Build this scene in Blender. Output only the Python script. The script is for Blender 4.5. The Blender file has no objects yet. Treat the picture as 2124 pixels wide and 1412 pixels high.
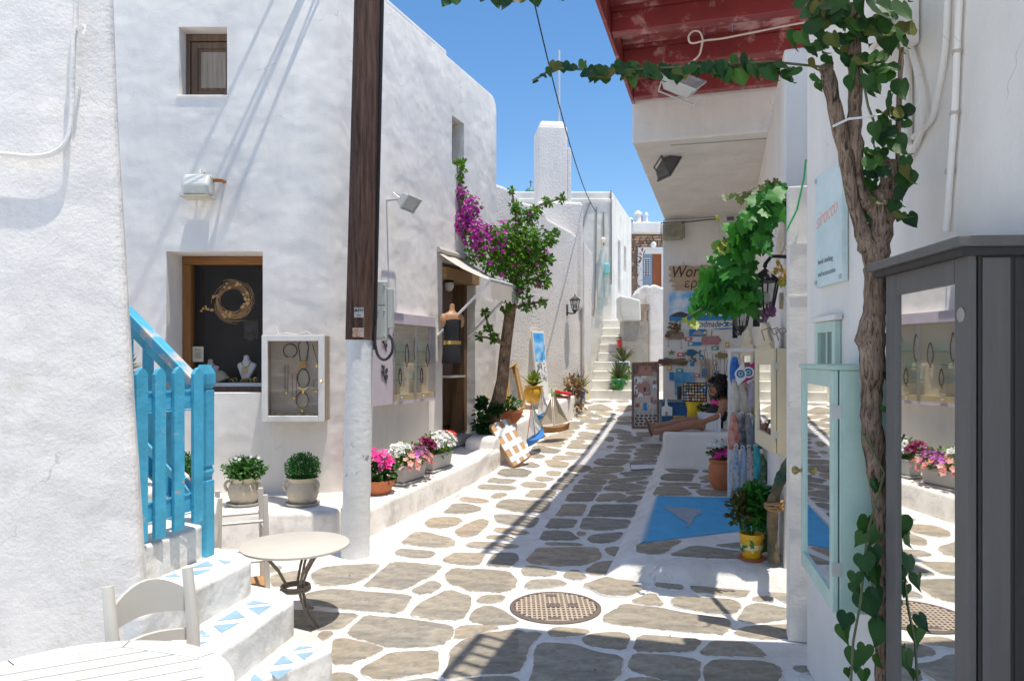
import bpy, bmesh, math, random
from mathutils import Vector, Matrix, noise as mnoise
random.seed(7)
PI = math.pi
RAD = math.radians
scene = bpy.context.scene
COL = scene.collection

# ------------------------------------------------------------------ camera
EYE, F, CX, HY = 1.63, 1500.0, 1062.0, 745.0
cam_d = bpy.data.cameras.new('camera')
cam = bpy.data.objects.new('camera', cam_d)
COL.objects.link(cam)
cam.location = (0, 0, EYE)
cam.rotation_euler = (PI / 2, 0, 0)
cam_d.sensor_width = 36
cam_d.lens = 36 * F / 2124.0
cam_d.shift_y = (HY - 706.0) / 2124.0
cam_d.clip_start = 0.05
cam_d.clip_end = 2000
scene.camera = cam

# ------------------------------------------------------------------ sky, sun
SUN = Vector((0.17, -0.12, 1.0)).normalized()
elev = math.asin(SUN.z)
world = bpy.data.worlds.new('World')
scene.world = world
world.use_nodes = True
wn = world.node_tree
sky = wn.nodes.new('ShaderNodeTexSky')
sky.sky_type = 'NISHITA'
sky.sun_disc = False
sky.sun_elevation = elev
sky.sun_rotation = math.atan2(SUN.x, SUN.y)
sky.altitude = 50
sky.air_density = 1.1
sky.dust_density = 0.4
sky.ozone_density = 3.0
hsv = wn.nodes.new('ShaderNodeHueSaturation')
hsv.inputs['Saturation'].default_value = 1.22
wn.links.new(sky.outputs[0], hsv.inputs['Color'])
wn.links.new(hsv.outputs[0], wn.nodes['Background'].inputs[0])
wn.nodes['Background'].inputs[1].default_value = 0.12
sd = bpy.data.lights.new('sun', 'SUN')
sd.energy = 3.3
sd.angle = RAD(0.53)
sd.color = (1.0, 0.94, 0.84)
so = bpy.data.objects.new('sun', sd)
COL.objects.link(so)
so.rotation_euler = SUN.to_track_quat('Z', 'Y').to_euler()
so.location = (3, -6, 20)
scene.view_settings.view_transform = 'Standard'
scene.view_settings.look = 'None'
scene.view_settings.exposure = 0.6
scene.view_settings.gamma = 1.0
scene.render.engine = 'CYCLES'
scene.cycles.max_bounces = 8
scene.cycles.diffuse_bounces = 6
scene.cycles.transparent_max_bounces = 12
scene.cycles.use_denoising = True

# ------------------------------------------------------------------ picture geometry helpers
def P(px, py, Y):
    return Vector(((px - CX) / F * Y, Y, EYE - (py - HY) / F * Y))

GP = [(-50, 0), (5, 0), (6.5, .03), (8, .12), (9.4, .23), (10.5, .37), (11.5, .55), (12.5, .77), (13.3, .93), (14, 1.0), (400, 1.0)]
def _g(Y):
    for (a, za), (b, zb) in zip(GP, GP[1:]):
        if Y <= b:
            return za + (zb - za) * (Y - a) / (b - a)
    return GP[-1][1]
def G(Y):
    return sum(_g(Y + d) for d in (-.5, -.25, 0, .25, .5)) / 5.0
def gnd(px, py, add=0.0):
    lo, hi = 1.0, 30.0
    for _ in range(40):
        m = (lo + hi) / 2
        if P(px, py, m).z > G(m) + add:
            lo = m
        else:
            hi = m
    return P(px, py, lo)
class Wall:
    """vertical plane through p with direction d (x,y); local x along d, local -y out of the wall"""
    def __init__(s, p, d):
        s.p = Vector((p[0], p[1], 0)); s.d = Vector((d[0], d[1], 0)).normalized()
        s.rz = math.atan2(s.d.y, s.d.x)
        s.n = Vector((math.sin(s.rz), -math.cos(s.rz), 0))
    def hit(s, px, py, out=0.0):
        r = Vector(((px - CX) / F, 1, -(py - HY) / F))
        q = s.p + s.n * out
        t = (q.dot(s.n)) / r.dot(s.n)
        return Vector((0, 0, EYE)) + r * t
    def loc(s, w):
        v = w - s.p
        return Vector((v.dot(s.d), -v.dot(s.n), w.z))
    def world(s, x, z, out=0.0):
        q = s.p + s.d * x + s.n * out
        return Vector((q.x, q.y, z))

# ------------------------------------------------------------------ materials
MATS = {}
def mat(name, col, rough=.6, var=.0, vscale=8, bump=0., bscale=60, metal=0., spec=.5, rand=0., emis=None, col2=None, c2scale=4, c2pos=.55, c2w=.08, coat=0, sub=0, trans=0):
    if name in MATS:
        return MATS[name]
    m = bpy.data.materials.new(name)
    m.use_nodes = True
    nt = m.node_tree
    b = nt.nodes['Principled BSDF']
    b.inputs['Base Color'].default_value = (*col, 1)
    b.inputs['Roughness'].default_value = rough
    b.inputs['Metallic'].default_value = metal
    b.inputs['Specular IOR Level'].default_value = spec
    if coat: b.inputs['Coat Weight'].default_value = coat
    if trans: b.inputs['Transmission Weight'].default_value = trans
    tc = nt.nodes.new('ShaderNodeTexCoord')
    src = None
    def rgb(c):
        n = nt.nodes.new('ShaderNodeRGB'); n.outputs[0].default_value = (*c, 1); return n.outputs[0]
    cur = rgb(col)
    used = False
    if col2:
        nz = nt.nodes.new('ShaderNodeTexNoise'); nz.inputs['Scale'].default_value = c2scale; nz.inputs['Detail'].default_value = 6; nz.inputs['Roughness'].default_value = .65
        nt.links.new(tc.outputs['Object'], nz.inputs['Vector'])
        mr = nt.nodes.new('ShaderNodeMapRange'); mr.inputs[1].default_value = c2pos - c2w; mr.inputs[2].default_value = c2pos + c2w
        nt.links.new(nz.outputs[0], mr.inputs[0])
        mx = nt.nodes.new('ShaderNodeMixRGB'); nt.links.new(mr.outputs[0], mx.inputs[0]); nt.links.new(cur, mx.inputs[1]); mx.inputs[2].default_value = (*col2, 1)
        cur = mx.outputs[0]; used = True
    if var or rand:
        hs = nt.nodes.new('ShaderNodeHueSaturation'); nt.links.new(cur, hs.inputs['Color'])
        add = None
        if var:
            nz = nt.nodes.new('ShaderNodeTexNoise'); nz.inputs['Scale'].default_value = vscale; nz.inputs['Detail'].default_value = 8; nz.inputs['Roughness'].default_value = .6
            nt.links.new(tc.outputs['Object'], nz.inputs['Vector'])
            mr = nt.nodes.new('ShaderNodeMapRange'); mr.inputs[1].default_value = .25; mr.inputs[2].default_value = .75; mr.inputs[3].default_value = 1 - var; mr.inputs[4].default_value = 1 + var
            nt.links.new(nz.outputs[0], mr.inputs[0]); add = mr.outputs[0]
        if rand:
            oi = nt.nodes.new('ShaderNodeObjectInfo')
            mr2 = nt.nodes.new('ShaderNodeMapRange'); mr2.inputs[3].default_value = 1 - rand; mr2.inputs[4].default_value = 1 + rand
            nt.links.new(oi.outputs['Random'], mr2.inputs[0])
            if add:
                mm = nt.nodes.new('ShaderNodeMath'); mm.operation = 'MULTIPLY'; nt.links.new(add, mm.inputs[0]); nt.links.new(mr2.outputs[0], mm.inputs[1]); add = mm.outputs[0]
            else:
                add = mr2.outputs[0]
        nt.links.new(add, hs.inputs['Value'])
        cur = hs.outputs[0]; used = True
    if used:
        nt.links.new(cur, b.inputs['Base Color'])
    if bump:
        nz = nt.nodes.new('ShaderNodeTexNoise'); nz.inputs['Scale'].default_value = bscale; nz.inputs['Detail'].default_value = 5
        nt.links.new(tc.outputs['Object'], nz.inputs['Vector'])
        bp = nt.nodes.new('ShaderNodeBump'); bp.inputs['Strength'].default_value = bump; bp.inputs['Distance'].default_value = .01
        nt.links.new(nz.outputs[0], bp.inputs['Height']); nt.links.new(bp.outputs[0], b.inputs['Normal'])
    if sub:
        b.inputs['Subsurface Weight'].default_value = sub
    if emis:
        b.inputs['Emission Color'].default_value = (*emis[:3], 1); b.inputs['Emission Strength'].default_value = emis[3]
    MATS[name] = m
    return m

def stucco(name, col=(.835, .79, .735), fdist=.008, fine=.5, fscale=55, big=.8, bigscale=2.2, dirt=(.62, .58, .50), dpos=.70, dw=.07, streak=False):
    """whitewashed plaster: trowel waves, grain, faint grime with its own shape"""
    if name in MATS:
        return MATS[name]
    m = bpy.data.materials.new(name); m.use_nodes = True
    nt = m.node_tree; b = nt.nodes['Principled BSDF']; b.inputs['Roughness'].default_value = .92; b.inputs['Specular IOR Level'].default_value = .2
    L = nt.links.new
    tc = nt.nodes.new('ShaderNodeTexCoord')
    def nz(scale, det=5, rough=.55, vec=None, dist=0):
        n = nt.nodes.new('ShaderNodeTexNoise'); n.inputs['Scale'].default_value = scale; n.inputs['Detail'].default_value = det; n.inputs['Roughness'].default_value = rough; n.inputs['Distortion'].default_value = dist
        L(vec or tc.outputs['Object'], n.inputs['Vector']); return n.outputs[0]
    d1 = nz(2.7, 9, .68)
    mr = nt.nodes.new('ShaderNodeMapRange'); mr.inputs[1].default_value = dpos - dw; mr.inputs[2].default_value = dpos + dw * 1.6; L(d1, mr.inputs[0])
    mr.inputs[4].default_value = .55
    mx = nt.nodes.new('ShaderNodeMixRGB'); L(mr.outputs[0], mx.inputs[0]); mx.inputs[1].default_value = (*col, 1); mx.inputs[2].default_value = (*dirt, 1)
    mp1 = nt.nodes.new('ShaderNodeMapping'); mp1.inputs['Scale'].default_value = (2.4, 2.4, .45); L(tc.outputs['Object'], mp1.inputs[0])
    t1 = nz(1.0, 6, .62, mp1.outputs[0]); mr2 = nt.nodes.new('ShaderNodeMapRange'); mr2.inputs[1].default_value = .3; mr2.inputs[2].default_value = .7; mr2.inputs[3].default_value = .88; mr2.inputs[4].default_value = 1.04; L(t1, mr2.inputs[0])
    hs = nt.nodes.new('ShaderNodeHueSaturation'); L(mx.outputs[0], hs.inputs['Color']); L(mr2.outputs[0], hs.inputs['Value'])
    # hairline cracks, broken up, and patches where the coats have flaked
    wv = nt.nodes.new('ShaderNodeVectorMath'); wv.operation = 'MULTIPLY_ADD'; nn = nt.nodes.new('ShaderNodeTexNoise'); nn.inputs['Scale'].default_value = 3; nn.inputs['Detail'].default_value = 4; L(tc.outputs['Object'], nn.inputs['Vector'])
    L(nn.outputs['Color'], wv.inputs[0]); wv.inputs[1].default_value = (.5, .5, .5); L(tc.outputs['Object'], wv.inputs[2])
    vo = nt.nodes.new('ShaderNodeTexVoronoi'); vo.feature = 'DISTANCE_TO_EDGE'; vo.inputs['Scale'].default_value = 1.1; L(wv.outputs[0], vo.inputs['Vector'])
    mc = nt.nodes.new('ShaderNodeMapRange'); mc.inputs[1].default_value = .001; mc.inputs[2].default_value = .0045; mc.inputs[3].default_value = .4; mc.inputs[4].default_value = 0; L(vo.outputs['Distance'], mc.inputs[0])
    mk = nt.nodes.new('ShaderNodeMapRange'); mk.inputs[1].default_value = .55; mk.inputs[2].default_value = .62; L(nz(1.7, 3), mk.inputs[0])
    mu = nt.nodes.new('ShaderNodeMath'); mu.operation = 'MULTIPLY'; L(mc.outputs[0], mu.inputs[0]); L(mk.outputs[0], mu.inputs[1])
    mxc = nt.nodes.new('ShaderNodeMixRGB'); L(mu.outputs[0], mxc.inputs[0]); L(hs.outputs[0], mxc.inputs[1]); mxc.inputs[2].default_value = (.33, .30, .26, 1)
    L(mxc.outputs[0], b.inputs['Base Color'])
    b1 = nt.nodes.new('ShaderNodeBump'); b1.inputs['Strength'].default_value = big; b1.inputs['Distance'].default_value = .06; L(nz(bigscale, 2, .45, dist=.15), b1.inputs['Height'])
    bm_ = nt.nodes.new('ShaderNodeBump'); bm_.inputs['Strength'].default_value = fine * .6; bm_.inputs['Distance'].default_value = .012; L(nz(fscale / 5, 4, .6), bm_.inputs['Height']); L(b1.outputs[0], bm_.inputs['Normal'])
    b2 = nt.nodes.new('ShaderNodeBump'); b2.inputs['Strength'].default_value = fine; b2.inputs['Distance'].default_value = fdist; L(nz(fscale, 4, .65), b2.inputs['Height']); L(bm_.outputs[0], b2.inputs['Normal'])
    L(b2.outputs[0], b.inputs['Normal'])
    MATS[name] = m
    return m

def wood(name, c1, c2, rough=.6, scale=(3, 40, 40), axis='Z', bump=.3, rand=0):
    """grain stretched along one local axis"""
    if name in MATS:
        return MATS[name]
    m = bpy.data.materials.new(name); m.use_nodes = True
    nt = m.node_tree; b = nt.nodes['Principled BSDF']; b.inputs['Roughness'].default_value = rough; b.inputs['Specular IOR Level'].default_value = .3
    tc = nt.nodes.new('ShaderNodeTexCoord'); mp = nt.nodes.new('ShaderNodeMapping')
    s = {'X': (2, 30, 30), 'Y': (30, 2, 30), 'Z': (30, 30, 2)}[axis]
    k = scale[0] / 3.0
    mp.inputs['Scale'].default_value = tuple(v * k for v in s)
    nt.links.new(tc.outputs['Object'], mp.inputs[0])
    nz = nt.nodes.new('ShaderNodeTexNoise'); nz.inputs['Scale'].default_value = 1.0; nz.inputs['Detail'].default_value = 8; nz.inputs['Roughness'].default_value = .7
    nt.links.new(mp.outputs[0], nz.inputs['Vector'])
    cr = nt.nodes.new('ShaderNodeValToRGB'); cr.color_ramp.elements[0].position = .32; cr.color_ramp.elements[0].color = (*c1, 1); cr.color_ramp.elements[1].position = .66; cr.color_ramp.elements[1].color = (*c2, 1)
    nt.links.new(nz.outputs[0], cr.inputs[0])
    out = cr.outputs[0]
    if rand:
        oi = nt.nodes.new('ShaderNodeObjectInfo'); mr2 = nt.nodes.new('ShaderNodeMapRange'); mr2.inputs[3].default_value = 1 - rand; mr2.inputs[4].default_value = 1 + rand
        nt.links.new(oi.outputs['Random'], mr2.inputs[0]); hs = nt.nodes.new('ShaderNodeHueSaturation'); nt.links.new(out, hs.inputs['Color']); nt.links.new(mr2.outputs[0], hs.inputs['Value']); out = hs.outputs[0]
    nt.links.new(out, b.inputs['Base Color'])
    bp = nt.nodes.new('ShaderNodeBump'); bp.inputs['Strength'].default_value = bump; bp.inputs['Distance'].default_value = .006
    nt.links.new(nz.outputs[0], bp.inputs['Height']); nt.links.new(bp.outputs[0], b.inputs['Normal'])
    MATS[name] = m
    return m

def glass_mat(name, tint=(1, 1, 1), refl=.04):
    """thin pane: mostly see-through with a glossy reflection"""
    if name in MATS:
        return MATS[name]
    m = bpy.data.materials.new(name); m.use_nodes = True
    nt = m.node_tree; nt.nodes.remove(nt.nodes['Principled BSDF'])
    t = nt.nodes.new('ShaderNodeBsdfTransparent'); t.inputs[0].default_value = (*tint, 1)
    g = nt.nodes.new('ShaderNodeBsdfGlossy'); g.inputs['Roughness'].default_value = .02
    lw = nt.nodes.new('ShaderNodeLayerWeight'); lw.inputs[0].default_value = .5
    pw = nt.nodes.new('ShaderNodeMath'); pw.operation = 'POWER'; pw.inputs[1].default_value = 4; nt.links.new(lw.outputs['Facing'], pw.inputs[0])
    ma = nt.nodes.new('ShaderNodeMath'); ma.operation = 'MULTIPLY_ADD'; ma.inputs[1].default_value = .5; ma.inputs[2].default_value = refl; nt.links.new(pw.outputs[0], ma.inputs[0])
    mx = nt.nodes.new('ShaderNodeMixShader'); nt.links.new(ma.outputs[0], mx.inputs[0]); nt.links.new(t.outputs[0], mx.inputs[1]); nt.links.new(g.outputs[0], mx.inputs[2])
    nt.links.new(mx.outputs[0], nt.nodes['Material Output'].inputs[0])
    MATS[name] = m
    return m

def leaf_mat(name, c1, c2, rough=.45, trans=.25):
    if name in MATS:
        return MATS[name]
    m = bpy.data.materials.new(name); m.use_nodes = True
    nt = m.node_tree; b = nt.nodes['Principled BSDF']; b.inputs['Roughness'].default_value = rough; b.inputs['Specular IOR Level'].default_value = .4
    ge = nt.nodes.new('ShaderNodeNewGeometry'); oi = nt.nodes.new('ShaderNodeObjectInfo')
    ad = nt.nodes.new('ShaderNodeMath'); ad.operation = 'ADD'; nt.links.new(ge.outputs['Random Per Island'], ad.inputs[0]); nt.links.new(oi.outputs['Random'], ad.inputs[1])
    fr = nt.nodes.new('ShaderNodeMath'); fr.operation = 'FRACT'; nt.links.new(ad.outputs[0], fr.inputs[0])
    mx = nt.nodes.new('ShaderNodeMixRGB'); mx.inputs[1].default_value = (*c1, 1); mx.inputs[2].default_value = (*c2, 1); nt.links.new(fr.outputs[0], mx.inputs[0])
    tc = nt.nodes.new('ShaderNodeTexCoord'); nz = nt.nodes.new('ShaderNodeTexNoise'); nz.inputs['Scale'].default_value = 25; nt.links.new(tc.outputs['Object'], nz.inputs['Vector'])
    mr = nt.nodes.new('ShaderNodeMapRange'); mr.inputs[3].default_value = .7; mr.inputs[4].default_value = 1.3; nt.links.new(nz.outputs[0], mr.inputs[0])
    hs = nt.nodes.new('ShaderNodeHueSaturation'); nt.links.new(mx.outputs[0], hs.inputs['Color']); nt.links.new(mr.outputs[0], hs.inputs['Value'])
    nt.links.new(hs.outputs[0], b.inputs['Base Color'])
    tr = nt.nodes.new('ShaderNodeBsdfTranslucent'); nt.links.new(hs.outputs[0], tr.inputs[0])
    ms = nt.nodes.new('ShaderNodeMixShader'); ms.inputs[0].default_value = trans
    nt.links.new(b.outputs[0], ms.inputs[1]); nt.links.new(tr.outputs[0], ms.inputs[2]); nt.links.new(ms.outputs[0], nt.nodes['Material Output'].inputs[0])
    MATS[name] = m
    return m

# ------------------------------------------------------------------ mesh helpers
class MB:
    def __init__(s):
        s.v = []; s.f = []; s.fm = []
        s.cur = 0
    def add(s, vs, fs, M=None):
        o = len(s.v)
        s.v += [tuple(M @ Vector(p)) if M else tuple(p) for p in vs]
        s.f += [[i + o for i in f] for f in fs]
        s.fm += [s.cur] * len(fs)
        return s
    def box(s, x0, x1, y0, y1, z0, z1, M=None):
        return s.add([(x0, y0, z0), (x1, y0, z0), (x1, y1, z0), (x0, y1, z0), (x0, y0, z1), (x1, y0, z1), (x1, y1, z1), (x0, y1, z1)],
                     [(3, 2, 1, 0), (4, 5, 6, 7), (0, 1, 5, 4), (1, 2, 6, 5), (2, 3, 7, 6), (3, 0, 4, 7)], M)
    def prism(s, poly, z0, z1, M=None):
        """poly: (x,y) list counter-clockwise, extruded in z"""
        n = len(poly)
        a = sum(poly[i][0] * poly[(i + 1) % n][1] - poly[(i + 1) % n][0] * poly[i][1] for i in range(n))
        if a < 0: poly = poly[::-1]
        z0f = z0 if callable(z0) else (lambda x, y: z0)
        z1f = z1 if callable(z1) else (lambda x, y: z1)
        vs = [(x, y, z0f(x, y)) for x, y in poly] + [(x, y, z1f(x, y)) for x, y in poly]
        fs = [list(range(n))[::-1], list(range(n, 2 * n))] + [(i, (i + 1) % n, n + (i + 1) % n, n + i) for i in range(n)]
        return s.add(vs, fs, M)
    def plate(s, poly, y0, y1, M=None):
        """poly: (x,z) outline extruded along y from y0 (front) to y1"""
        R = Matrix(((1, 0, 0, 0), (0, 0, -1, 0), (0, 1, 0, 0), (0, 0, 0, 1)))
        return s.prism(poly, -y1, -y0, (M @ R) if M else R)
    def tube(s, pts, r, n=8, cap=True, M=None):
        pts = [Vector(p) for p in pts]
        rs = r if isinstance(r, (list, tuple)) else [r] * len(pts)
        vs = []; fs = []
        up = None
        for i, p in enumerate(pts):
            t = (pts[min(i + 1, len(pts) - 1)] - pts[max(i - 1, 0)])
            t = t.normalized() if t.length > 1e-9 else Vector((0, 0, 1))
            if up is None:
                up = t.orthogonal().normalized()
            else:
                up = up - t * up.dot(t)
                up = up.normalized() if up.length > 1e-6 else t.orthogonal().normalized()
            w = t.cross(up)
            for k in range(n):
                a = 2 * PI * k / n
                vs.append(p + (up * math.cos(a) + w * math.sin(a)) * rs[i])
        for i in range(len(pts) - 1):
            for k in range(n):
                fs.append((i * n + k, i * n + (k + 1) % n, (i + 1) * n + (k + 1) % n, (i + 1) * n + k))
        if cap:
            fs.append(list(range(n))[::-1]); fs.append([(len(pts) - 1) * n + k for k in range(n)])
        return s.add(vs, fs, M)
    def lathe(s, prof, n=20, c=(0, 0, 0), M=None, cap=True, sx=1, sy=1):
        vs = []; fs = []
        for (r, z) in prof:
            for k in range(n):
                a = 2 * PI * k / n
                vs.append((c[0] + r * math.cos(a) * sx, c[1] + r * math.sin(a) * sy, c[2] + z))
        m = len(prof)
        for i in range(m - 1):
            for k in range(n):
                fs.append((i * n + k, i * n + (k + 1) % n, (i + 1) * n + (k + 1) % n, (i + 1) * n + k))
        if cap:
            fs.append(list(range(n))[::-1]); fs.append([(m - 1) * n + k for k in range(n)])
        return s.add(vs, fs, M)
    def ball(s, c, r, n=10, m=6, sc=(1, 1, 1), M=None):
        prof = [(max(1e-4, math.sin(PI * i / m)) * r, -math.cos(PI * i / m) * r) for i in range(m + 1)]
        T = Matrix.Translation(c) @ Matrix.Diagonal((*sc, 1))
        return s.lathe(prof, n, M=(M @ T) if M else T)
    def torus(s, c, R, r, n=20, k=6, M=None, arc=2 * PI, a0=0, sx=1, sy=1):
        """ring lying in the xz plane"""
        pts = [(c[0] + math.cos(a0 + arc * i / n) * R * sx, c[1], c[2] + math.sin(a0 + arc * i / n) * R * sy) for i in range(n + 1)]
        return s.tube(pts, r, k, True, M)
    def mesh(s, name):
        me = bpy.data.meshes.new(name)
        me.from_pydata(s.v, [], s.f)
        return me
    def build(s, name, m, parent=None, loc=None, smooth=False, bevel=0, seg=2, autosm=True):
        me = s.mesh(name)
        ms = m if isinstance(m, (list, tuple)) else [m]
        for x in ms:
            me.materials.append(x)
        if len(ms) > 1:
            me.polygons.foreach_set('material_index', s.fm)
        if smooth:
            me.polygons.foreach_set('use_smooth', [True] * len(me.polygons))
            if autosm:
                try:
                    me.set_sharp_from_angle(angle=RAD(45))
                except Exception:
                    pass
        o = bpy.data.objects.new(name, me)
        COL.objects.link(o)
        if parent: o.parent = parent
        if loc is not None: o.location = loc
        if bevel:
            b = o.modifiers.new('bevel', 'BEVEL'); b.width = bevel; b.segments = seg; b.limit_method = 'ANGLE'; b.angle_limit = RAD(40)
        return o

def tag(o, label=None, cat=None, group=None, kind=None):
    if label: o['label'] = label
    if cat: o['category'] = cat
    if group: o['group'] = group
    if kind: o['kind'] = kind
    return o
def thing(name, label, cat, loc=(0, 0, 0), rz=0, group=None, scale=None):
    o = bpy.data.objects.new(name, None)
    o.empty_display_size = .1
    COL.objects.link(o)
    o.location = loc
    o.rotation_euler = (0, 0, rz)
    if scale: o.scale = scale if isinstance(scale, (tuple, list)) else (scale,) * 3
    return tag(o, label, cat, group)
def copy_tree(o, parent=None):
    c = o.copy(); COL.objects.link(c); c.parent = parent
    for ch in list(o.children):
        copy_tree(ch, c)
    return c
def realize(o):
    """apply the modifiers of a mesh object"""
    dg = bpy.context.evaluated_depsgraph_get()
    me = bpy.data.meshes.new_from_object(o.evaluated_get(dg))
    o.modifiers.clear()
    o.data = me
    return o
def cut(o, cutters):
    """cut openings (given in the frame of o's parent), then discard the cutters"""
    cs = []
    for c in cutters:
        ob = c.build('cutter', MATS['white_stucco'], o.parent)
        cs.append(ob)
        b = o.modifiers.new('cut', 'BOOLEAN'); b.operation = 'DIFFERENCE'; b.object = ob; b.solver = 'EXACT'
    bpy.context.view_layer.update()
    realize(o)
    for c in cs:
        bpy.data.objects.remove(c)
    return o
def smooth_path(pts, m=5):
    pts = [Vector(p) for p in pts]; out = []
    for i in range(len(pts) - 1):
        p0, p1, p2, p3 = pts[max(0, i - 1)], pts[i], pts[i + 1], pts[min(len(pts) - 1, i + 2)]
        for k in range(m):
            t = k / m
            out.append(.5 * ((2 * p1) + (p2 - p0) * t + (2 * p0 - 5 * p1 + 4 * p2 - p3) * t * t + (3 * p1 - p0 - 3 * p2 + p3) * t ** 3))
    return out + [pts[-1]]
def smooth_poly(poly, it=2, k=.25):
    for _ in range(it):
        q = []
        n = len(poly)
        for i in range(n):
            a, b = Vector(poly[i]), Vector(poly[(i + 1) % n])
            q.append(tuple(a.lerp(b, k))); q.append(tuple(a.lerp(b, 1 - k)))
        poly = q
    return poly
def text_mb(txt, size, depth=.002, shear=0., M=None, align='LEFT', space=1.0, bold=0):
    """lettering in the local xz plane, facing -y"""
    c = bpy.data.curves.new('t', 'FONT')
    c.body = txt; c.size = size; c.extrude = depth / 2; c.shear = shear; c.align_x = align; c.space_character = space; c.offset = bold
    c.resolution_u = 3
    o = bpy.data.objects.new('t', c); COL.objects.link(o)
    bpy.context.view_layer.update()
    me = bpy.data.meshes.new_from_object(o.evaluated_get(bpy.context.evaluated_depsgraph_get()))
    mb = MB()
    R = Matrix.Rotation(PI / 2, 4, 'X')
    mb.add([v.co.copy() for v in me.vertices], [list(p.vertices) for p in me.polygons], (M @ R) if M else R)
    bpy.data.objects.remove(o); bpy.data.meshes.remove(me)
    return mb
# ------------------------------------------------------------------ shared materials
WHITE = stucco('white_stucco')
SMOOTH = stucco('smooth_stucco', fine=.25, big=.6, bigscale=2.6, dpos=.80)
ROUGH = stucco('rough_stucco', fine=.9, fscale=28, fdist=.018, big=.3)
WORN = stucco('worn_whitewash', fine=.35, big=.5, bigscale=4, dpos=.58, dw=.05, dirt=(.40, .37, .32))
CREAM = stucco('cream_stucco', col=(.80, .77, .69), fine=.3, dpos=.62, dirt=(.55, .45, .32))
PAINT = stucco('ground_whitewash', col=(.82, .79, .75), fine=.5, fscale=70, big=.5, bigscale=4, dpos=.56, dw=.08, dirt=(.50, .44, .36))
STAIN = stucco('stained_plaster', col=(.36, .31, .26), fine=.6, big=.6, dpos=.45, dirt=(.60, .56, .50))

# ------------------------------------------------------------------ ground
mb = MB()
xs = [-300, -60, -20, -8] + [-6 + .25 * i for i in range(49)] + [8, 20, 60, 300]
ys = [-200, -40, -10, -4] + [-2 + .25 * i for i in range(81)] + [20, 26, 40, 100, 600]
nx = len(xs)
mb.add([(x, y, G(y) + (.006 * mnoise.noise((x * 1.3, y * 1.3, 0)) if abs(x) < 7 and -3 < y < 18 else 0)) for y in ys for x in xs],
       [(j * nx + i, j * nx + i + 1, (j + 1) * nx + i + 1, (j + 1) * nx + i) for j in range(len(ys) - 1) for i in range(nx - 1)])
street = tag(mb.build('street', PAINT, smooth=True, autosm=False), kind='structure')

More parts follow.
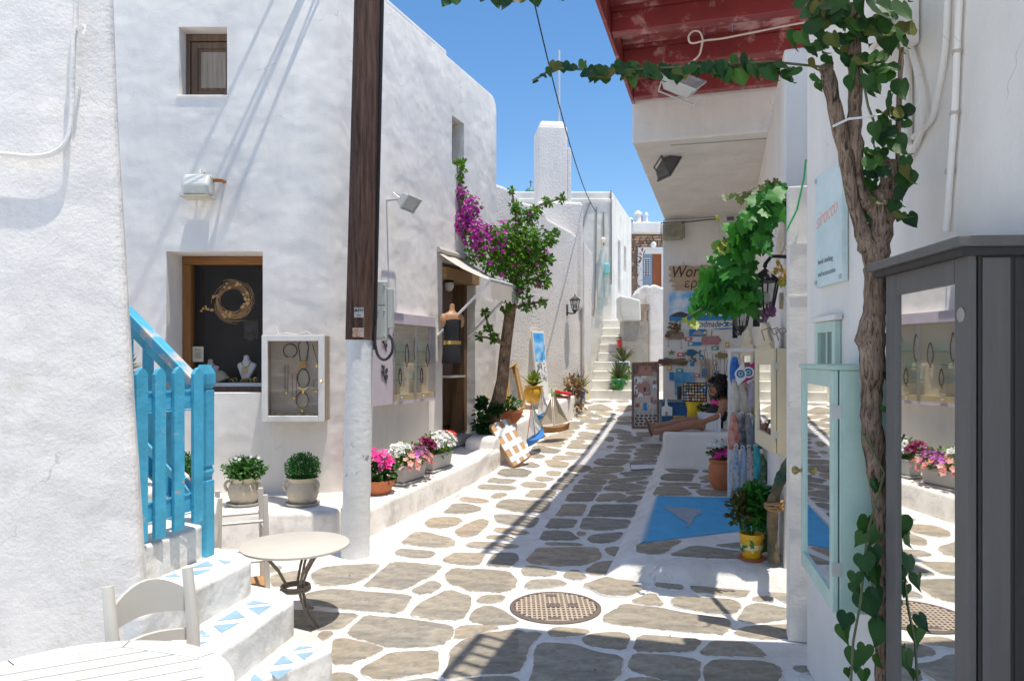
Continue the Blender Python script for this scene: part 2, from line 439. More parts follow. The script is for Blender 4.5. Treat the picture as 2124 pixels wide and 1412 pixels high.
def stone_mat():
    m = bpy.data.materials.new('flagstone'); m.use_nodes = True
    nt = m.node_tree; b = nt.nodes['Principled BSDF']; b.inputs['Roughness'].default_value = .75; b.inputs['Specular IOR Level'].default_value = .35
    L = nt.links.new
    tc = nt.nodes.new('ShaderNodeTexCoord'); oi = nt.nodes.new('ShaderNodeObjectInfo')
    cr = nt.nodes.new('ShaderNodeValToRGB'); e = cr.color_ramp.elements
    e[0].position = 0; e[0].color = (.43, .35, .255, 1); e[1].position = 1; e[1].color = (.28, .26, .215, 1)
    for p, c in ((.2, (.44, .36, .26)), (.38, (.31, .275, .22)), (.55, (.40, .335, .245)), (.7, (.33, .30, .25)), (.85, (.42, .36, .28))):
        n = e.new(p); n.color = (*c, 1)
    L(oi.outputs['Random'], cr.inputs[0])
    mp = nt.nodes.new('ShaderNodeMapping'); mp.inputs['Scale'].default_value = (1, 1.8, 1); L(tc.outputs['Object'], mp.inputs[0])
    n1 = nt.nodes.new('ShaderNodeTexNoise'); n1.inputs['Scale'].default_value = 7; n1.inputs['Detail'].default_value = 10; n1.inputs['Roughness'].default_value = .72; n1.inputs['Distortion'].default_value = .7; L(mp.outputs[0], n1.inputs['Vector'])
    mr = nt.nodes.new('ShaderNodeMapRange'); mr.inputs[1].default_value = .28; mr.inputs[2].default_value = .72; mr.inputs[3].default_value = .48; mr.inputs[4].default_value = 1.35; L(n1.outputs[0], mr.inputs[0])
    n2 = nt.nodes.new('ShaderNodeTexNoise'); n2.inputs['Scale'].default_value = 2.3; n2.inputs['Detail'].default_value = 5; L(tc.outputs['Object'], n2.inputs['Vector'])
    m2 = nt.nodes.new('ShaderNodeMapRange'); m2.inputs[1].default_value = .56; m2.inputs[2].default_value = .74; L(n2.outputs[0], m2.inputs[0])
    mx = nt.nodes.new('ShaderNodeMixRGB'); L(m2.outputs[0], mx.inputs[0]); L(cr.outputs[0], mx.inputs[1]); mx.inputs[2].default_value = (.225, .215, .195, 1)
    n4 = nt.nodes.new('ShaderNodeTexNoise'); n4.inputs['Scale'].default_value = 3.1; n4.inputs['Detail'].default_value = 6
    v4 = nt.nodes.new('ShaderNodeVectorMath'); v4.inputs[1].default_value = (7, 3, 1); L(tc.outputs['Object'], v4.inputs[0]); L(v4.outputs[0], n4.inputs['Vector'])
    m4 = nt.nodes.new('ShaderNodeMapRange'); m4.inputs[1].default_value = .56; m4.inputs[2].default_value = .70; m4.inputs[4].default_value = .7; L(n4.outputs[0], m4.inputs[0])
    mx4 = nt.nodes.new('ShaderNodeMixRGB'); L(m4.outputs[0], mx4.inputs[0]); L(mx.outputs[0], mx4.inputs[1]); mx4.inputs[2].default_value = (.40, .29, .19, 1)
    hs = nt.nodes.new('ShaderNodeHueSaturation'); L(mx4.outputs[0], hs.inputs['Color']); L(mr.outputs[0], hs.inputs['Value'])
    # specks of whitewash
    n3 = nt.nodes.new('ShaderNodeTexNoise'); n3.inputs['Scale'].default_value = 38; n3.inputs['Detail'].default_value = 3; L(tc.outputs['Object'], n3.inputs['Vector'])
    m3 = nt.nodes.new('ShaderNodeMapRange'); m3.inputs[1].default_value = .70; m3.inputs[2].default_value = .78; m3.inputs[4].default_value = .6; L(n3.outputs[0], m3.inputs[0])
    mx3 = nt.nodes.new('ShaderNodeMixRGB'); L(m3.outputs[0], mx3.inputs[0]); L(hs.outputs[0], mx3.inputs[1]); mx3.inputs[2].default_value = (.68, .66, .61, 1)
    # ragged overlap of the brushed whitewash at the rim
    ra = nt.nodes.new('ShaderNodeAttribute'); ra.attribute_name = 'rim'
    n6 = nt.nodes.new('ShaderNodeTexNoise'); n6.inputs['Scale'].default_value = 16; n6.inputs['Detail'].default_value = 6; n6.inputs['Roughness'].default_value = .7; L(tc.outputs['Object'], n6.inputs['Vector'])
    sb_ = nt.nodes.new('ShaderNodeMath'); sb_.operation = 'SUBTRACT'; L(n6.outputs[0], sb_.inputs[0]); L(ra.outputs['Fac'], sb_.inputs[1])
    m6 = nt.nodes.new('ShaderNodeMapRange'); m6.inputs[1].default_value = .30; m6.inputs[2].default_value = .38; L(sb_.outputs[0], m6.inputs[0])
    vo = nt.nodes.new('ShaderNodeTexVoronoi'); vo.feature = 'DISTANCE_TO_EDGE'; vo.inputs['Scale'].default_value = 2.6
    wv = nt.nodes.new('ShaderNodeVectorMath'); wv.operation = 'MULTIPLY_ADD'; L(n2.outputs['Color'], wv.inputs[0]); wv.inputs[1].default_value = (.8, .8, .8); L(tc.outputs['Object'], wv.inputs[2]); L(wv.outputs[0], vo.inputs['Vector'])
    mcr = nt.nodes.new('ShaderNodeMapRange'); mcr.inputs[1].default_value = .004; mcr.inputs[2].default_value = .016; mcr.inputs[3].default_value = .75; mcr.inputs[4].default_value = 0; L(vo.outputs['Distance'], mcr.inputs[0])
    mkk = nt.nodes.new('ShaderNodeMath'); mkk.operation = 'MULTIPLY'; L(mcr.outputs[0], mkk.inputs[0]); L(m2.outputs[0], mkk.inputs[1])
    mxk = nt.nodes.new('ShaderNodeMixRGB'); L(mkk.outputs[0], mxk.inputs[0]); L(mx3.outputs[0], mxk.inputs[1]); mxk.inputs[2].default_value = (.07, .06, .05, 1)
    mx6 = nt.nodes.new('ShaderNodeMixRGB'); L(m6.outputs[0], mx6.inputs[0]); L(mxk.outputs[0], mx6.inputs[1]); mx6.inputs[2].default_value = (.76, .73, .68, 1)
    L(mx6.outputs[0], b.inputs['Base Color'])
    bp = nt.nodes.new('ShaderNodeBump'); bp.inputs['Strength'].default_value = .55; bp.inputs['Distance'].default_value = .012; L(n1.outputs[0], bp.inputs['Height'])
    n5 = nt.nodes.new('ShaderNodeTexNoise'); n5.inputs['Scale'].default_value = 90; n5.inputs['Detail'].default_value = 4; L(tc.outputs['Object'], n5.inputs['Vector'])
    bq = nt.nodes.new('ShaderNodeBump'); bq.inputs['Strength'].default_value = .35; bq.inputs['Distance'].default_value = .004; L(n5.outputs[0], bq.inputs['Height']); L(bp.outputs[0], bq.inputs['Normal'])
    L(bq.outputs[0], b.inputs['Normal'])
    MATS['flagstone'] = m
    return m
STONE = stone_mat()

# outlines of the flagstones: per zone (x offset, y offset, scale, height added, outlines)
SETS = [
 (560, 1130, 3.726, 0, [
  [(0,170),(85,170),(60,200),(0,220)], [(20,240),(210,205),(240,240),(225,310),(100,325),(30,320)],
  [(325,230),(420,180),(840,145),(780,230),(700,280),(600,310),(430,330),(350,300)], [(850,215),(945,135),(1330,165),(1260,240),(1020,355),(730,325)],
  [(1110,350),(1250,280),(1315,310),(1300,345),(1210,385),(1120,375)], [(1360,230),(1420,185),(1840,215),(1905,280),(1870,350),(1780,370),(1560,360),(1390,300)],
  [(965,75),(1000,35),(1160,45),(1275,60),(1250,100),(1150,110)], [(1335,120),(1440,65),(1660,75),(1595,165),(1400,145)], [(1680,165),(1750,65),(1890,65),(1910,120),(1850,180)],
  [(280,390),(450,350),(1090,395),(1010,530),(290,470)], [(1090,550),(1200,440),(1380,350),(1540,400),(1540,480),(1470,585),(1290,585)], [(1600,450),(1650,395),(1815,395),(1780,450)],
  [(1550,590),(1590,510),(1680,475),(1780,510),(1930,610),(1780,630)], [(60,515),(230,515),(680,545),(550,655),(230,670),(80,660)], [(600,690),(740,550),(1100,590),(1400,640),(1400,730),(1300,790),(950,800),(750,740)],
  [(380,730),(400,680),(480,680),(420,740)], [(500,740),(570,730),(880,815),(600,930),(510,930)], [(710,970),(940,840),(1290,820),(1280,990),(820,1050),(740,1010)],
  [(1420,670),(1500,632),(1780,645),(1560,700),(1430,735)], [(1400,830),(1500,740),(1640,690),(1900,655),(2010,700),(1960,900),(1890,1000),(1590,1010),(1330,1051),(1390,960)], [(480,1000),(600,1000),(680,1061),(560,1120),(480,1110)],
  [(1400,1080),(1590,1040),(1890,1030),(1940,1100),(1500,1180)], [(760,1110),(1250,1040),(1330,1100),(1200,1180),(800,1180)]]),
 (1080, 1130, 3.482, 0, [
  [(40,120),(120,30),(550,22),(580,75),(560,110),(440,150),(280,158),(80,140)], [(10,180),(60,158),(210,180),(262,210),(200,228),(30,225)], [(320,215),(390,182),(475,240),(410,258),(330,240)],
  [(470,190),(560,130),(690,120),(690,180),(540,230)], [(610,30),(700,15),(715,95),(640,70)], [(40,290),(90,258),(280,258),(332,290),(230,310),(45,320)],
  [(448,295),(600,240),(740,225),(800,260),(870,325),(780,375),(640,375)], [(800,410),(960,350),(1030,440),(930,440)], [(810,205),(1165,185),(1060,215),(880,235)], [(980,285),(1085,252),(1170,310),(1150,325),(990,310)],
  [(1240,205),(1560,215),(1670,250),(1715,290),(1610,385),(1250,340)], [(1770,315),(1850,265),(2000,285),(2060,450),(1960,440),(1800,350)], [(1690,380),(1810,380),(1815,410),(1690,405)],
  [(1090,405),(1140,378),(1530,400),(1590,440),(1550,505),(1400,500),(1120,450)], [(600,520),(740,430),(1010,465),(1200,505),(1505,545),(1490,650),(700,580),(610,560)],
  [(1575,550),(1640,450),(1720,428),(1960,480),(1975,505),(1900,545),(1680,568)], [(1540,650),(1600,605),(1760,590),(2000,590),(2050,680),(1720,680)], [(205,640),(260,602),(500,625),(440,655),(230,670)],
  [(445,690),(520,650),(700,640),(780,660),(740,765),(490,730)], [(820,770),(860,665),(1300,690),(1230,770)], [(1310,780),(1390,705),(1640,710),(1730,770),(1770,815),(1320,800)],
  [(70,1010),(140,710),(380,725),(560,790),(725,815),(710,950),(640,1010)], [(785,900),(820,800),(1080,808),(1290,840),(1260,1000),(1090,990),(900,940)],
  [(1330,940),(1350,870),(1420,835),(1720,850),(1850,880),(1880,940),(1830,1010),(1360,1010)], [(1965,890),(2085,885),(2050,935)], [(-5,650),(150,632),(60,720),(-5,870)],
  [(760,980),(900,970),(1060,1010),(900,1060),(780,1050)]]),
 (760, 960, 5.741, 0, [
  [(1455,230),(1500,183),(1780,210),(1700,250)], [(1335,290),(1370,262),(1720,285),(1780,300),(1730,330),(1370,310)], [(1505,400),(1580,360),(1670,375),(1600,415),(1520,422)],
  [(1125,440),(1150,415),(1370,435),(1460,462),(1380,480),(1150,455)], [(905,600),(1040,490),(1190,490),(1365,540),(1340,580),(1220,608)],
  [(705,730),(760,670),(850,650),(1070,652),(1140,695),(1060,750),(920,788),(770,780)], [(1060,820),(1200,740),(1360,675),(1445,690),(1430,740),(1320,850),(1220,890),(1120,880)],
  [(425,960),(540,850),(600,822),(750,838),(980,900),(1055,950),(1020,1010),(950,1020),(700,1005)], [(1540,530),(1600,460),(1680,435),(2190,465),(2110,590),(1950,605),(1700,570)],
  [(1530,620),(1700,620),(2050,660),(1960,780),(1600,720),(1550,690)], [(1525,800),(1560,780),(1780,795),(1940,830),(1880,860),(1680,850),(1540,820)], [(1425,885),(1480,868),(1650,875),(1755,905),(1680,918),(1480,905)],
  [(1180,995),(1250,945),(1500,955),(1820,990),(1750,1025),(1400,1025)], [(1570,130),(1640,72),(1850,72),(1960,110),(1890,175),(1640,165)], [(1845,260),(1900,235),(2100,240),(2130,270),(2100,300),(1920,295)],
  [(1905,405),(1975,330),(2230,340),(2190,430),(2100,415)]]),
 (1080, 940, 5.884, 0, [
  [(110,15),(230,15),(290,45),(240,65),(130,50)], [(395,65),(440,30),(690,45),(640,80),(450,78)], [(30,165),(110,110),(225,155),(180,180)], [(305,95),(400,85),(580,120),(550,170),(500,190),(380,170)],
  [(325,250),(350,220),(475,230),(450,280),(370,275)], [(185,315),(240,288),(395,310),(370,340),(230,340)], [(590,190),(650,155),(820,160),(850,205),(720,235),(600,215)], [(540,265),(560,245),(700,265),(620,300),(550,290)],
  [(460,330),(500,305),(640,320),(600,360),(480,352)], [(385,430),(430,380),(570,390),(490,450),(400,445)], [(905,115),(970,72),(1270,85),(1330,105),(1190,160),(940,148)], [(1030,50),(1110,15),(1320,20),(1310,75)],
  [(840,245),(910,175),(1240,180),(1230,225),(1000,255)], [(1335,135),(1380,95),(1660,85),(1630,120)], [(1400,65),(1420,45),(1650,42),(1630,75)], [(1400,5),(1720,5),(1700,25),(1500,32),(1400,28)],
  [(1215,265),(1260,240),(1600,205),(1560,235)], [(1260,290),(1310,265),(1610,235),(1590,265)], [(1060,375),(1120,330),(1540,290),(1500,320),(1300,355)], [(770,300),(800,268),(1110,268),(1175,290),(1130,315),(880,320)],
  [(710,370),(760,325),(1040,335),(1000,385)], [(1425,370),(1450,348),(1545,350),(1530,388)], [(640,470),(690,392),(985,405),(950,470)], [(1030,460),(1060,410),(1200,375),(1340,375),(1525,420),(1500,440),(1200,468)],
  [(1290,485),(1495,468),(1480,500),(1330,505)], [(555,590),(620,498),(910,490),(850,590)], [(930,580),(990,510),(1190,495),(1280,530),(1240,560),(960,590)], [(1165,600),(1370,525),(1480,530),(1470,560),(1350,600)],
  [(420,775),(520,628),(800,630),(740,775)], [(810,775),(905,635),(1420,635),(1370,785)], [(300,925),(390,800),(680,812),(620,920)], [(730,930),(775,800),(1325,815),(1290,915),(1000,950)],
  [(235,1065),(290,955),(600,960),(650,1020),(720,1050),(600,1070)], [(705,965),(785,968),(760,1010),(705,1010)], [(825,1045),(870,1010),(1240,970),(1190,1050),(1080,1095),(930,1100),(850,1085)], [(300,1115),(340,1100),(700,1105),(770,1130),(340,1130)]]),
 (1000, 780, 6.247, 0, [
  [(645,960),(690,905),(1020,960),(950,1005),(760,990)], [(620,1050),(680,1010),(810,1050),(740,1070)], [(715,890),(730,875),(1025,905),(1010,925)], [(780,850),(820,838),(1065,865),(1050,890),(830,870)],
  [(810,810),(850,790),(1105,805),(1095,835),(830,825)], [(900,770),(960,755),(1170,765),(1140,790),(880,785)], [(1000,725),(1070,705),(1195,715),(1180,745),(1010,745)], [(985,660),(1080,620),(1260,655),(1240,690),(1000,685)],
  [(1120,610),(1200,590),(1310,615),(1270,635),(1150,628)], [(1060,575),(1120,545),(1170,565),(1090,590)], [(1195,535),(1250,520),(1420,540),(1350,560),(1220,552)], [(1270,580),(1400,560),(1600,590),(1500,615),(1310,600)],
  [(1110,490),(1150,480),(1210,505),(1140,515)], [(1345,510),(1460,495),(1560,525),(1480,535)], [(1245,470),(1350,470),(1450,480),(1370,490),(1260,490)], [(1240,420),(1350,425),(1420,450),(1260,465)],
  [(1370,400),(1540,365),(1700,440),(1560,460),(1420,440)], [(1450,475),(1560,465),(1740,495),(1640,510)], [(1505,550),(1600,540),(1720,555),(1660,590),(1570,580)], [(1350,640),(1420,620),(1560,640),(1640,650),(1560,670),(1380,660)],
  [(1325,680),(1480,675),(1600,690),(1500,700)], [(1250,745),(1300,720),(1520,755),(1490,790),(1280,775)], [(1220,805),(1270,785),(1490,800),(1480,830),(1260,820)], [(1155,850),(1200,830),(1330,845),(1300,875),(1180,870)],
  [(1110,930),(1150,880),(1400,895),(1370,945),(1130,940)], [(1085,1000),(1130,985),(1310,1015),(1280,1030),(1110,1015)], [(1400,330),(1560,320),(1690,330),(1560,345)], [(1400,260),(1640,265),(1600,285),(1420,280)],
  [(1200,385),(1300,390),(1280,410),(1210,405)], [(1230,350),(1440,350),(1390,370),(1250,365)], [(1730,320),(1880,315),(1900,335),(1800,345)], [(1740,395),(1930,390),(1930,415),(1800,410)],
  [(1720,440),(1800,425),(1930,430),(1900,460),(1780,460)], [(1760,540),(1930,520),(1930,570),(1780,575)], [(1750,600),(1930,590),(1920,630),(1760,625)], [(1650,730),(1750,690),(1930,735),(1900,745)],
  [(1730,765),(1900,760),(1940,770),(1850,785)], [(1750,800),(1900,790),(2090,800),(2020,825),(1790,825)], [(1780,870),(1900,835),(2090,825),(2050,845),(1830,885)], [(1740,930),(1800,910),(1980,910),(1960,940),(1760,950)],
  [(1710,985),(1780,965),(1930,965),(1900,990)], [(1630,920),(1690,905),(1680,930),(1640,935)], [(1600,830),(1650,790),(1690,800),(1670,850)], [(2000,740),(2190,735),(2190,750),(2020,755)], [(1980,775),(2190,765),(2190,785)],
  [(2000,950),(2180,945),(2180,975),(2020,975)], [(1985,1010),(2030,990),(2190,1000),(2190,1035),(1995,1030)], [(1980,1060),(2190,1045),(2190,1075),(2000,1080)]]),
 (1300, 660, 3.53, 0, [[(110,930),(250,925),(250,948),(115,950)], [(80,960),(250,955),(250,975),(90,978)], [(65,985),(250,985),(200,1008),(70,1008)]]),
 (1300, 660, 3.53, .12, [
  [(285,1105),(510,1108),(505,1135),(330,1130)], [(258,1165),(300,1140),(480,1145),(460,1195),(270,1190)], [(245,1205),(530,1215),(525,1228),(260,1225)], [(200,1290),(230,1235),(390,1235),(475,1290),(440,1300),(210,1300)],
  [(515,1270),(540,1258),(790,1265),(780,1303),(560,1300)], [(535,1170),(620,1145),(640,1190),(550,1180)], [(545,1195),(610,1190),(615,1200),(560,1203)], [(580,1235),(650,1210),(700,1230),(600,1240)], [(565,1115),(640,1118),(620,1130),(570,1130)], [(455,1240),(530,1240),(520,1250),(470,1248)]]),
 (1080, 940, 5.884, .12, [[(1420,1125),(1960,1055),(1720,1225),(1640,1245),(1425,1225)]]),
 (1080, 1130, 3.482, .12, [[(1070,80),(1250,8),(1600,50),(1600,104),(1240,92)], [(1400,5),(1590,-15),(1600,20),(1560,26)], [(1620,60),(1860,70),(1850,120),(1640,108)]]),
]
def lay_stone(ring, zf, parent, z_up, m=None):
    """one slab: domed top, worn rim, skirt into the bedding; origin at its middle"""
    c = sum((Vector((p.x, p.y, 0)) for p in ring), Vector()) / len(ring)
    t = MB()
    n = len(ring)
    seed = random.random() * 50
    tilt = (random.uniform(-.012, .012), random.uniform(-.012, .012))
    rings = []; rim = []
    for k, up, e in ((1.0, -.015, 0), (1.0, z_up * .35, 0), (.985, z_up * .9, .15), (.90, z_up, .6), (.6, z_up, 1)):
        rings.append([(c.x + (p.x - c.x) * k, c.y + (p.y - c.y) * k, up) for p in ring]); rim += [e] * n
    vs = []
    for r in rings:
        for (x, y, up) in r:
            w = .004 * mnoise.noise((x * 5 + seed, y * 5, 0))
            vs.append((x - c.x, y - c.y, zf(x, y) - zf(c.x, c.y) + up + w * .5 + (x - c.x) * tilt[0] + (y - c.y) * tilt[1]))
    fs = []
    for i in range(4):
        fs += [(i * n + j, i * n + (j + 1) % n, (i + 1) * n + (j + 1) % n, (i + 1) * n + j) for j in range(n)]
    fs.append([4 * n + j for j in range(n)])
    t.add(vs, fs)
    o = t.build('paving_stone', m or STONE, parent, loc=(c.x, c.y, zf(c.x, c.y)), smooth=True)
    at = o.data.attributes.new('rim', 'FLOAT', 'POINT'); at.data.foreach_set('value', rim)
    return o
def ring_of(px, add, it=2):
    ring = [gnd(x, y, add) for x, y in px]
    pl = [(p.x, p.y) for p in ring]
    n = len(pl)
    # add jittered mid points so that the edges are not ruler-straight
    q = []
    for i in range(n):
        a, b = Vector(pl[i]), Vector(pl[(i + 1) % n])
        q.append(tuple(a))
        L = (b - a).length
        if L > .16:
            m = max(1, int(L / .14))
            for j in range(1, m + 1):
                e = a.lerp(b, j / (m + 1))
                e += Vector((random.uniform(-1, 1), random.uniform(-1, 1))) * min(.014, L * .04)
                q.append(tuple(e))
    pl = smooth_poly(q, it, .22)
    a = sum(pl[i][0] * pl[(i + 1) % len(pl)][1] - pl[(i + 1) % len(pl)][0] * pl[i][1] for i in range(len(pl)))
    if a < 0: pl = pl[::-1]
    m = len(pl); out = []; gr = .017 + .011 * (pl[0][1] > 7.6)
    for i in range(m):
        d = Vector(pl[(i + 1) % m]) - Vector(pl[i - 1]); d = d.normalized() if d.length > 1e-6 else Vector((1, 0))
        out.append(Vector((pl[i][0] + d.y * gr, pl[i][1] - d.x * gr, 0)))
    return out
PLATFORM_STONES = []
for ox, oy, sc, add, outs in SETS:
    for o in outs:
        rg = ring_of([(ox + x / sc, oy + y / sc) for x, y in o], add, 1)
        if add:
            PLATFORM_STONES.append(rg)
        else:
            lay_stone(rg, lambda x, y: G(y), street, .010)

# ------------------------------------------------------------------ planes of the place
U = Vector((.366, .931))
R_ = Vector((.28, .96))
W_SIDE = Wall((-1.86, 6.67), U)                 # side wall of the jewellery house
W_FRONT = Wall((-1.73, 7.0), (1, 0))            # its front wall
W_FAR = Wall((-.35, 10.7), (1.78, 2.5))         # rough stucco wall down the lane
W_SHOP = Wall((1.55, 3.8), (-R_.x, -R_.y))      # right hand wall of the workshop (faces the lane)
W_BACK = Wall((2.43, 11.55), (.96, -.28))        # back wall of the workshop
W_OVER = Wall((1.243, 7.48), (.96, -.28))         # face of the overhang
W_NEAR = Wall((1.38, 1.0), (-.06, -1))          # near right house

# ------------------------------------------------------------------ jewellery house (left)
lh = thing('corner_house', 'tall whitewashed house on the left with a jewellery shop window', 'house', (-1.73, 7.0, 0))
def rounded(poly, radii, seg=6):
    out = []
    n = len(poly)
    for i in range(n):
        p, a, b = Vector(poly[i]), Vector(poly[i - 1]), Vector(poly[(i + 1) % n])
        r = radii[i]
        if not r:
            out.append(tuple(p)); continue
        d1, d2 = (a - p).normalized(), (b - p).normalized()
        p1, p2 = p + d1 * r, p + d2 * r
        for k in range(seg + 1):
            t = k / seg
            out.append(tuple((1 - t) ** 2 * p1 + 2 * t * (1 - t) * p + t * t * p2))
    return out
def to_l(o, x, y): return (x - o.location.x, y - o.location.y)
far = (-.23, 10.8)
fp = rounded([(-1.73, 7.0), far, (-3.2, 12.2), (-6.5, 12.2), (-6.5, 7.0)], [.16, 0, 0, 0, 0])
w = MB(); w.prism([to_l(lh, *p) for p in fp], -.1, 5.52)
wall = w.build('wall', SMOOTH, lh)
bm = bmesh.new(); bm.from_mesh(wall.data)
fx, fy = to_l(lh, *far); gx, gy = to_l(lh, -3.2, 12.2)
ed = [e for e in bm.edges if all(v.co.z > 5 and min((v.co.xy - Vector((fx, fy))).length, (v.co.xy - Vector((gx, gy))).length) < .01 for v in e.verts)]
bmesh.ops.bevel(bm, geom=ed, offset=.20, segments=6, profile=.5, affect='EDGES')
bm.to_mesh(wall.data); bm.free()
bv = wall.modifiers.new('bevel', 'BEVEL'); bv.width = .09; bv.segments = 4; bv.limit_method = 'ANGLE'; bv.angle_limit = RAD(60)
realize(wall)
def front_box(px0, px1, py0, py1, depth):
    a, b = W_FRONT.hit(px0, py1), W_FRONT.hit(px1, py0)
    return MB().box(a.x + 1.73, b.x + 1.73, -.3, depth, a.z, b.z), a, b
c1, a1, b1 = front_box(345, 545, 521, 815, .85)
c2, a2, b2 = front_box(371, 471, 56, 197, .24)
def side_box(px0, px1, z0, z1, depth, zr=0):
    x0, x1 = W_SIDE.loc(W_SIDE.hit(px0, 745)).x, W_SIDE.loc(W_SIDE.hit(px1, 745)).x
    M = Matrix.Translation((W_SIDE.p.x + 1.73, W_SIDE.p.y - 7.0, 0)) @ Matrix.Rotation(W_SIDE.rz, 4, 'Z')
    return MB().box(x0, x1, -.3, depth, z0, z1, M), x0, x1
c3, dx0, dx1 = side_box(917, 985, .5, 2.86, .5)
zt, zb = W_SIDE.hit(938, 240).z, W_SIDE.hit(938, 340).z
c4, wx0, wx1 = side_box(937, 962, zb, zt, .3)
cut(wall, [c1, c2, c3, c4])
for p in wall.data.polygons: p.use_smooth = True
wall.data.set_sharp_from_angle(angle=RAD(50))

MB().prism([to_l(lh, *p) for p in [(-1.70, 7.1), (-.83, 9.3), (-1.1, 9.4), (-2.0, 7.2)]], 5.3, 5.60).build('parapet', SMOOTH, lh, bevel=.04, seg=3)

# ------------------------------------------------------------------ far rough stucco house + chimney
def wall_px(px, wl, depth, name, m, parent, out=0.0):
    """outline given on a wall plane, extruded away from the viewer; parent frame = wall frame"""
    poly = []
    for x, y in px:
        l = wl.loc(wl.hit(x, y, out)); poly.append((l.x, l.z))
    return MB().plate(poly, -out, depth).build(name, m, parent)
fh = thing('rough_house', 'rough white stucco house with sloping parapet behind the bougainvillea', 'house', (W_FAR.p.x, W_FAR.p.y, 0), W_FAR.rz)
o = wall_px([(1016, 376), (1029, 381), (1045, 386), (1059, 393), (1072, 404), (1084, 418), (1108, 425), (1131, 436), (1136, 452), (1160, 466), (1187, 480), (1203, 494), (1218, 508), (1229, 524), (1226, 960), (1016, 960)], W_FAR, 2.2, 'wall', ROUGH, fh)
bv = o.modifiers.new('b', 'BEVEL'); bv.width = .05; bv.segments = 3
ch = thing('chimney_stack', 'tall square white chimney with tapered cap rising above the rough stucco house', 'chimney', P(1150, 440, 12.9), RAD(6))
ch.location.z = 3.0
W2 = Wall((ch.location.x, 12.9), (math.cos(RAD(6)), math.sin(RAD(6))))
z1 = P(0, 262, 12.9).z - 3.0; z2 = P(0, 247, 12.9).z - 3.0
MB().box(-.295, .235, 0, .55, -.5, z1).build('shaft', ROUGH, ch, bevel=.03)
MB().add([(-.27, .03, z1), (.21, .03, z1), (.21, .5, z1), (-.27, .5, z1), (-.23, .1, z2), (.19, .1, z2), (.19, .45, z2), (-.23, .45, z2)],
         [(3, 2, 1, 0), (4, 5, 6, 7), (0, 1, 5, 4), (1, 2, 6, 5), (2, 3, 7, 6), (3, 0, 4, 7)]).build('cap', SMOOTH, ch, bevel=.04, seg=3)
MB().box(-.33, .50, -.12, .6, -.5, P(0, 420, 12.9).z - 3.0).build('base', ROUGH, ch, bevel=.06, seg=3)
mb = MB(); mb.box(.235, .31, .02, .5, -.2, P(0, 304, 12.9).z - 3.0); mb.build('side_flue', ROUGH, ch, bevel=.02)
an = thing('antenna_mast', 'thin white mast standing on the tall chimney', 'mast', (P(1160, 0, 13.2).x, 13.2, P(0, 247, 12.9).z))
MB().tube([(0, 0, 0), (0, 0, 1.35)], .018, 6).build('pole', mat('mast_grey', (.55, .55, .55), .5), an)

# ------------------------------------------------------------------ cream house up the steps
cb = thing('cream_house', 'cream house with narrow windows at the head of the far steps', 'house', (2.15, 15.5, 0))
w = MB(); w.prism([(-3.8, 0), (0, 0), (.94, 3.2), (-3, 4.2)], .2, P(0, 397, 15.5).z)
w_ = w.build('wall', CREAM, cb, bevel=.03)
realize(w_)
W_CB = Wall((2.15, 15.5), (.94, 3.2))
cs = []
for (xa, xb, ya, yb) in ((1281.5, 1287, 495, 610), (1294, 1299, 507, 566)):
    p, q = W_CB.hit(xa, ya), W_CB.hit(xb, yb)
    x0, x1 = W_CB.loc(p).x, W_CB.loc(q).x
    M = Matrix.Rotation(W_CB.rz, 4, 'Z')
    cs.append(MB().box(x0, x1, -.2, .18, q.z, p.z, M))
cut(w_, cs)
grille = mat('lilac_grille', (.46, .44, .50), .6)
for (xa, xb, ya, yb) in ((1281.5, 1287, 495, 610), (1294, 1299, 507, 566)):
    p, q = W_CB.hit(xa, ya), W_CB.hit(xb, yb)
    x0, x1 = W_CB.loc(p).x, W_CB.loc(q).x
    M = Matrix.Rotation(W_CB.rz, 4, 'Z')
    wv = MB(); wv.box(x0 + .003, x1 - .003, .13, .17, q.z + .003, p.z - .003, M); wo = wv.build('window', grille, cb)
    wv = MB()
    for i in range(4):
        xx = x0 + (x1 - x0) * (i + .5) / 4
        wv.tube([(xx, .09, q.z), (xx, .09, p.z)], .012, 5, M=M)
    wv.build('bars', mat('white_bar', (.7, .7, .72), .5), wo)
# parapet band and the arched niche with a pale green door
MB().box(-3.8, .02, -.03, .2, P(0, 421, 15.5).z, P(0, 412, 15.5).z).build('cornice', CREAM, cb, bevel=.02)
mint = mat('faded_mint', (.56, .66, .58), .6, var=.15, col2=(.72, .70, .60), c2scale=6)
def cbx(px): return (px - CX) / F * 15.5 - 2.15
def cbz(py): return EYE - (py - HY) / F * 15.5
def pointed(px0, px1, pyt, pyb, y0, name, m, parent):
    x0, x1, zt, zb = cbx(px0), cbx(px1), cbz(pyt), cbz(pyb)
    pl = [(x0, zb), (x1, zb), (x1, zb + (zt - zb) * .72), ((x0 + x1) / 2 + (x1 - x0) * .2, zb + (zt - zb) * .9), ((x0 + x1) / 2, zt), ((x0 + x1) / 2 - (x1 - x0) * .2, zb + (zt - zb) * .9), (x0, zb + (zt - zb) * .72)]
    return MB().plate(pl, y0, .05).build(name, m, parent)
pointed(1241, 1251, 517, 654, -.02, 'door_panel', mint, cb)
pointed(1254, 1262, 527, 617, -.022, 'window_panel', mint, cb)
cab = mat('old_cable', (.34, .29, .22), .7)
mb = MB()
for pts in ([(1237, 430), (1236, 520), (1233, 640), (1230, 655)], [(1252, 440), (1252, 470), (1252, 510)], [(1267, 395), (1268, 470), (1268, 590)], [(1224, 420), (1212, 450), (1206, 490)]):
    mb.tube([(cbx(x), -.02, cbz(y)) for x, y in pts], .016, 5)
mb.build('cable', cab, cb)
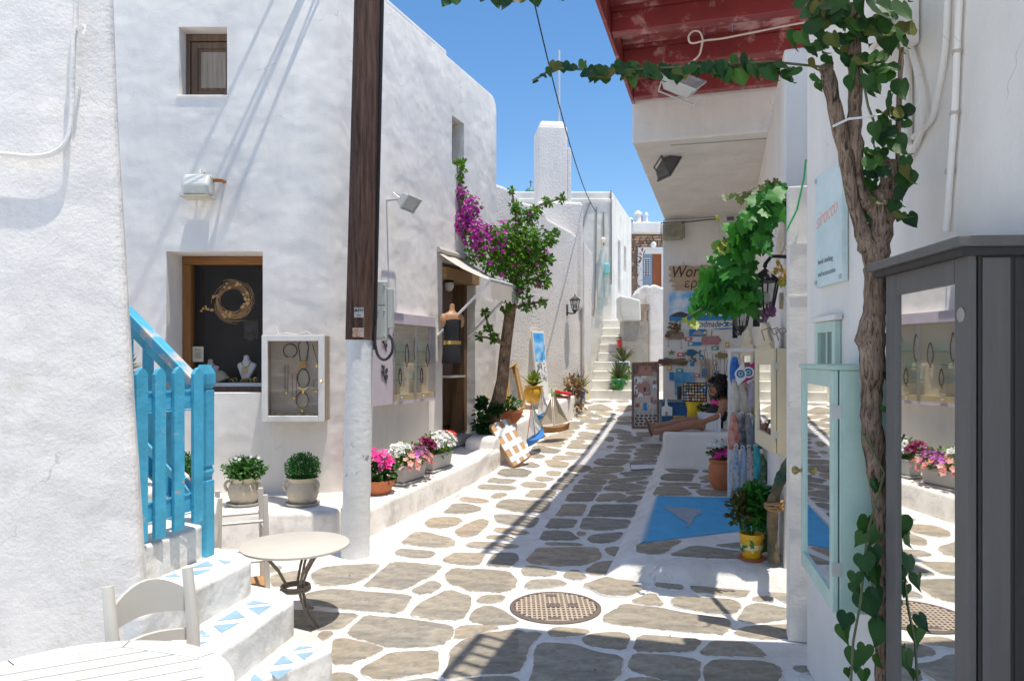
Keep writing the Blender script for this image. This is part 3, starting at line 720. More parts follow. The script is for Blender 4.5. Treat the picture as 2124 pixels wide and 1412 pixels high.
mb = MB(); mb.ball((cbx(1249.5), -.1, cbz(499)), .06, 8, 6); mb.tube([(cbx(1248.5), -.05, cbz(499)), (cbx(1248.5), -.05, cbz(518))], .016, 5); mb.build('bulb_lamp', mat('lamp_cream', (.8, .74, .6), .4), cb)
mb = MB(); mb.box(cbx(1252), cbx(1263), -.14, -.02, cbz(568), cbz(548)); mb.box(cbx(1253), cbx(1261), -.12, -.02, cbz(572), cbz(568)); mb.build('meter_box', mat('turquoise_box', (.25, .62, .60), .4), cb, bevel=.02)

# far house with rubble wall and two-tone door
sh = thing('rubble_house', 'distant rubble stone house with a grey and orange door', 'house', (P(1350, 0, 21).x, 21, 0))
def shp(px, py): return ((px - 1350) / F * 21, EYE - (py - HY) / F * 21)
x0, zt = shp(1285, 487); x1, zb = shp(1420, 760)
MB().box(x0, x1, .02, 3, zb, zt).build('wall', mat('mortar_brown', (.30, .23, .17), .9, var=.3, bump=.5), sh)
rub = mat('rubble_stone', (.40, .28, .20), .9, var=.25, vscale=12, rand=.45, bump=.6, bscale=25, col2=(.45, .27, .17), c2scale=3)
yy = 490
while yy < 616:
    xx = 1302 + random.uniform(-3, 0); hh = random.uniform(5, 9)
    while xx < 1396:
        ww = random.uniform(7, 16)
        if not (yy > 508 and xx + ww > 1322):
            (ax, az), (bx_, bz) = shp(xx, yy + hh - .8), shp(xx + ww - .9, yy)
            s = MB(); pl = smooth_poly([(ax + random.uniform(0, .02), az), (bx_, az + random.uniform(0, .02)), (bx_ - random.uniform(0, .02), bz), (ax, bz - random.uniform(0, .02))], 1, .2)
            s.plate(pl, -.03 - random.uniform(0, .03), .05); s.build('stone', rub, sh)
        xx += ww
    yy += hh
(ax, az), (bx_, bz) = shp(1308, 486), shp(1420, 465); MB().box(ax, bx_, -.35, 3, az, bz).build('parapet', SMOOTH, sh, bevel=.03)
fr = MB()
for (a, b, c, d) in ((1322, 1332, 516, 625), (1371, 1383, 516, 625), (1322, 1383, 513, 527)):
    (ax, az), (bx_, bz) = shp(a, d), shp(b, c); fr.box(ax, bx_, -.08 if c != 513 else -.083, .1, az, bz)
fr.build('door_surround', SMOOTH, sh, bevel=.01)
(ax, az), (bx_, bz) = shp(1332, 625), shp(1353, 527); d = MB().box(ax, bx_, -.03, .06, az, bz).build('door_leaf', mat('grey_blue_door', (.25, .30, .37), .5), sh, bevel=.008)
for r in range(8):
    for c in range(2):
        (ax, az), (bx_, bz) = shp(1337 + c * 5.4, 541 + r * 4.4), shp(1341.6 + c * 5.4, 537.8 + r * 4.4)
        MB().box(ax, bx_, -.036, -.028, az, bz).build('louvre', mat('louvre_dark', (.05, .055, .06), .6) if (r + c) % 9 else mat('louvre_dark', (.05, .055, .06), .6), d)
MB().box(shp(1336, 0)[0], shp(1348, 0)[0], -.034, -.03, shp(0, 572)[1], shp(0, 536)[1]).build('louvre_frame', mat('white_gloss', (.8, .8, .8), .4), d)
(ax, az), (bx_, bz) = shp(1353.4, 625), shp(1371, 527); d = MB().box(ax, bx_, -.035, .06, az, bz).build('door_leaf', wood('orange_wood', (.30, .085, .03), (.45, .15, .05)), sh)
for i in range(4):
    xx = ax + (bx_ - ax) * (i + .5) / 4; MB().box(xx - .012, xx + .012, -.05, -.03, az, bz).build('batten', wood('orange_wood', (.3, .1, .03), (.4, .15, .05)), d)
mb = MB(); mb.ball((shp(1352, 510)[0], -.25, shp(1352, 510)[1]), .09, 10, 8); mb.build('globe_lamp', mat('globe_white', (.85, .85, .85), .2), sh, smooth=True)
for i, (a, b, yt, yb, nm) in enumerate(((1311, 1320, 445, 470, 0), (1324, 1338, 430, 470, 1), (1337, 1341, 436, 466, 2), (1345, 1352, 431, 468, 1))):
    lab = ['squat grey metal chimney pot on the distant roof', 'wide white chimney on the distant roof', 'slim brown flue pipe beside the wide white chimney', 'white chimney half hidden behind the overhang on the distant roof'][i]
    (ax, az), (bx_, bz) = shp(a, yb), shp(b, yt)
    t = thing('roof_chimney', lab, 'chimney', (sh.location.x + (ax + bx_) / 2, 21.6, shp(0, 468)[1]), group='chimneys on the distant roof')
    hw = (bx_ - ax) / 2; h = bz - az
    m_ = [mat('zinc', (.38, .42, .48), .4, metal=.4), SMOOTH, mat('rusty_pipe', (.35, .24, .17), .8), SMOOTH][i]
    mb = MB(); mb.lathe([(hw * 1.0, -.3), (hw, h * .75), (hw * .9, h * .8)], 12); mb.build('stack', m_, t, smooth=True)
    mb = MB(); mb.lathe([(hw * 1.25, h * .8), (hw * 1.2, h * .86), (hw * .3, h)], 12); mb.build('cowl', SMOOTH if i != 2 else m_, t, smooth=True)
    if i == 1: mb = MB(); mb.box(-.5, .42, .1, .5, -.3, .26); mb.build('base', SMOOTH, t, bevel=.05)

# white arched wall, column and low wall behind the workshop
aw = thing('arched_wall', 'white rounded garden wall with arched niche beside the workshop wall', 'wall', (P(1355, 0, 14.2).x, 14.2, .9))
def awp(px, py): return ((px - 1355) / F * 14.2, EYE - (py - HY) / F * 14.2 - .9)
ol = [(1345, 860), (1345, 640), (1343, 612), (1347, 596), (1352, 590), (1360, 590), (1372, 595), (1400, 602), (1400, 860)]
MB().plate([awp(*p) for p in ol], 0, .9).build('wall', SMOOTH, aw, bevel=.05, seg=3)
ol = [(1326, 660), (1324.5, 625), (1327, 606), (1333, 595), (1341, 589), (1349, 588.5), (1356, 592), (1357, 660)]
MB().plate([awp(*p) for p in ol], .25, .95).build('arch_back', SMOOTH, aw, bevel=.03)
st_m = mat('column_stone', (.42, .34, .26), .85, var=.25, bump=.4)
x_, z_ = awp(1335.5, 650)
MB().lathe([(.07, -1.2), (.07, z_ + .02), (.085, z_ + .04)], 14, (x_, .05, 0)).build('column', st_m, aw, smooth=True)
MB().add([(x_ - .08, -.03, z_ + .04), (x_ + .08, -.03, z_ + .04), (x_ + .08, .13, z_ + .04), (x_ - .08, .13, z_ + .04), (x_ - .1, -.05, z_ + .19), (x_ + .1, -.05, z_ + .19), (x_ + .1, .15, z_ + .19), (x_ - .1, .15, z_ + .19)],
         [(3, 2, 1, 0), (4, 5, 6, 7), (0, 1, 5, 4), (1, 2, 6, 5), (2, 3, 7, 6), (3, 0, 4, 7)]).build('capital', st_m, aw, bevel=.01)
lw = thing('low_wall', 'low cream wall above stained plaster beside the far steps', 'wall', (P(1300, 0, 13.9).x, 13.9, .9))
def lwp(px, py): return ((px - 1300) / F * 13.9, EYE - (py - HY) / F * 13.9 - .9)
MB().plate([lwp(*p) for p in [(1286, 613), (1307, 616), (1328, 622), (1330, 665.5), (1292, 665.5), (1286, 655)]], -.02, .5).build('coping_wall', CREAM, lw, bevel=.03)
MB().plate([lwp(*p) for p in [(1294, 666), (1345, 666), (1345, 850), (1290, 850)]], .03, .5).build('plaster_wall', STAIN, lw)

# far steps
fs = thing('far_steps', 'cream painted flight of steps climbing at the end of the lane', 'steps', (1.82, 13.2, .9), RAD(-8))
zz = 0
for i in range(9):
    x0 = -.40 + .02 * i + .05 * (i > 3); x1 = .40 - .018 * i
    h = .172
    m = MB(); m.box(x0, x1, i * .235, 2.6, zz - .2 if i == 0 else zz + .001, zz + h); m.build('step', CREAM, fs, bevel=.022, seg=3)
    zz += h

# ------------------------------------------------------------------ ledges
def ledge(name, label, ring, ztop, m, zbot=-.1, bev=.05):
    c = sum((Vector(p) for p in ring), Vector((0, 0))) / len(ring)
    t = MB(); t.prism([(p[0] - c.x, p[1] - c.y) for p in ring], zbot, (lambda x, y: ztop(x + c.x, y + c.y)) if callable(ztop) else ztop)
    o = t.build(name, m, loc=(c.x, c.y, 0))
    bv = o.modifiers.new('b', 'BEVEL'); bv.width = bev; bv.segments = 3; bv.limit_method = 'ANGLE'; bv.angle_limit = RAD(30)
    realize(o)
    for p in o.data.polygons: p.use_smooth = True
    return tag(o, label, 'ledge')
E0, E1 = Vector((-1.30, 6.45)), Vector((-.14, 9.4))
NL = Vector((-.931, .366))
ledge('side_ledge', 'worn whitewashed ledge along the side wall carrying the flower boxes', [E0, E1, E1 + NL * .75, E0 + NL * .9 + Vector((0, .1))], lambda x, y: .28 + (y - 6.45) * .064, WORN, bev=.04)
ledge('front_ledge', 'whitewashed bench ledge under the shop window carrying the herb pots', [(-1.50, 6.12), (-1.46, 7.1), (-4.6, 7.1), (-4.6, 6.12)], .335, WORN, bev=.04)
pa, pb = gnd(1062, 935), gnd(1196, 862)
dl = Vector((pb.x - pa.x, pb.y - pa.y)).normalized(); nl = Vector((-dl.y, dl.x))
A = Vector((pa.x, pa.y)); B = Vector((pb.x, pb.y))
ledge('gallery_ledge', 'white ledge with painted stones below the rough stucco wall, holding model boats', [A, B, B + nl * .55, A + nl * .9], lambda x, y: G(y) + .36, WHITE, bev=.04)
ts = P(1010, 0, 9.9)
ledge('planter_rim', 'low rounded plaster rim round the foot of the bougainvillea', [(-.62, 9.35), (-.20, 9.35), (.02, 10.0), (-.2, 10.5), (-.5, 10.45)], .62, WHITE, bev=.08)
for k in range(7):
    a = A + dl * (.9 + k * .17) + nl * .2
    q = [a + dl * .05 + nl * .02, a + dl * .13 + nl * .02, a + dl * .13 + nl * .2, a + dl * .05 + nl * .2]
    lay_stone([Vector((x, y, 0)) for x, y in smooth_poly([tuple(v) for v in q], 1)], lambda x, y: G(y) + .36, bpy.data.objects['gallery_ledge'], .006)
lo = bpy.data.objects['gallery_ledge']
for c in lo.children: c.location -= lo.location

# ------------------------------------------------------------------ workshop platform
pl_root = thing('shop_platform', 'raised white platform with flagstones in front of the workshop', 'platform', (.89, 5.6, 0))
pl_root['kind'] = 'structure'; del pl_root['category']
def plx(Y): return .89 + .292 * (Y - 5.6)
m = MB(); rows = [5.42 + .24 * i for i in range(30)]
vs = []; fs_ = []
for Y in rows:
    g = G(Y); z = g + .12
    k = max(0, (Y - 5.42))
    for (dx, up) in ((-.16, -.02), (-.10, .03), (-.02, .09), (.06, .118), (.5, .12), (1.1, .12), (2.4, .12)):
        yy_ = Y - dx * .28
        vs.append((plx(Y) + dx - .89, yy_ - 5.6, G(yy_) + up))
n = 7
for j in range(len(rows) - 1):
    fs_ += [(j * n + i, j * n + i + 1, (j + 1) * n + i + 1, (j + 1) * n + i) for i in range(n - 1)]
# front riser
base = len(vs)
for i in range(n):
    x, y, z = vs[i]
    vs.append((x, y - .05, min(z, G(5.5) + .085))); 
for i in range(n):
    x, y, z = vs[i]
    vs.append((x, y - .09 - .06, G(5.3) - .03))
for i in range(n - 1):
    fs_ += [(base + i, base + i + 1, i + 1, i), (base + n + i, base + n + i + 1, base + i + 1, base + i)]
m.add(vs, fs_); plat = m.build('platform', PAINT, pl_root, smooth=True, autosm=False)
for rg in PLATFORM_STONES:
    o = lay_stone(rg, lambda x, y: G(y) + .12, pl_root, .007)
    o.location -= pl_root.location

# ------------------------------------------------------------------ right hand houses
rh = thing('workshop_house', 'white workshop house on the right with deep overhanging upper storey', 'house', (1.243, 7.48, 0), W_OVER.rz)
# local frame: x across the lane (right), y up the lane
ZS, ZT = 3.863, 4.45
MB().box(0, 2.8, 0, 5.1, ZS, ZT).build('overhang', WHITE, rh, bevel=.02)
rw_x = 1.75
def rl(p):   # world to workshop frame
    v = Vector((p[0] - 1.243, p[1] - 7.48)); c, s = math.cos(-W_OVER.rz), math.sin(-W_OVER.rz)
    return (v.x * c - v.y * s, v.x * s + v.y * c)
a_, b_ = rl((1.955, 5.2)), rl((3.84, 11.65))
MB().prism([a_, (b_[0], b_[1] + .3), (b_[0] + 1.5, b_[1] + .3), (a_[0] + 1.5, a_[1])], -.1, ZS - .002).build('side_wall', SMOOTH, rh, bevel=.02)
q_ = rl((1.55, 3.75)); MB().prism([(q_[0] + 1.05, q_[1] - .3), (a_[0] + 1.05, a_[1] + .1), (a_[0] + 1.4, a_[1] + .1), (q_[0] + 1.4, q_[1] - .3)], -.1, ZS - .01).build('recess_wall', SMOOTH, rh)
c_ = rl((2.43, 11.55))
MB().box(c_[0] - .02, b_[0] + .5, c_[1], c_[1] + 1.5, 0, ZS - .004).build('back_wall', SMOOTH, rh, bevel=.02)
# terrace railing over the edge (throws the barred shadow on the lane)
rail = thing('terrace_railing', 'slatted railing along the edge of the red roof and terrace above the workshop', 'railing', (1.243, 7.48, ZT), W_OVER.rz)
redw = wood('red_paint', (.34, .045, .05), (.27, .03, .035), .45, axis='X', bump=.25, rand=.12)
MB().box(.0, .06, -2.2, 4.4, .78, .85).build('top_rail', redw, rail)
MB().box(.01, .05, -2.2, 4.4, .10, .15).build('bottom_rail', redw, rail)
bal = MB().box(.018, .042, -.016, .016, .15, .78).mesh('baluster'); bal.materials.append(redw)
for i in range(66):
    b = bpy.data.objects.new('baluster', bal); COL.objects.link(b); b.parent = rail; b.location = (0, -2.15 + i * .1, 0)

# ------------------------------------------------------------------ near right house
nh = thing('near_house', 'white house wall at the right edge behind the dark display cabinet', 'house', (1.38, 1.0, 0))
nw = MB(); nw.prism([(-.16, -3), (.17, 2.82), (1.6, 2.7), (1.6, -3)], -.1, 3.35); nw.build('wall', SMOOTH, nh, bevel=.03, seg=3)

# balcony above the camera, seen only by its shadow
bc = thing('front_balcony', 'balcony of the near house, its shadow lies across the foreground stones', 'balcony', (.70, 3.92, 4.0), W_OVER.rz)
MB().box(0, 1.1, -5, 0, -.12, 0).build('slab', WHITE, bc)
bw = mat('white_gloss', (.8, .8, .8), .4)
MB().box(-.02, .03, -5, -.22, .80, .86).build('top_rail', bw, bc)
bb = MB().box(-.01, .02, -.014, .014, 0, .8).mesh('baluster'); bb.materials.append(bw)
for i in range(34):
    b = bpy.data.objects.new('baluster', bb); COL.objects.link(b); b.parent = bc; b.location = (0, -.24 - i * .13, 0)

# ------------------------------------------------------------------ foreground wall at left
fw = thing('battered_wall', 'thick leaning whitewashed wall filling the left foreground', 'wall', (-1.52, 3.08, 0))
mb = MB(); flat = []; k = 5
zsl = [-.1 + .3 * i for i in range(13)]
for z in zsl:
    lean = .075 * max(0, z) - .004 * z * z + .012 * mnoise.noise((0, 0, z * 1.7))
    flat += [(-lean, lean * .15, z), (-.10 - lean, .22, z), (-.4 - lean, .6, z), (-3.5, .9, z), (-3.5, -.55 + lean * .3, z)]
fsx = []
for i in range(len(zsl) - 1):
    fsx += [(i * k + j, i * k + (j + 1) % k, (i + 1) * k + (j + 1) % k, (i + 1) * k + j)[::-1] for j in range(k)]
fsx += [list(range(k)), [(len(zsl) - 1) * k + j for j in range(k)][::-1]]
mb.add(flat, fsx)
FOREW = stucco('fore_stucco', fine=.7, fscale=46, fdist=.008, big=.8, bigscale=3, dpos=.62, dw=.05, dirt=(.60, .55, .44))
o = mb.build('wall', FOREW, fw)
bv = o.modifiers.new('b', 'BEVEL'); bv.width = .05; bv.segments = 4; bv.limit_method = 'ANGLE'; bv.angle_limit = RAD(50)
# ================================================================== foliage helpers
LEAF_V = [(0, 0, 0), (.32, .28, .07), (.26, .7, .05), (0, 1, -.05), (-.26, .7, .05), (-.32, .28, .07), (0, .45, -.02)]
LEAF_F = [(0, 1, 6), (1, 2, 6), (2, 3, 6), (3, 4, 6), (4, 5, 6), (5, 0, 6)]
HEART_V = [(0, 0, 0), (.26, -.14, .05), (.5, .02, .09), (.5, .34, .08), (.3, .68, .02), (0, 1.08, -.12), (-.3, .68, .02), (-.5, .34, .08), (-.5, .02, .09), (-.26, -.14, .05), (0, .4, -.03)]
HEART_F = [(i, i + 1, 10) for i in range(9)] + [(9, 0, 10)]
def heart_leaf(curl, fold, wave, tip):
    """a leaf blade with folded halves, drooping tip and wavy rim"""
    ol = [(0, .02), (.10, -.10), (.24, -.15), (.38, -.10), (.48, .04), (.52, .20), (.47, .38), (.38, .54), (.26, .69), (.14, .84), (.05, .98), (0, 1.08)]
    ol = ol + [(-x, y) for x, y in ol[-2:0:-1]]
    n = len(ol); vs = []; cx, cy = 0, .36
    for k in (1.0, .72, .38):
        for i, (x, y) in enumerate(ol):
            X, Y = cx + (x - cx) * k, cy + (y - cy) * k
            vs.append((X, Y, fold * abs(X) - curl * Y * Y - tip * max(0, Y - .6) ** 2 * 2 + (wave * math.sin(i * 2.1) if k == 1.0 else 0)))
    vs.append((0, .36, -curl * .13))
    fs = [(r * n + i, r * n + (i + 1) % n, (r + 1) * n + (i + 1) % n, (r + 1) * n + i) for r in range(2) for i in range(n)] + [(2 * n + i, 2 * n + (i + 1) % n, 3 * n) for i in range(n)]
    return vs, fs
def rmat(n=None, up=.3):
    """random orientation; y axis of the leaf points along n loosely"""
    d = Vector((random.gauss(0, 1), random.gauss(0, 1), random.gauss(0, 1)))
    if n is not None: d = Vector(n) * 1.2 + d * .7
    d.normalize()
    return d.to_track_quat('Y', 'Z').to_matrix().to_4x4() @ Matrix.Rotation(random.uniform(-1.2, 1.2), 4, 'Y')
def leaves(mb, c, rad, n, size, shell=.55, V=LEAF_V, Fc=LEAF_F, flat=1.0):
    c = Vector(c)
    for _ in range(n):
        d = Vector((random.gauss(0, 1), random.gauss(0, 1), random.gauss(0, 1))).normalized()
        k = (shell + (1 - shell) * random.random()) if random.random() < .8 else random.random()
        p = c + Vector((d.x * rad[0], d.y * rad[1], d.z * rad[2])) * k
        s = size * random.uniform(.65, 1.25)
        mb.add(V, Fc, Matrix.Translation(p) @ rmat(d) @ Matrix.Diagonal((s, s, s, 1)))
    return mb
def blossom(mb, p, s, n=None, petals=5):
    R = Vector(n if n is not None else (random.uniform(-.5, .5), -.7, .7)).to_track_quat('Z', 'Y').to_matrix().to_4x4()
    vs = [(0, 0, -.15)]; fs = []
    k = petals * 2
    for i in range(k):
        a = 2 * PI * i / k; r = 1.0 if i % 2 == 0 else .62
        vs.append((math.cos(a) * r, math.sin(a) * r, .22 if i % 2 == 0 else .1))
    fs = [(0, i + 1, (i + 1) % k + 1) for i in range(k)]
    mb.add(vs, fs, Matrix.Translation(p) @ R @ Matrix.Diagonal((s, s, s, 1)))
def blossoms(mb, c, rad, n, s, face=(0, -.6, .8)):
    for _ in range(n):
        d = Vector((random.gauss(0, 1), random.gauss(0, 1), abs(random.gauss(0, 1)))).normalized()
        if d.y > .5: d.y *= -1
        blossom(mb, Vector(c) + Vector((d.x * rad[0], d.y * rad[1], d.z * rad[2])) * random.uniform(.85, 1.1), s * random.uniform(.75, 1.2), d + Vector(face) * .6)
    return mb
def bez(a, b, c, n=8):
    a, b, c = Vector(a), Vector(b), Vector(c)
    return [(1 - t) ** 2 * a + 2 * t * (1 - t) * b + t * t * c for t in [i / n for i in range(n + 1)]]

def bark_mat(name, c1, c2, c3):
    m = bpy.data.materials.new(name); m.use_nodes = True; nt = m.node_tree; b = nt.nodes['Principled BSDF']; b.inputs['Roughness'].default_value = .95; b.inputs['Specular IOR Level'].default_value = .15
    L = nt.links.new; tc = nt.nodes.new('ShaderNodeTexCoord')
    mp = nt.nodes.new('ShaderNodeMapping'); mp.inputs['Scale'].default_value = (1, 1, .16); L(tc.outputs['Object'], mp.inputs[0])
    a = nt.nodes.new('ShaderNodeTexNoise'); a.inputs['Scale'].default_value = 75; a.inputs['Detail'].default_value = 6; a.inputs['Roughness'].default_value = .65; a.inputs['Distortion'].default_value = 1.2; L(mp.outputs[0], a.inputs['Vector'])
    cr = nt.nodes.new('ShaderNodeValToRGB'); e = cr.color_ramp.elements; e[0].position = .36; e[0].color = (*c1, 1); e[1].position = .70; e[1].color = (*c3, 1); x = e.new(.5); x.color = (*c2, 1); L(a.outputs[0], cr.inputs[0])
    n = nt.nodes.new('ShaderNodeTexNoise'); n.inputs['Scale'].default_value = 9; n.inputs['Detail'].default_value = 4; L(tc.outputs['Object'], n.inputs['Vector'])
    mr = nt.nodes.new('ShaderNodeMapRange'); mr.inputs[1].default_value = .3; mr.inputs[2].default_value = .7; mr.inputs[3].default_value = .65; mr.inputs[4].default_value = 1.3; L(n.outputs[0], mr.inputs[0])
    hs = nt.nodes.new('ShaderNodeHueSaturation'); L(cr.outputs[0], hs.inputs['Color']); L(mr.outputs[0], hs.inputs['Value']); L(hs.outputs[0], b.inputs['Base Color'])
    bp = nt.nodes.new('ShaderNodeBump'); bp.inputs['Strength'].default_value = 1; bp.inputs['Distance'].default_value = .012; L(a.outputs[0], bp.inputs['Height'])
    bq = nt.nodes.new('ShaderNodeBump'); bq.inputs['Strength'].default_value = .7; bq.inputs['Distance'].default_value = .03; L(n.outputs[0], bq.inputs['Height']); L(bp.outputs[0], bq.inputs['Normal']); L(bq.outputs[0], b.inputs['Normal'])
    MATS[name] = m; return m
G_DARK = leaf_mat('leaf_dark', (.012, .05, .014), (.035, .11, .02))
G_MID = leaf_mat('leaf_mid', (.03, .12, .02), (.07, .20, .03))
G_LITE = leaf_mat('leaf_light', (.09, .22, .03), (.20, .33, .06))
G_OLIVE = leaf_mat('leaf_olive', (.07, .11, .03), (.14, .16, .05))
G_VINE = leaf_mat('leaf_vine', (.010, .05, .012), (.04, .12, .018), rough=.55, trans=.3)
G_GRAPE = leaf_mat('leaf_grape', (.02, .14, .02), (.07, .30, .03), rough=.45, trans=.35)
RED_L = leaf_mat('leaf_rust', (.10, .05, .02), (.16, .10, .03))
MAGENTA = leaf_mat('petal_magenta', (.42, .02, .30), (.62, .06, .46), trans=.4)
PINK = leaf_mat('petal_pink', (.80, .03, .28), (.85, .10, .42), trans=.3)
WHITEP = leaf_mat('petal_white', (.85, .84, .80), (.80, .80, .76), trans=.3)
SALMON = leaf_mat('petal_salmon', (.80, .22, .18), (.85, .55, .48), trans=.3)
PURPLEP = leaf_mat('petal_burgundy', (.16, .008, .05), (.26, .01, .09), trans=.3)
REDP = leaf_mat('petal_red', (.75, .015, .01), (.85, .05, .03), trans=.3)
BARK = bark_mat('vine_bark', (.045, .028, .02), (.26, .18, .13), (.36, .29, .23))
BARK2 = bark_mat('bougain_bark', (.08, .05, .03), (.30, .20, .13), (.42, .32, .23))
TERRA = mat('terracotta', (.52, .17, .07), .8, var=.15, bump=.15)
SOIL = mat('soil', (.06, .04, .03), .95, bump=.5)
GOLD = mat('gold', (.75, .50, .14), .25, metal=1.0)
BLACKM = mat('black_metal', (.02, .02, .022), .4, metal=.3)
BLACKC = mat('black_cord', (.015, .015, .017), .6)
GREYPL = mat('grey_plastic', (.42, .42, .39), .5)
DKGREY = mat('dark_grey_metal', (.11, .11, .11), .45, metal=.3)
LTGREY = mat('light_grey_metal', (.50, .51, .49), .45, metal=.2, var=.1)
WGLOSS = mat('white_gloss', (.8, .8, .8), .4)
WPAINTW = mat('white_painted_wood', (.76, .74, .70), .5, var=.06, vscale=10, bump=.1)
GLASS = glass_mat('clear_glass')
GLASS_D = glass_mat('window_glass', (.9, .9, .9), .015)
MIRROR = mat('mirror', (.88, .90, .89), .015, metal=1.0)
BLUE = mat('fence_blue', (.07, .41, .61), .55, var=.28, vscale=7, bump=.35, bscale=30, col2=(.42, .32, .22), c2scale=7, c2pos=.635, c2w=.012)
BLUE_R = mat('handrail_blue', (.06, .38, .62), .5, var=.2, vscale=5, bump=.2, bscale=30, col2=(.60, .50, .40), c2scale=3.2, c2pos=.50, c2w=.05)
BROWNW = wood('brown_frame', (.20, .085, .025), (.33, .15, .05), .5, axis='X')
OLDW = wood('old_shutter', (.10, .06, .04), (.20, .13, .09), .8, axis='Z')
GREYW = wood('driftwood', (.23, .18, .14), (.40, .33, .26), .85, axis='Z')

# ================================================================== jewellery house parts
x0, x1, z0, z1 = a1.x + 1.73, b1.x + 1.73, a1.z, b1.z
wn_ = MB(); wn_.box(x0 + .002, x1 - .002, .33, .44, z1 - .085, z1 - .003); win = wn_.build('window', BROWNW, lh, bevel=.006)
MB().box(x0 + .003, x0 + .085, .332, .442, z0 + .09, z1 - .088).build('frame', wood('brown_frame_v', (.20, .085, .025), (.33, .15, .05), .5, axis='Z'), win, bevel=.006)
MB().box(x1 - .07, x1 - .004, .332, .442, z0 + .09, z1 - .088).build('frame', MATS['brown_frame_v'], win, bevel=.006)
MB().box(x0 + .003, x1 - .003, .33, .442, z0 + .003, z0 + .05).build('sill', OLDW, win, bevel=.006)
MB().box(x0 + .003, x1 - .003, .31, .442, z0 + .052, z0 + .088).build('sill', mat('sill_grey', (.45, .48, .50), .6), win)
MB().box(x0 + .08, x1 - .06, .39, .394, z0 + .088, z1 - .08).build('pane', GLASS_D, win)
NI = mat('niche_dark', (.05, .042, .04), .85, var=.3, vscale=3)
n_ = MB(); n_.box(x0 + .006, x0 + .02, .45, .84, z0 + .01, z1 - .01); n_.box(x1 - .02, x1 - .006, .45, .84, z0 + .01, z1 - .01); n_.box(x0 + .02, x1 - .02, .83, .84, z0 + .01, z1 - .01)
n_.box(x0 + .02, x1 - .02, .45, .828, z1 - .025, z1 - .012); n_.box(x0 + .02, x1 - .02, .45, .828, z0 + .012, z0 + .07); n_.build('display_niche', NI, win)
p_ = MB(); p_.box(x0 + .45, x0 + .60, .815, .826, z0 + .55, z0 + .75); p_.box(x0 + .66, x0 + .80, .815, .826, z0 + .52, z0 + .72); p_.box(x0 + .50, x0 + .56, .78, .81, z0 + .53, z0 + .60); p_.build('picture', mat('dim_picture', (.10, .09, .085), .5, var=.5, vscale=15), win)
# twig wreath
def Pf(px, py, dep): return P(px, py, 7.0 + dep)
c = Pf(484, 623, .43)
wr = thing('twig_wreath', 'round twig wreath with golden leaves hanging in the shop window', 'wreath', c)
tw = MB()
for i in range(95):
    a0 = random.uniform(0, 2 * PI); R = random.uniform(.125, .205); al = random.uniform(.6, 1.6); dr = random.uniform(-.03, .05)
    pts = [(math.cos(a0 + al * t) * (R + dr * t), random.uniform(-.02, .02), math.sin(a0 + al * t) * (R + dr * t)) for t in (0, .25, .5, .75, 1)]
    tw.tube(pts, .0022, 4)
tw.build('twigs', mat('twig', (.80, .48, .20), .8), wr)
lv = MB()
for i in range(26):
    a = random.uniform(.3, 5.6); R = random.uniform(.12, .2)
    s = random.uniform(.018, .034); lv.add(HEART_V, HEART_F, Matrix.Translation((math.cos(a - 2.6) * R, -.03, math.sin(a - 2.6) * R)) @ Matrix.Rotation(PI / 2, 4, 'X') @ Matrix.Rotation(random.uniform(0, 6), 4, 'Z') @ Matrix.Diagonal((s, s, s, 1)))
for i in range(7): lv.add(HEART_V, HEART_F, Matrix.Translation((-.2 - i * .018, -.03, -.08 + random.uniform(-.03, .03))) @ Matrix.Rotation(PI / 2, 4, 'X') @ Matrix.Rotation(random.uniform(0, 6), 4, 'Z') @ Matrix.Diagonal((.025, .025, .025, 1)))
lv.build('leaves', mat('gold_leaf', (.95, .55, .20), .5), wr)
def bust(px, py, dep, s, lab):
    t = thing('display_bust', lab, 'bust', Pf(px, py, dep), group='jewellery busts')
    b = MB()
    ol = [(-.04, .40), (.04, .40), (.045, .33), (.07, .29), (.17, .26), (.17, .23), (.06, .02), (.03, 0), (-.05, 0), (-.08, .02), (-.15, .22), (-.15, .26), (-.07, .29), (-.045, .33)]
    b.plate([(x * s, z * s) for x, z in ol], -.05 * s, .03 * s); b.build('body', mat('bust_linen', (.85, .85, .88), .7), t, bevel=.02, seg=3)
    n = MB(); n.torus((0, -.01 * s, .36 * s), .045 * s, .012 * s, 14, 6); n.tube(bez((-.07 * s, -.06 * s, .29 * s), (0, -.08 * s, .10 * s), (.08 * s, -.06 * s, .29 * s)), .008 * s, 6)
    for k in range(6): n.tube([(-.06 * s + .012 * k, -.062 * s, .2 * s), (-.06 * s + .012 * k, -.062 * s, (.06 + .01 * k) * s)], .004 * s, 4)
    n.build('necklace', GOLD, t, smooth=True)
    return t
bust(512, 786, .55, .62, 'white linen neck bust with gold necklace in the shop window')
bust(437, 788, .6, .55, 'white linen neck bust half hidden behind the notice card in the shop window')
t = thing('straw_hat', 'small cream cloche hat on the shop window sill', 'hat', Pf(461, 790, .5))
MB().lathe([(.085, 0), (.07, .03), (.06, .075), (.04, .105), (.001, .115)], 16, M=Matrix.Rotation(RAD(-25), 4, 'Y')).build('crown', mat('hat_cream', (.62, .55, .40), .8), t, smooth=True)
mb = MB(); mb.torus((-.05, -.05, .04), .02, .008, 10, 5); mb.build('flower', GOLD, t)
t = thing('gold_trinkets', 'heap of gold chains on the shop window sill', 'jewellery', Pf(500, 793, .5))
mb = MB()
for i in range(16): mb.torus((random.uniform(-.12, .17), random.uniform(-.03, .03), random.uniform(.0, .035)), random.uniform(.015, .035), .004, 10, 4, M=Matrix.Rotation(random.uniform(-.4, .4), 4, 'X'))
mb.build('chains', GOLD, t)
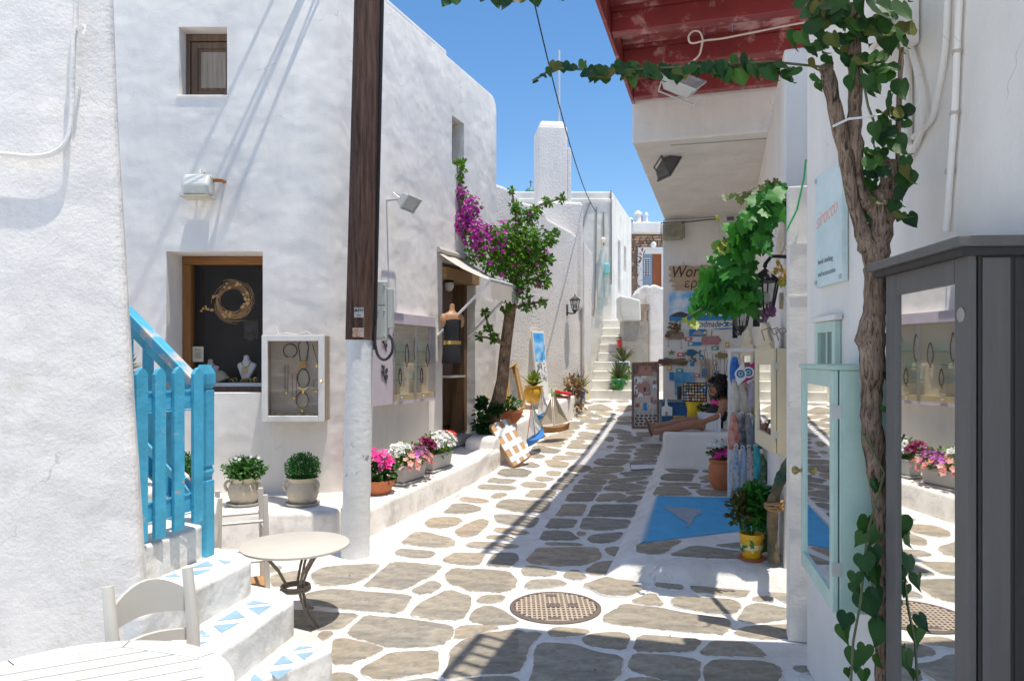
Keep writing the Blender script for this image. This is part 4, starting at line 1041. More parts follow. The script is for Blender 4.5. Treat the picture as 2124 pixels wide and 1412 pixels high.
t = thing('notice_card', 'cream notice card stuck to the shop window', 'card', Pf(411, 750, .385))
MB().box(-.055, .055, -.003, 0, 0, .155).build('card', mat('card_cream', (.60, .55, .43), .8), t)
mb = MB()
for i in range(7): mb.box(-.035 + .004 * (i % 3), .035 - .005 * (i % 2), -.0045, -.0035, .035 + i * .010, .038 + i * .010)
mb.add(*(lambda q: (q.v, q.f))(text_mb('JM art', .024, M=Matrix.Translation((-.03, -.004, .115)))))
mb.build('print', mat('ink', (.05, .05, .05), .8), t)

# upper shutter
x0, x1, z0, z1 = a2.x + 1.73, b2.x + 1.73, a2.z, b2.z
u = MB(); u.box(x0 + .003, x1 - .003, .15, .22, z1 - .07, z1 - .003); u.box(x0 + .003, x0 + .04, .151, .22, z0 + .03, z1 - .071); u.box(x0 + .041, x1 - .003, .152, .22, z0 + .003, z0 + .03); us = u.build('window', OLDW, lh, bevel=.006)
s = MB(); s.box(x0 + .045, x1 - .004, .17, .21, z0 + .034, z1 - .074); so_ = s.build('shutter', OLDW, us)
s = MB(); X0, X1, Z0, Z1 = x0 + .055, x1 - .012, z0 + .045, z1 - .085
for (a, b, c, d) in ((X0, X0 + .06, Z0, Z1), (X1 - .035, X1, Z0, Z1)): s.box(a, b, .15, .172, c, d)
s.box(X0 + .06, X1 - .035, .151, .172, Z1 - .06, Z1); s.box(X0 + .06, X1 - .035, .151, .172, Z0, Z0 + .05); s.build('stile', OLDW, so_, bevel=.006)
MB().box(X0 + .09, X1 - .06, .158, .173, Z0 + .08, Z1 - .09).build('panel', GREYW, so_, bevel=.01)
MB().box(x0 - .02, x1 + .01, -.012, .23, z0 - .028, z0 - .002).build('sill', SMOOTH, us, bevel=.008)
# side wall: door, upper window (frame of the house)
MS = Matrix.Translation((W_SIDE.p.x + 1.73, W_SIDE.p.y - 7.0, 0)) @ Matrix.Rotation(W_SIDE.rz, 4, 'Z')
d_ = MB(); d_.box(dx0 + .05, dx1 - .01, .36, .42, .62, 2.70, MS); door = d_.build('door', wood('door_wood', (.06, .035, .022), (.13, .075, .045), .6, axis='Z'), lh)
for k in range(3):
    xx = dx0 + .08 + k * .31
    MB().box(xx, xx + .25, .335, .362, .72, 2.62, MS).build('panel', wood('door_wood2', (.10, .06, .03), (.22, .13, .07), .6, axis='Z'), door, bevel=.012)
MB().box(dx1 - .10, dx1 - .004, .12, .335, .63, 2.70, MS).build('door_post', wood('door_wood2', (.1, .06, .03), (.2, .12, .06)), door)
MB().box(dx0 - .0, dx1 + .02, -.06, .34, 2.66, 2.80, MS).build('lintel_beam', wood('lintel_wood', (.26, .15, .06), (.40, .26, .12), .8, axis='X'), lh)
MB().box(dx0 + .003, dx1 - .003, -.05, .5, .50, .60, MS).build('threshold', mat('marble_step', (.5, .48, .44), .7), lh)
MB().box(wx0 + .004, wx1 - .004, .17, .26, zb + .004, zt - .004, MS).build('window', OLDW, lh)
MB().box(wx0 - .03, wx1 + .03, -.02, .16, zb - .03, zb - .002, MS).build('sill', SMOOTH, lh, bevel=.006)

def onwall(wl, px, py, out=0.0):
    return wl.hit(px, py, out)
def sidething(name, label, cat, px, py, wl=None, group=None, out=0.0):
    wl = wl or W_SIDE
    return thing(name, label, cat, wl.hit(px, py, out), wl.rz, group)

# jewellery case on the front wall
jc = thing('jewellery_case', 'white framed glass jewellery case hung on the front wall', 'display case', (P(608, 0, 6.78).x, 7.0, P(0, 873, 6.78).z))
W_, H_ = .575, .80
CASEW = wood('case_wood', (.26, .20, .15), (.42, .34, .27), .8, axis='Z')
MB().box(-W_ / 2 + .01, W_ / 2 - .01, -.03, -.002, .01, H_ - .01).build('back_panel', mat('case_felt', (.50, .41, .32), .9, var=.1), jc)
for (a, b, c, d) in ((-W_ / 2, -W_ / 2 + .02, 0, H_), (W_ / 2 - .02, W_ / 2, 0, H_), (-W_ / 2 + .021, W_ / 2 - .021, 0, .02), (-W_ / 2 + .021, W_ / 2 - .021, H_ - .02, H_)):
    MB().box(a, b, -.20, -.001, c, d).build('side_board', CASEW, jc)
for (a, b, c, d) in ((-W_ / 2 - .005, -W_ / 2 + .05, -.005, H_ + .005), (W_ / 2 - .05, W_ / 2 + .005, -.005, H_ + .005), (-W_ / 2 + .051, W_ / 2 - .051, -.004, .05), (-W_ / 2 + .051, W_ / 2 - .051, H_ - .05, H_ + .004)):
    MB().box(a, b, -.232, -.202, c, d).build('door_frame', WPAINTW, jc, bevel=.005)
MB().box(-W_ / 2 + .05, W_ / 2 - .05, -.216, -.213, .05, H_ - .05).build('pane', GLASS, jc)
MB().ball((W_ / 2 - .022, -.24, .37), .011, 8, 6).build('knob', GOLD, jc)
mb = MB(); mb.tube([(-.2, -.1, H_ + .01), (-.1, -.12, H_ + .03), (.0, -.1, H_ + .015), (.1, -.12, H_ + .045), (.14, -.1, H_ + .01)], .005, 5); mb.tube([(-.17, -.1, H_ + .01), (-.2, -.1, H_ + .09)], .005, 5); mb.build('wire', WGLOSS, jc)
def necklace(px, py, w, h, kind):
    x = (px - 608) / 221.; z = (873 - py) / 221.
    t = thing('necklace', kind[1], 'necklace', jc.location + Vector((x, -.055, z)), group='necklaces in the white case')
    b = MB()
    if kind[0] == 'ring': b.torus((0, 0, 0), w / 2, .006, 20, 5); b.build('cord', BLACKC, t, smooth=True); g = MB(); g.tube([(-.02, -.01, -w / 2), (.025, -.01, -w / 2)], .008, 6); g.build('bead', GOLD, t)
    if kind[0] == 'bar': b.tube([(-w * .25, 0, h / 2), (-w / 2, 0, h * .3), (-w * .3, 0, -h * .3)], .005, 5); b.tube([(w * .25, 0, h / 2), (w / 2, 0, h * .3), (w * .3, 0, -h * .3)], .005, 5); b.tube([(-w * .3, 0, h * .5), (w * .3, 0, h * .5)], .005, 5); b.build('cord', BLACKC, t); g = MB(); [g.tube([(-w * .32, -.01, -h * .3 - k * .018), (w * .32, -.01, -h * .3 - k * .018)], .007, 6) for k in range(4)]; g.build('gold_bars', GOLD, t)
    if kind[0] == 'oval':
        b.tube([(math.cos(a) * w / 2 * (1 - .15 * (math.sin(a) < -.5)), 0, math.sin(a) * h / 2) for a in [PI * 2 * i / 20 for i in range(21)]], .006, 5); b.build('cord', BLACKC, t, smooth=True)
        g = MB(); g.tube(bez((-w * .4, -.01, -h * .36), (0, -.01, -h * .62), (w * .4, -.01, -h * .36)), .008, 6); g.ball((0, -.01, -h * .6), .014, 8, 6, (1, .6, 1.6)); g.build('pendant', GOLD, t)
    if kind[0] == 'drop': b.tube([(-w / 2, 0, h / 2), (0, 0, -h * .3), (w / 2, 0, h / 2)], .005, 5); b.build('cord', BLACKC, t); g = MB(); g.ball((0, -.01, -h * .4), .025, 10, 6, (.9, .4, 1.2)); g.build('pendant', GOLD, t)
    if kind[0] == 'chain': b.tube([(-w / 2, 0, -h / 2), (-w * .5, 0, h / 2), (w * .5, 0, h / 2), (w * .4, 0, -h / 2)], .0028, 4); g = MB(); g.ball((0, -.01, -h * .55), .016, 8, 6, (1, .4, 1)); b.build('cord', BLACKC, t); g.build('pendant', GOLD, t)
for args in ((591, 727, .13, .13, ('ring', 'round black cord necklace at the top left of the white case')), (619, 733, .10, .25, ('bar', 'black cord necklace with stacked gold bars at the top of the white case')), (649, 738, .10, .22, ('drop', 'black cord necklace with gold leaf pendant at the top right of the white case')),
             (619, 787, .11, .20, ('oval', 'long oval black necklace in the middle of the white case')), (617, 833, .115, .17, ('oval', 'oval black necklace at the bottom of the white case')), (583, 785, .03, .25, ('chain', 'thin long black necklace at the left of the white case')), (600, 800, .045, .22, ('chain', 'fine chain necklace with gold disc in the white case')), (646, 800, .05, .10, ('chain', 'short fine chain with gold pendants at the right of the white case'))):
    necklace(*args)
t = thing('gold_rings', 'row of gold rings on the floor of the white case', 'rings', jc.location + Vector((0, -.1, .021)), group='jewellery in the white case')
for k in range(5):
    mb = MB(); mb.torus((-.2 + k * .095, 0, .02), .018, .007, 10, 5); mb.build('ring', GOLD, t)

# floodlights
def flood(name, label, loc, rz, pitch, w, h, d, body, lens=True, lm=None, bracket=True):
    t = thing(name, label, 'floodlight', loc, rz, 'floodlights')
    M = Matrix.Rotation(pitch, 4, 'X')
    b = MB(); b.add([(-w / 2, -d, -h / 2), (w / 2, -d, -h / 2), (w / 2, -d, h / 2), (-w / 2, -d, h / 2), (-w * .36, 0, -h * .36), (w * .36, 0, -h * .36), (w * .36, 0, h * .36), (-w * .36, 0, h * .36)],
                    [(0, 1, 2, 3), (7, 6, 5, 4), (0, 4, 5, 1), (1, 5, 6, 2), (2, 6, 7, 3), (3, 7, 4, 0)], M)
    b.build('housing', body, t, bevel=.008)
    b = MB()
    for (a_, b_, c_, e_) in ((-w * .54, w * .54, h * .44, h * .54), (-w * .54, w * .54, -h * .54, -h * .44), (-w * .54, -w * .44, -h * .439, h * .439), (w * .44, w * .54, -h * .439, h * .439)): b.box(a_, b_, -d - .018, -d - .001, c_, e_, M)
    b.build('bezel', body, t)
    b = MB(); b.box(-w * .435, w * .435, -d - .008, -d - .002, -h * .435, h * .435, M); b.build('lens', lm or mat('lens_grey', (.55, .57, .56), .15), t)
    if bracket:
        b = MB(); b.tube([(-w * .56, -d * .4, 0), (-w * .56, d * .6, 0)], .008, 6, M=M); b.tube([(w * .56, -d * .4, 0), (w * .56, d * .6, 0)], .008, 6, M=M); b.tube([(-w * .56, d * .6, 0), (w * .56, d * .6, 0)], .008, 6, M=M); b.build('bracket', body, t)
    return t
fl = thing('wall_floodlight', 'bulky white floodlight with rusty clamp on the front wall', 'floodlight', (P(414, 0, 6.9).x, 7.0, P(0, 385, 6.9).z), 0, 'floodlights')
b = MB(); b.plate([(-.02, -.10), (.13, -.11), (.16, -.02), (.10, .09), (.02, .11), (-.03, .03)], -.13, .13, Matrix.Rotation(-PI / 2, 4, 'Z') @ Matrix.Translation((.07, 0, 0))); b.build('housing', mat('yellowed_white', (.62, .62, .56), .4, var=.1, vscale=14, col2=(.40, .36, .28), c2scale=9, c2pos=.66), fl, bevel=.03, seg=3)
MB().box(-.135, .135, -.24, -.06, -.135, -.118).build('hood', mat('yellowed_rim', (.52, .48, .36), .5), fl, bevel=.006)
b = MB(); b.tube([(.13, -.10, .05), (.19, -.06, .06), (.20, 0, .06)], .018, 6); b.build('clamp', mat('rust', (.38, .16, .06), .9, var=.4, vscale=40), fl)
b = MB(); b.tube([(-.02, -.05, .10), (-.03, -.02, .17), (.02, 0, .15)], .008, 5); b.build('cable', SMOOTH, fl)
f2 = flood('side_floodlight', 'grey floodlight on a short arm on the side wall beside the pole', W_SIDE.hit(838, 412, .22), W_SIDE.rz, RAD(38), .26, .16, .10, LTGREY)
MB().tube([(0, .02, 0), (0, .23, 0)], .014, 6).build('arm', LTGREY, f2)

# glass wall case
xa = W_SIDE.loc(W_SIDE.hit(771, 745, .10)).x; xb = W_SIDE.loc(W_SIDE.hit(903, 745, .10)).x
gc = thing('glass_wall_case', 'lilac framed wall case with two glass doors and necklaces beside the shop door', 'display case', W_SIDE.world(xa, 1.14), W_SIDE.rz)
LW_ = xb - xa
LIL = mat('lilac_paint', (.56, .49, .53), .7, var=.08, bump=.1)
YEL = mat('case_lining', (.62, .50, .28), .7, var=.08)
MB().box(0, LW_, -.012, -.001, 0, 1.0).build('back_panel', mat('case_back', (.66, .58, .44), .8), gc)
MB().box(0, .42, -.10, -.013, 0, 1.0).build('side_panel', LIL, gc, bevel=.004)
MB().box(.421, LW_, -.10, -.013, .88, 1.0).build('header', LIL, gc, bevel=.004)
MB().box(.421, LW_, -.10, -.013, 0, .035).build('bottom_rail', LIL, gc)
MB().box(.421, LW_ - .02, -.095, -.014, .036, .10).build('shelf', YEL, gc)
MB().box(LW_ - .012, LW_ - .001, -.10, -.013, .036, .879).build('side_panel', LIL, gc)
mid = .42 + (LW_ - .42) * .5
for (a, b) in ((.423, mid - .004), (mid + .004, LW_ - .013)):
    g = MB().box(a, b, -.104, -.101, .04, .875).build('glass_door', GLASS, gc)
    fr_ = MB(); fr_.box(a, a + .012, -.112, -.105, .04, .875); fr_.box(b - .012, b, -.112, -.105, .04, .875); fr_.build('trim', mat('aluminium', (.6, .6, .62), .3, metal=.8), g)
    k_ = MB(); k_.tube([(a + .1, -.125, .12), (a + .2, -.125, .12)], .008, 6); k_.ball((a + .15, -.12, .06), .018, 8, 6); k_.build('handle', mat('aluminium', (.6, .6, .62), .3, metal=.8), g)
    for i in range(3):
        sh_ = MB(); zz = .26 + i * .16 + random.uniform(-.02, .02); sh_.box(a + .02 + .08 * i, a + .22 + .08 * i, -.09, -.02, zz, zz + .006); sh_.build('glass_shelf', mat('green_glass', (.05, .35, .28), .2), gc)
    for i in range(3):
        t = thing('cord_necklace', ('black cord necklace hanging high at the near side', 'black cord necklace hanging low', 'black cord necklace at the far side')[i] + (' of the near lilac case door' if a < .5 else ' of the far lilac case door'), 'necklace', W_SIDE.world(xa + a + .09 + .15 * i, 1.14 + (.62, .30, .55)[i], .05), W_SIDE.rz, 'necklaces in the lilac case')
        hh, ww = (.15, .09, .12)[i], (.035, .03, .042)[i]; q = MB(); q.tube([(math.cos(w2) * ww * (1 - .5 * max(0, math.sin(w2))), 0, math.sin(w2) * hh) for w2 in [PI * 2 * k / 16 for k in range(17)]], .0055, 5); q.build('cord', BLACKC, t, smooth=True); q = MB(); q.ball((0, 0, -hh - .02), .014, 8, 5); q.build('pendant', GOLD, t)
mb = MB()
for zz, s in ((.66, 1), (.32, 1.2)):
    mb.tube(bez((.24, -.105, zz + .10), (.20, -.105, zz + .02), (.28, -.105, zz - .08)), .006, 5)
    for k in range(4): mb.add(LEAF_V, LEAF_F, Matrix.Translation((.24, -.108, zz + .06 - k * .035)) @ Matrix.Rotation(PI / 2, 4, 'X') @ Matrix.Rotation((-1) ** k * 1.0, 4, 'Z') @ Matrix.Diagonal((.07 * s, .07 * s, .05, 1)))
mb.build('painted_sprig', mat('ink', (.05, .05, .05), .8), gc)

# mannequin hung by the door
mq = thing('dress_mannequin', 'headless tan mannequin in black top and shorts hanging by the shop door', 'mannequin', P(938, 752, 8.95), RAD(35), scale=(.68, .68, 1.0))
SKIN = mat('mannequin_tan', (.50, .27, .14), .5)
b = MB(); b.lathe([(.001, .73), (.05, .72), (.05, .66), (.075, .63), (.17, .60), (.19, .57), (.17, .45), (.15, .3)], 18, sy=.6); b.ball((.19, 0, .52), .06, 10, 8, (1, 1, 1.4)); b.ball((-.19, 0, .52), .06, 10, 8, (1, 1, 1.4)); b.build('torso', SKIN, mq, smooth=True)
BLKF = mat('black_fabric', (.018, .018, .022), .85, bump=.3, bscale=80)
b = MB(); b.lathe([(.13, .60), (.178, .52), (.172, .42), (.155, .30), (.165, .25)], 18, sy=.66); b.build('top', BLKF, mq, smooth=True)
b = MB(); b.lathe([(.168, .27), (.172, .22)], 18, sy=.66); b.build('belt', GOLD, mq, smooth=True)
b = MB(); b.lathe([(.17, .225), (.19, .12), (.205, 0), (.20, -.01), (.15, .05)], 18, sy=.7); b.build('shorts', BLKF, mq, smooth=True)
b = MB(); b.torus((0, 0, 0), .05, .004, 14, 4, M=Matrix.Translation((0, -.01, .655)) @ Matrix.Rotation(PI / 2, 4, 'X')); b.build('necklace', GOLD, mq)

# awning over the door
AWN = mat('awning_canvas', (.58, .53, .47), .85, var=.08, vscale=5, bump=.15)
aw_ = thing('door_awning', 'faded beige canvas awning with scalloped edge over the shop door', 'awning', W_SIDE.world(dx0 - .15, 2.95), W_SIDE.rz)
AL = dx1 - dx0 - .08; AD = .72
b = MB(); nseg = 10
for i in range(nseg):
    for j in range(4):
        def q(ii, jj): return (AL * ii / nseg, -AD * jj / 4, .02 - .38 * (jj / 4) - .04 * math.sin(PI * jj / 4) + .008 * math.sin(ii * 1.7))
        b.add([q(i, j), q(i + 1, j), q(i + 1, j + 1), q(i, j + 1)], [(0, 1, 2, 3)])
b.build('canvas', AWN, aw_, smooth=True)
b = MB()
for i in range(40):
    xa_, xb_ = AL * i / 40, AL * (i + 1) / 40
    f = lambda x: -.36 - .20 - .045 * abs(math.sin(x / AL * PI * 6))
    b.add([(xa_, -AD - .01, -.35), (xb_, -AD - .01, -.35), (xb_, -AD - .02, f(xb_)), (xa_, -AD - .02, f(xa_))], [(0, 1, 2, 3)])
b.build('valance', AWN, aw_, smooth=True)
b = MB(); b.tube([(0, -.02, .05), (AL, -.02, .05)], .035, 8); b.build('roller', AWN, aw_)
for xx in (.03, AL - .03):
    MB().tube([(xx, -AD, -.36), (xx, -.01, -1.02)], .016, 6).build('arm', WGLOSS, aw_)
MB().tube([(0, -AD, -.355), (AL, -AD, -.355)], .018, 6).build('front_bar', WGLOSS, aw_)
t = thing('porch_lamp', 'small glass dome lamp under the beam above the shop door', 'lamp', MS @ Vector((dx0 + .30, .05, 2.66)) + Vector((-1.73, 7.0, 0)), W_SIDE.rz)
b = MB(); b.lathe([(.06, 0), (.065, -.03)], 12); b.build('base', BLACKM, t); b = MB(); b.lathe([(.06, -.03), (.065, -.08), (.04, -.13), (.001, -.145)], 12); b.build('dome', mat('ribbed_glass', (.55, .55, .48), .15), t, smooth=True)

# ================================================================== pole
pb_ = gnd(737, 1152)
po = thing('utility_pole', 'dark wooden utility pole with white painted foot at the house corner', 'pole', pb_)
lean = Vector((P(763, 0, pb_.y).x - pb_.x, 0, P(763, 0, pb_.y).z - pb_.z))
def pp(z): return (lean.x * z / lean.z, 0, z)
zsplit = P(0, 700, pb_.y).z - pb_.z
pts = [pp(-.1)] + [pp(zsplit * i / 12) for i in range(13)]
MB().tube(pts, [.118] + [.116 - .006 * i / 12 + random.uniform(-.003, .003) for i in range(13)], 14).build('white_foot', mat('peeling_white', (.74, .74, .72), .85, var=.08, vscale=6, bump=.5, bscale=22, col2=(.33, .31, .28), c2scale=7, c2pos=.655, c2w=.03), po, smooth=True)
b = MB(); n = 14
b.tube([pp(zsplit - .02 + (7.2 - zsplit) * i / n) for i in range(n + 1)], [.122 - .02 * i / n for i in range(n + 1)], 9)
b.build('creosoted_shaft', wood('creosote', (.022, .011, .008), (.15, .085, .06), .85, scale=(3.5, 0, 0), axis='Z', bump=1.0), po, smooth=True)
cp = pp(P(0, 650, pb_.y).z - pb_.z)
b = MB(); b.box(-.035, .04, -.131, -.122, -.04, .04, Matrix.Translation((cp[0] + .01, 0, cp[2]))); pl_ = b.build('number_plate', mat('plate_grey', (.42, .42, .40), .5), po)
tm = text_mb('ΔΕΗ', .036, M=Matrix.Translation((cp[0] + .0125, -.132, cp[2] + .008)), align='CENTER', bold=.0008); tm.box(cp[0] - .01, cp[0] + .03, -.134, -.131, cp[2] - .022, cp[2] - .018); tm.build('lettering', mat('ink', (.05, .05, .05), .8), pl_)
b = MB(); b.box(-.035, .055, -.129, -.121, -.03, .045, Matrix.Translation(pp(zsplit + .03)) ); b.build('rusty_plate', mat('rust_plate', (.45, .42, .40), .8, col2=(.38, .16, .06), c2scale=14, c2pos=.5), po)
b = MB(); b.tube([(pp(z)[0] + .125, -.02, z) for z in (zsplit - .1, zsplit + .3, 2.5, 4, 6.5)], .014, 6); b.tube(smooth_path([(.13 + pp(zsplit)[0], -.03, zsplit + .1), (.13 + pp(zsplit)[0], -.05, zsplit - .04), (.16 + pp(zsplit)[0], -.06, zsplit - .15), (.22 + pp(zsplit)[0], -.07, zsplit - .18), (.27 + pp(zsplit)[0], -.06, zsplit - .12), (.27 + pp(zsplit)[0], -.04, zsplit - .03), (.24 + pp(zsplit)[0], -.03, zsplit + .02)]), .012, 8); b.build('black_cable', BLACKC, po)
mx_ = thing('meter_cabinet', 'pale grey electric meter box beside the utility pole', 'meter box', P(795, 706, 6.2))
b = MB(); b.box(-.065, .045, -.11, .06, 0, .5); b.build('box', mat('meter_grey', (.50, .52, .48), .45), mx_, bevel=.012, seg=3)
b = MB(); b.box(.046, .085, -.08, .06, .1, .44); b.build('side_box', MATS['meter_grey'], mx_, bevel=.008)
b = MB(); b.box(-.06, .04, -.113, -.109, .3, .49); b.box(-.06, .04, -.113, -.109, .02, .28); b.build('cover', mat('meter_grey2', (.56, .58, .54), .4), mx_, bevel=.006)
b = MB(); [b.ball((xx, -.115, zz), .008, 6, 5) for xx in (-.045, .028) for zz in (.04, .25, .46)]; b.box(-.06, -.02, -.12, -.11, .24, .29); b.build('screws', LTGREY, mx_)
# overhead cables (soft shadows on the front wall)
for i, (ax, az, ex, ez, lab) in enumerate(((-2.25, 5.3, -3.9, 7.0, 'leftmost overhead cable'), (-2.02, 5.25, -3.6, 7.1, 'second overhead cable from the left'), (-1.92, 5.4, -3.3, 7.3, 'middle overhead cable'), (-1.85, 5.2, -3.2, 7.0, 'fourth overhead cable from the left'), (-1.80, 5.45, -2.9, 7.2, 'rightmost overhead cable'))):
    t = thing('overhead_cable', lab + ' anchored high on the front wall', 'cable', (ax, 6.99, az), group='overhead cables on the front wall')
    e = Vector((ex, 6.0, ez)) - t.location
    MB().tube([e * k for k in [j / 8 for j in range(9)]], (.007, .006, .010, .006, .007)[i], 6).build('strand', BLACKC, t)
wt = thing('sky_wire', 'thin black wire slanting across the blue sky to the cream house', 'wire', P(1237, 440, 15.4))
s_ = P(1237, 440, 15.4); e_ = P(1100, -30, 7.0)
MB().tube([(e_ - s_) * k + Vector((0, 0, -.35 * (1 - (2 * k - 1) ** 2))) for k in [j / 14 for j in range(15)]], .008, 5).build('strand', BLACKC, wt)

# ================================================================== potted herbs and flower boxes
CLAY = mat('cream_clay', (.52, .46, .35), .8, var=.15, vscale=12, bump=.25, bscale=50)
def herb_pot(px, py, kind, lab, sc=1.0):
    Y = 6.44; p = P(px, py, Y); p.z = .335
    t = thing('herb_pot', lab, 'potted plant', p, random.uniform(-.4, .4), 'herb pots on the ledge', sc * 1.1)
    b = MB(); b.lathe([(.095, .022), (.112, .05), (.128, .10), (.122, .15), (.105, .19), (.118, .215), (.122, .225), (.108, .225), (.10, .20)], 22); b.build('pot', CLAY, t, smooth=True)
    b = MB(); b.lathe([(.115, .0), (.135, .012), (.14, .026), (.128, .026), (.1, .014)], 22); b.build('saucer', mat('saucer_grey', (.40, .38, .35), .8), t, smooth=True)
    for sg in (-1, 1):
        b = MB(); b.tube(bez((sg * .112, -.03, .20), (sg * .165, -.05, .18), (sg * .12, -.04, .12), 6), .012, 6); b.build('handle', CLAY, t, smooth=True)
    b = MB(); b.lathe([(.105, .2), (.001, .205)], 16); b.build('soil', SOIL, t)
    f = MB()
    if kind == 0:
        leaves(f, (0, 0, .29), (.17, .16, .10), 900, .036, .2); f.build('foliage', G_MID, t)
        w = MB()
        for k in range(9):
            a = random.uniform(0, 6.28); q = (math.cos(a) * .16, math.sin(a) * .14, .33 + random.uniform(0, .08)); blossom(w, q, .017, (math.cos(a), math.sin(a) - .5, .8), 7)
        w.build('daisies', leaf_mat('petal_lilac', (.75, .66, .76), (.8, .78, .8), trans=.3), t)
    else:
        leaves(f, (0, 0, .30), (.14, .14, .125), 3200, .017, .5); f.build('foliage', leaf_mat('leaf_basil', (.02, .13, .015), (.05, .22, .03)), t)
    return t
herb_pot(507, 1050, 0, 'cream clay pot of leafy white daisies on the window ledge')
herb_pot(628, 1056, 1, 'cream clay pot with round bush of basil near the pole')
herb_pot(376, 1046, 1, 'cream clay pot of basil half hidden behind the blue gate')

def flowerset(root, c, rad, spec, leafmat, nleaf, lsize):
    f = MB(); leaves(f, c, [r * 1.12 for r in rad], int(nleaf * 1.5), lsize, .25); f.build('foliage', leafmat, root)
    s = MB()
    for k in range(18): s.tube([(c[0] + random.uniform(-.5, .5) * rad[0], random.uniform(-.4, .4) * rad[1], c[2] - rad[2]), (c[0] + random.uniform(-1.1, 1.1) * rad[0], random.uniform(-1.1, 1.1) * rad[1], c[2] + random.uniform(0, 1) * rad[2])], .003, 4)
    s.build('stems', G_MID, root)
    for nm, m_, cc, rr, nn, ss in spec:
        q = MB(); blossoms(q, cc, [r * 1.15 for r in rr], int(nn * 1.5), ss * 1.12); q.build(nm, m_, root)
def ledge_pt(px, py): # point on the side ledge's top
    lo, hi = 4., 12.
    for _ in range(40):
        m = (lo + hi) / 2; q = P(px, py, m)
        if q.z > .28 + (m - 6.45) * .064: lo = m
        else: hi = m
    return P(px, py, lo)
p = ledge_pt(782, 1022)
t = thing('terracotta_bowl', 'terracotta bowl of hot pink petunias at the near end of the side ledge', 'potted plant', p)
b = MB(); b.lathe([(.11, 0), (.135, .03), (.165, .085), (.172, .115), (.178, .12), (.178, .135), (.16, .135), (.15, .11)], 24); b.build('bowl', TERRA, t, smooth=True)
flowerset(t, (0, 0, .21), (.17, .15, .12), [('pink_petunias', PINK, (-.02, -.02, .26), (.16, .14, .14), 46, .036)], G_MID, 240, .06)
PLAN = mat('planter_grey', (.50, .50, .48), .6, var=.05)
def planter(px, py, ln, lab, spec):
    p = ledge_pt(px, py)
    t = thing('flower_box', lab, 'flower box', p, W_SIDE.rz, 'grey flower boxes on the side ledge')
    b = MB(); h = .17; w = .095
    b.add([(-ln * .46, -w * .8, .02), (ln * .46, -w * .8, .02), (ln * .46, w * .8, .02), (-ln * .46, w * .8, .02), (-ln / 2, -w, h), (ln / 2, -w, h), (ln / 2, w, h), (-ln / 2, w, h)],
          [(3, 2, 1, 0), (4, 5, 6, 7), (0, 1, 5, 4), (1, 2, 6, 5), (2, 3, 7, 6), (3, 0, 4, 7)]); b.build('trough', PLAN, t, bevel=.012)
    b = MB(); b.box(-ln / 2 - .012, ln / 2 + .012, -w - .012, w + .012, h + .001, h + .022); b.build('rim', PLAN, t, bevel=.01)
    b = MB(); b.box(-ln / 2 - .01, ln / 2 + .01, -w - .01, w + .01, 0, .018); b.build('tray', PLAN, t, bevel=.006)
    flowerset(t, (0, 0, h + .10), (ln * .56, .15, .12), spec, G_LITE, 420, .045)
planter(846, 998, .48, 'grey flower box with white, purple and salmon petunias on the side ledge', [('white_petunias', WHITEP, (-.12, .03, .30), (.14, .10, .10), 34, .034), ('violet_petunias', leaf_mat('petal_violet', (.55, .08, .52), (.65, .2, .6), trans=.3), (.05, -.10, .25), (.16, .06, .1), 14, .036), ('salmon_petunias', SALMON, (0, -.12, .18), (.26, .08, .13), 26, .034)])
planter(904, 973, .48, 'grey flower box with white petunias and red geraniums near the shop door', [('white_petunias', WHITEP, (.05, -.05, .28), (.22, .11, .13), 64, .034), ('burgundy_petunias', PURPLEP, (-.26, 0, .28), (.12, .10, .09), 28, .038), ('red_geraniums', REDP, (.24, -.02, .34), (.08, .10, .07), 16, .03)])

# ================================================================== stairs, gate, handrail (left)
sr = thing('corner_steps', 'whitewashed steps with blue painted triangles beside the leaning wall', 'steps', (-1.14, 3.5, 0))
STEPW = stucco('step_whitewash', col=(.78, .77, .74), fine=.5, big=.6, bigscale=6, dpos=.53, dw=.05, dirt=(.42, .37, .30))
def st_w(px, py, z): 
    Y = F * (EYE - z) / (py - HY); return P(px, py, Y)
def treadpoly(pts, z): return [(st_w(x, y, z).x + 1.14, st_w(x, y, z).y - 3.5) for x, y in pts]
z3, z2_, z1_, z0_ = .18, .36, .54, .72
T3 = [(694, 1345), (500, 1425), (330, 1600), (300, 1500), (560, 1300), (630, 1318)]
T2 = [(612, 1244), (440, 1365), (330, 1470), (200, 1420), (470, 1220), (525, 1228)]
T1 = [(524, 1162), (320, 1262), (200, 1330), (100, 1290), (330, 1100), (440, 1135)]
T0 = [(412, 1090), (300, 1140), (200, 1190), (100, 1150), (250, 1010), (392, 1062)]
def step(poly_px, z, zb_, name='step'):
    pl = treadpoly(poly_px, z); pl = smooth_poly(rounded(pl, [.05] + [0] * (len(pl) - 1), 4), 0)
    b = MB(); b.prism(pl, zb_, z); o = b.build(name, STEPW, sr)
    bv = o.modifiers.new('b', 'BEVEL'); bv.width = .016; bv.segments = 3
    return o
c3_ = [(-.89, 3.62), (-1.16, 3.22), (-1.28, 2.85), (-2.1, 2.95), (-2.1, 3.9), (-1.5, 3.95), (-1.05, 3.78)]
def L_(pl): return [(x + 1.14, y - 3.5) for x, y in pl]
def stepw(pl, zb_, z):
    pl = rounded(L_(pl), [.06] + [0] * (len(pl) - 1), 5)
    b = MB(); b.prism(pl, zb_, z); o = b.build('step', STEPW, sr); bv = o.modifiers.new('b', 'BEVEL'); bv.width = .018; bv.segments = 3; return o
stepw([(-.885, 3.62), (-1.15, 3.25), (-1.28, 2.98), (-1.7, 2.98), (-2.0, 4.2), (-1.6, 4.15), (-1.06, 3.86)], -.1, z3)
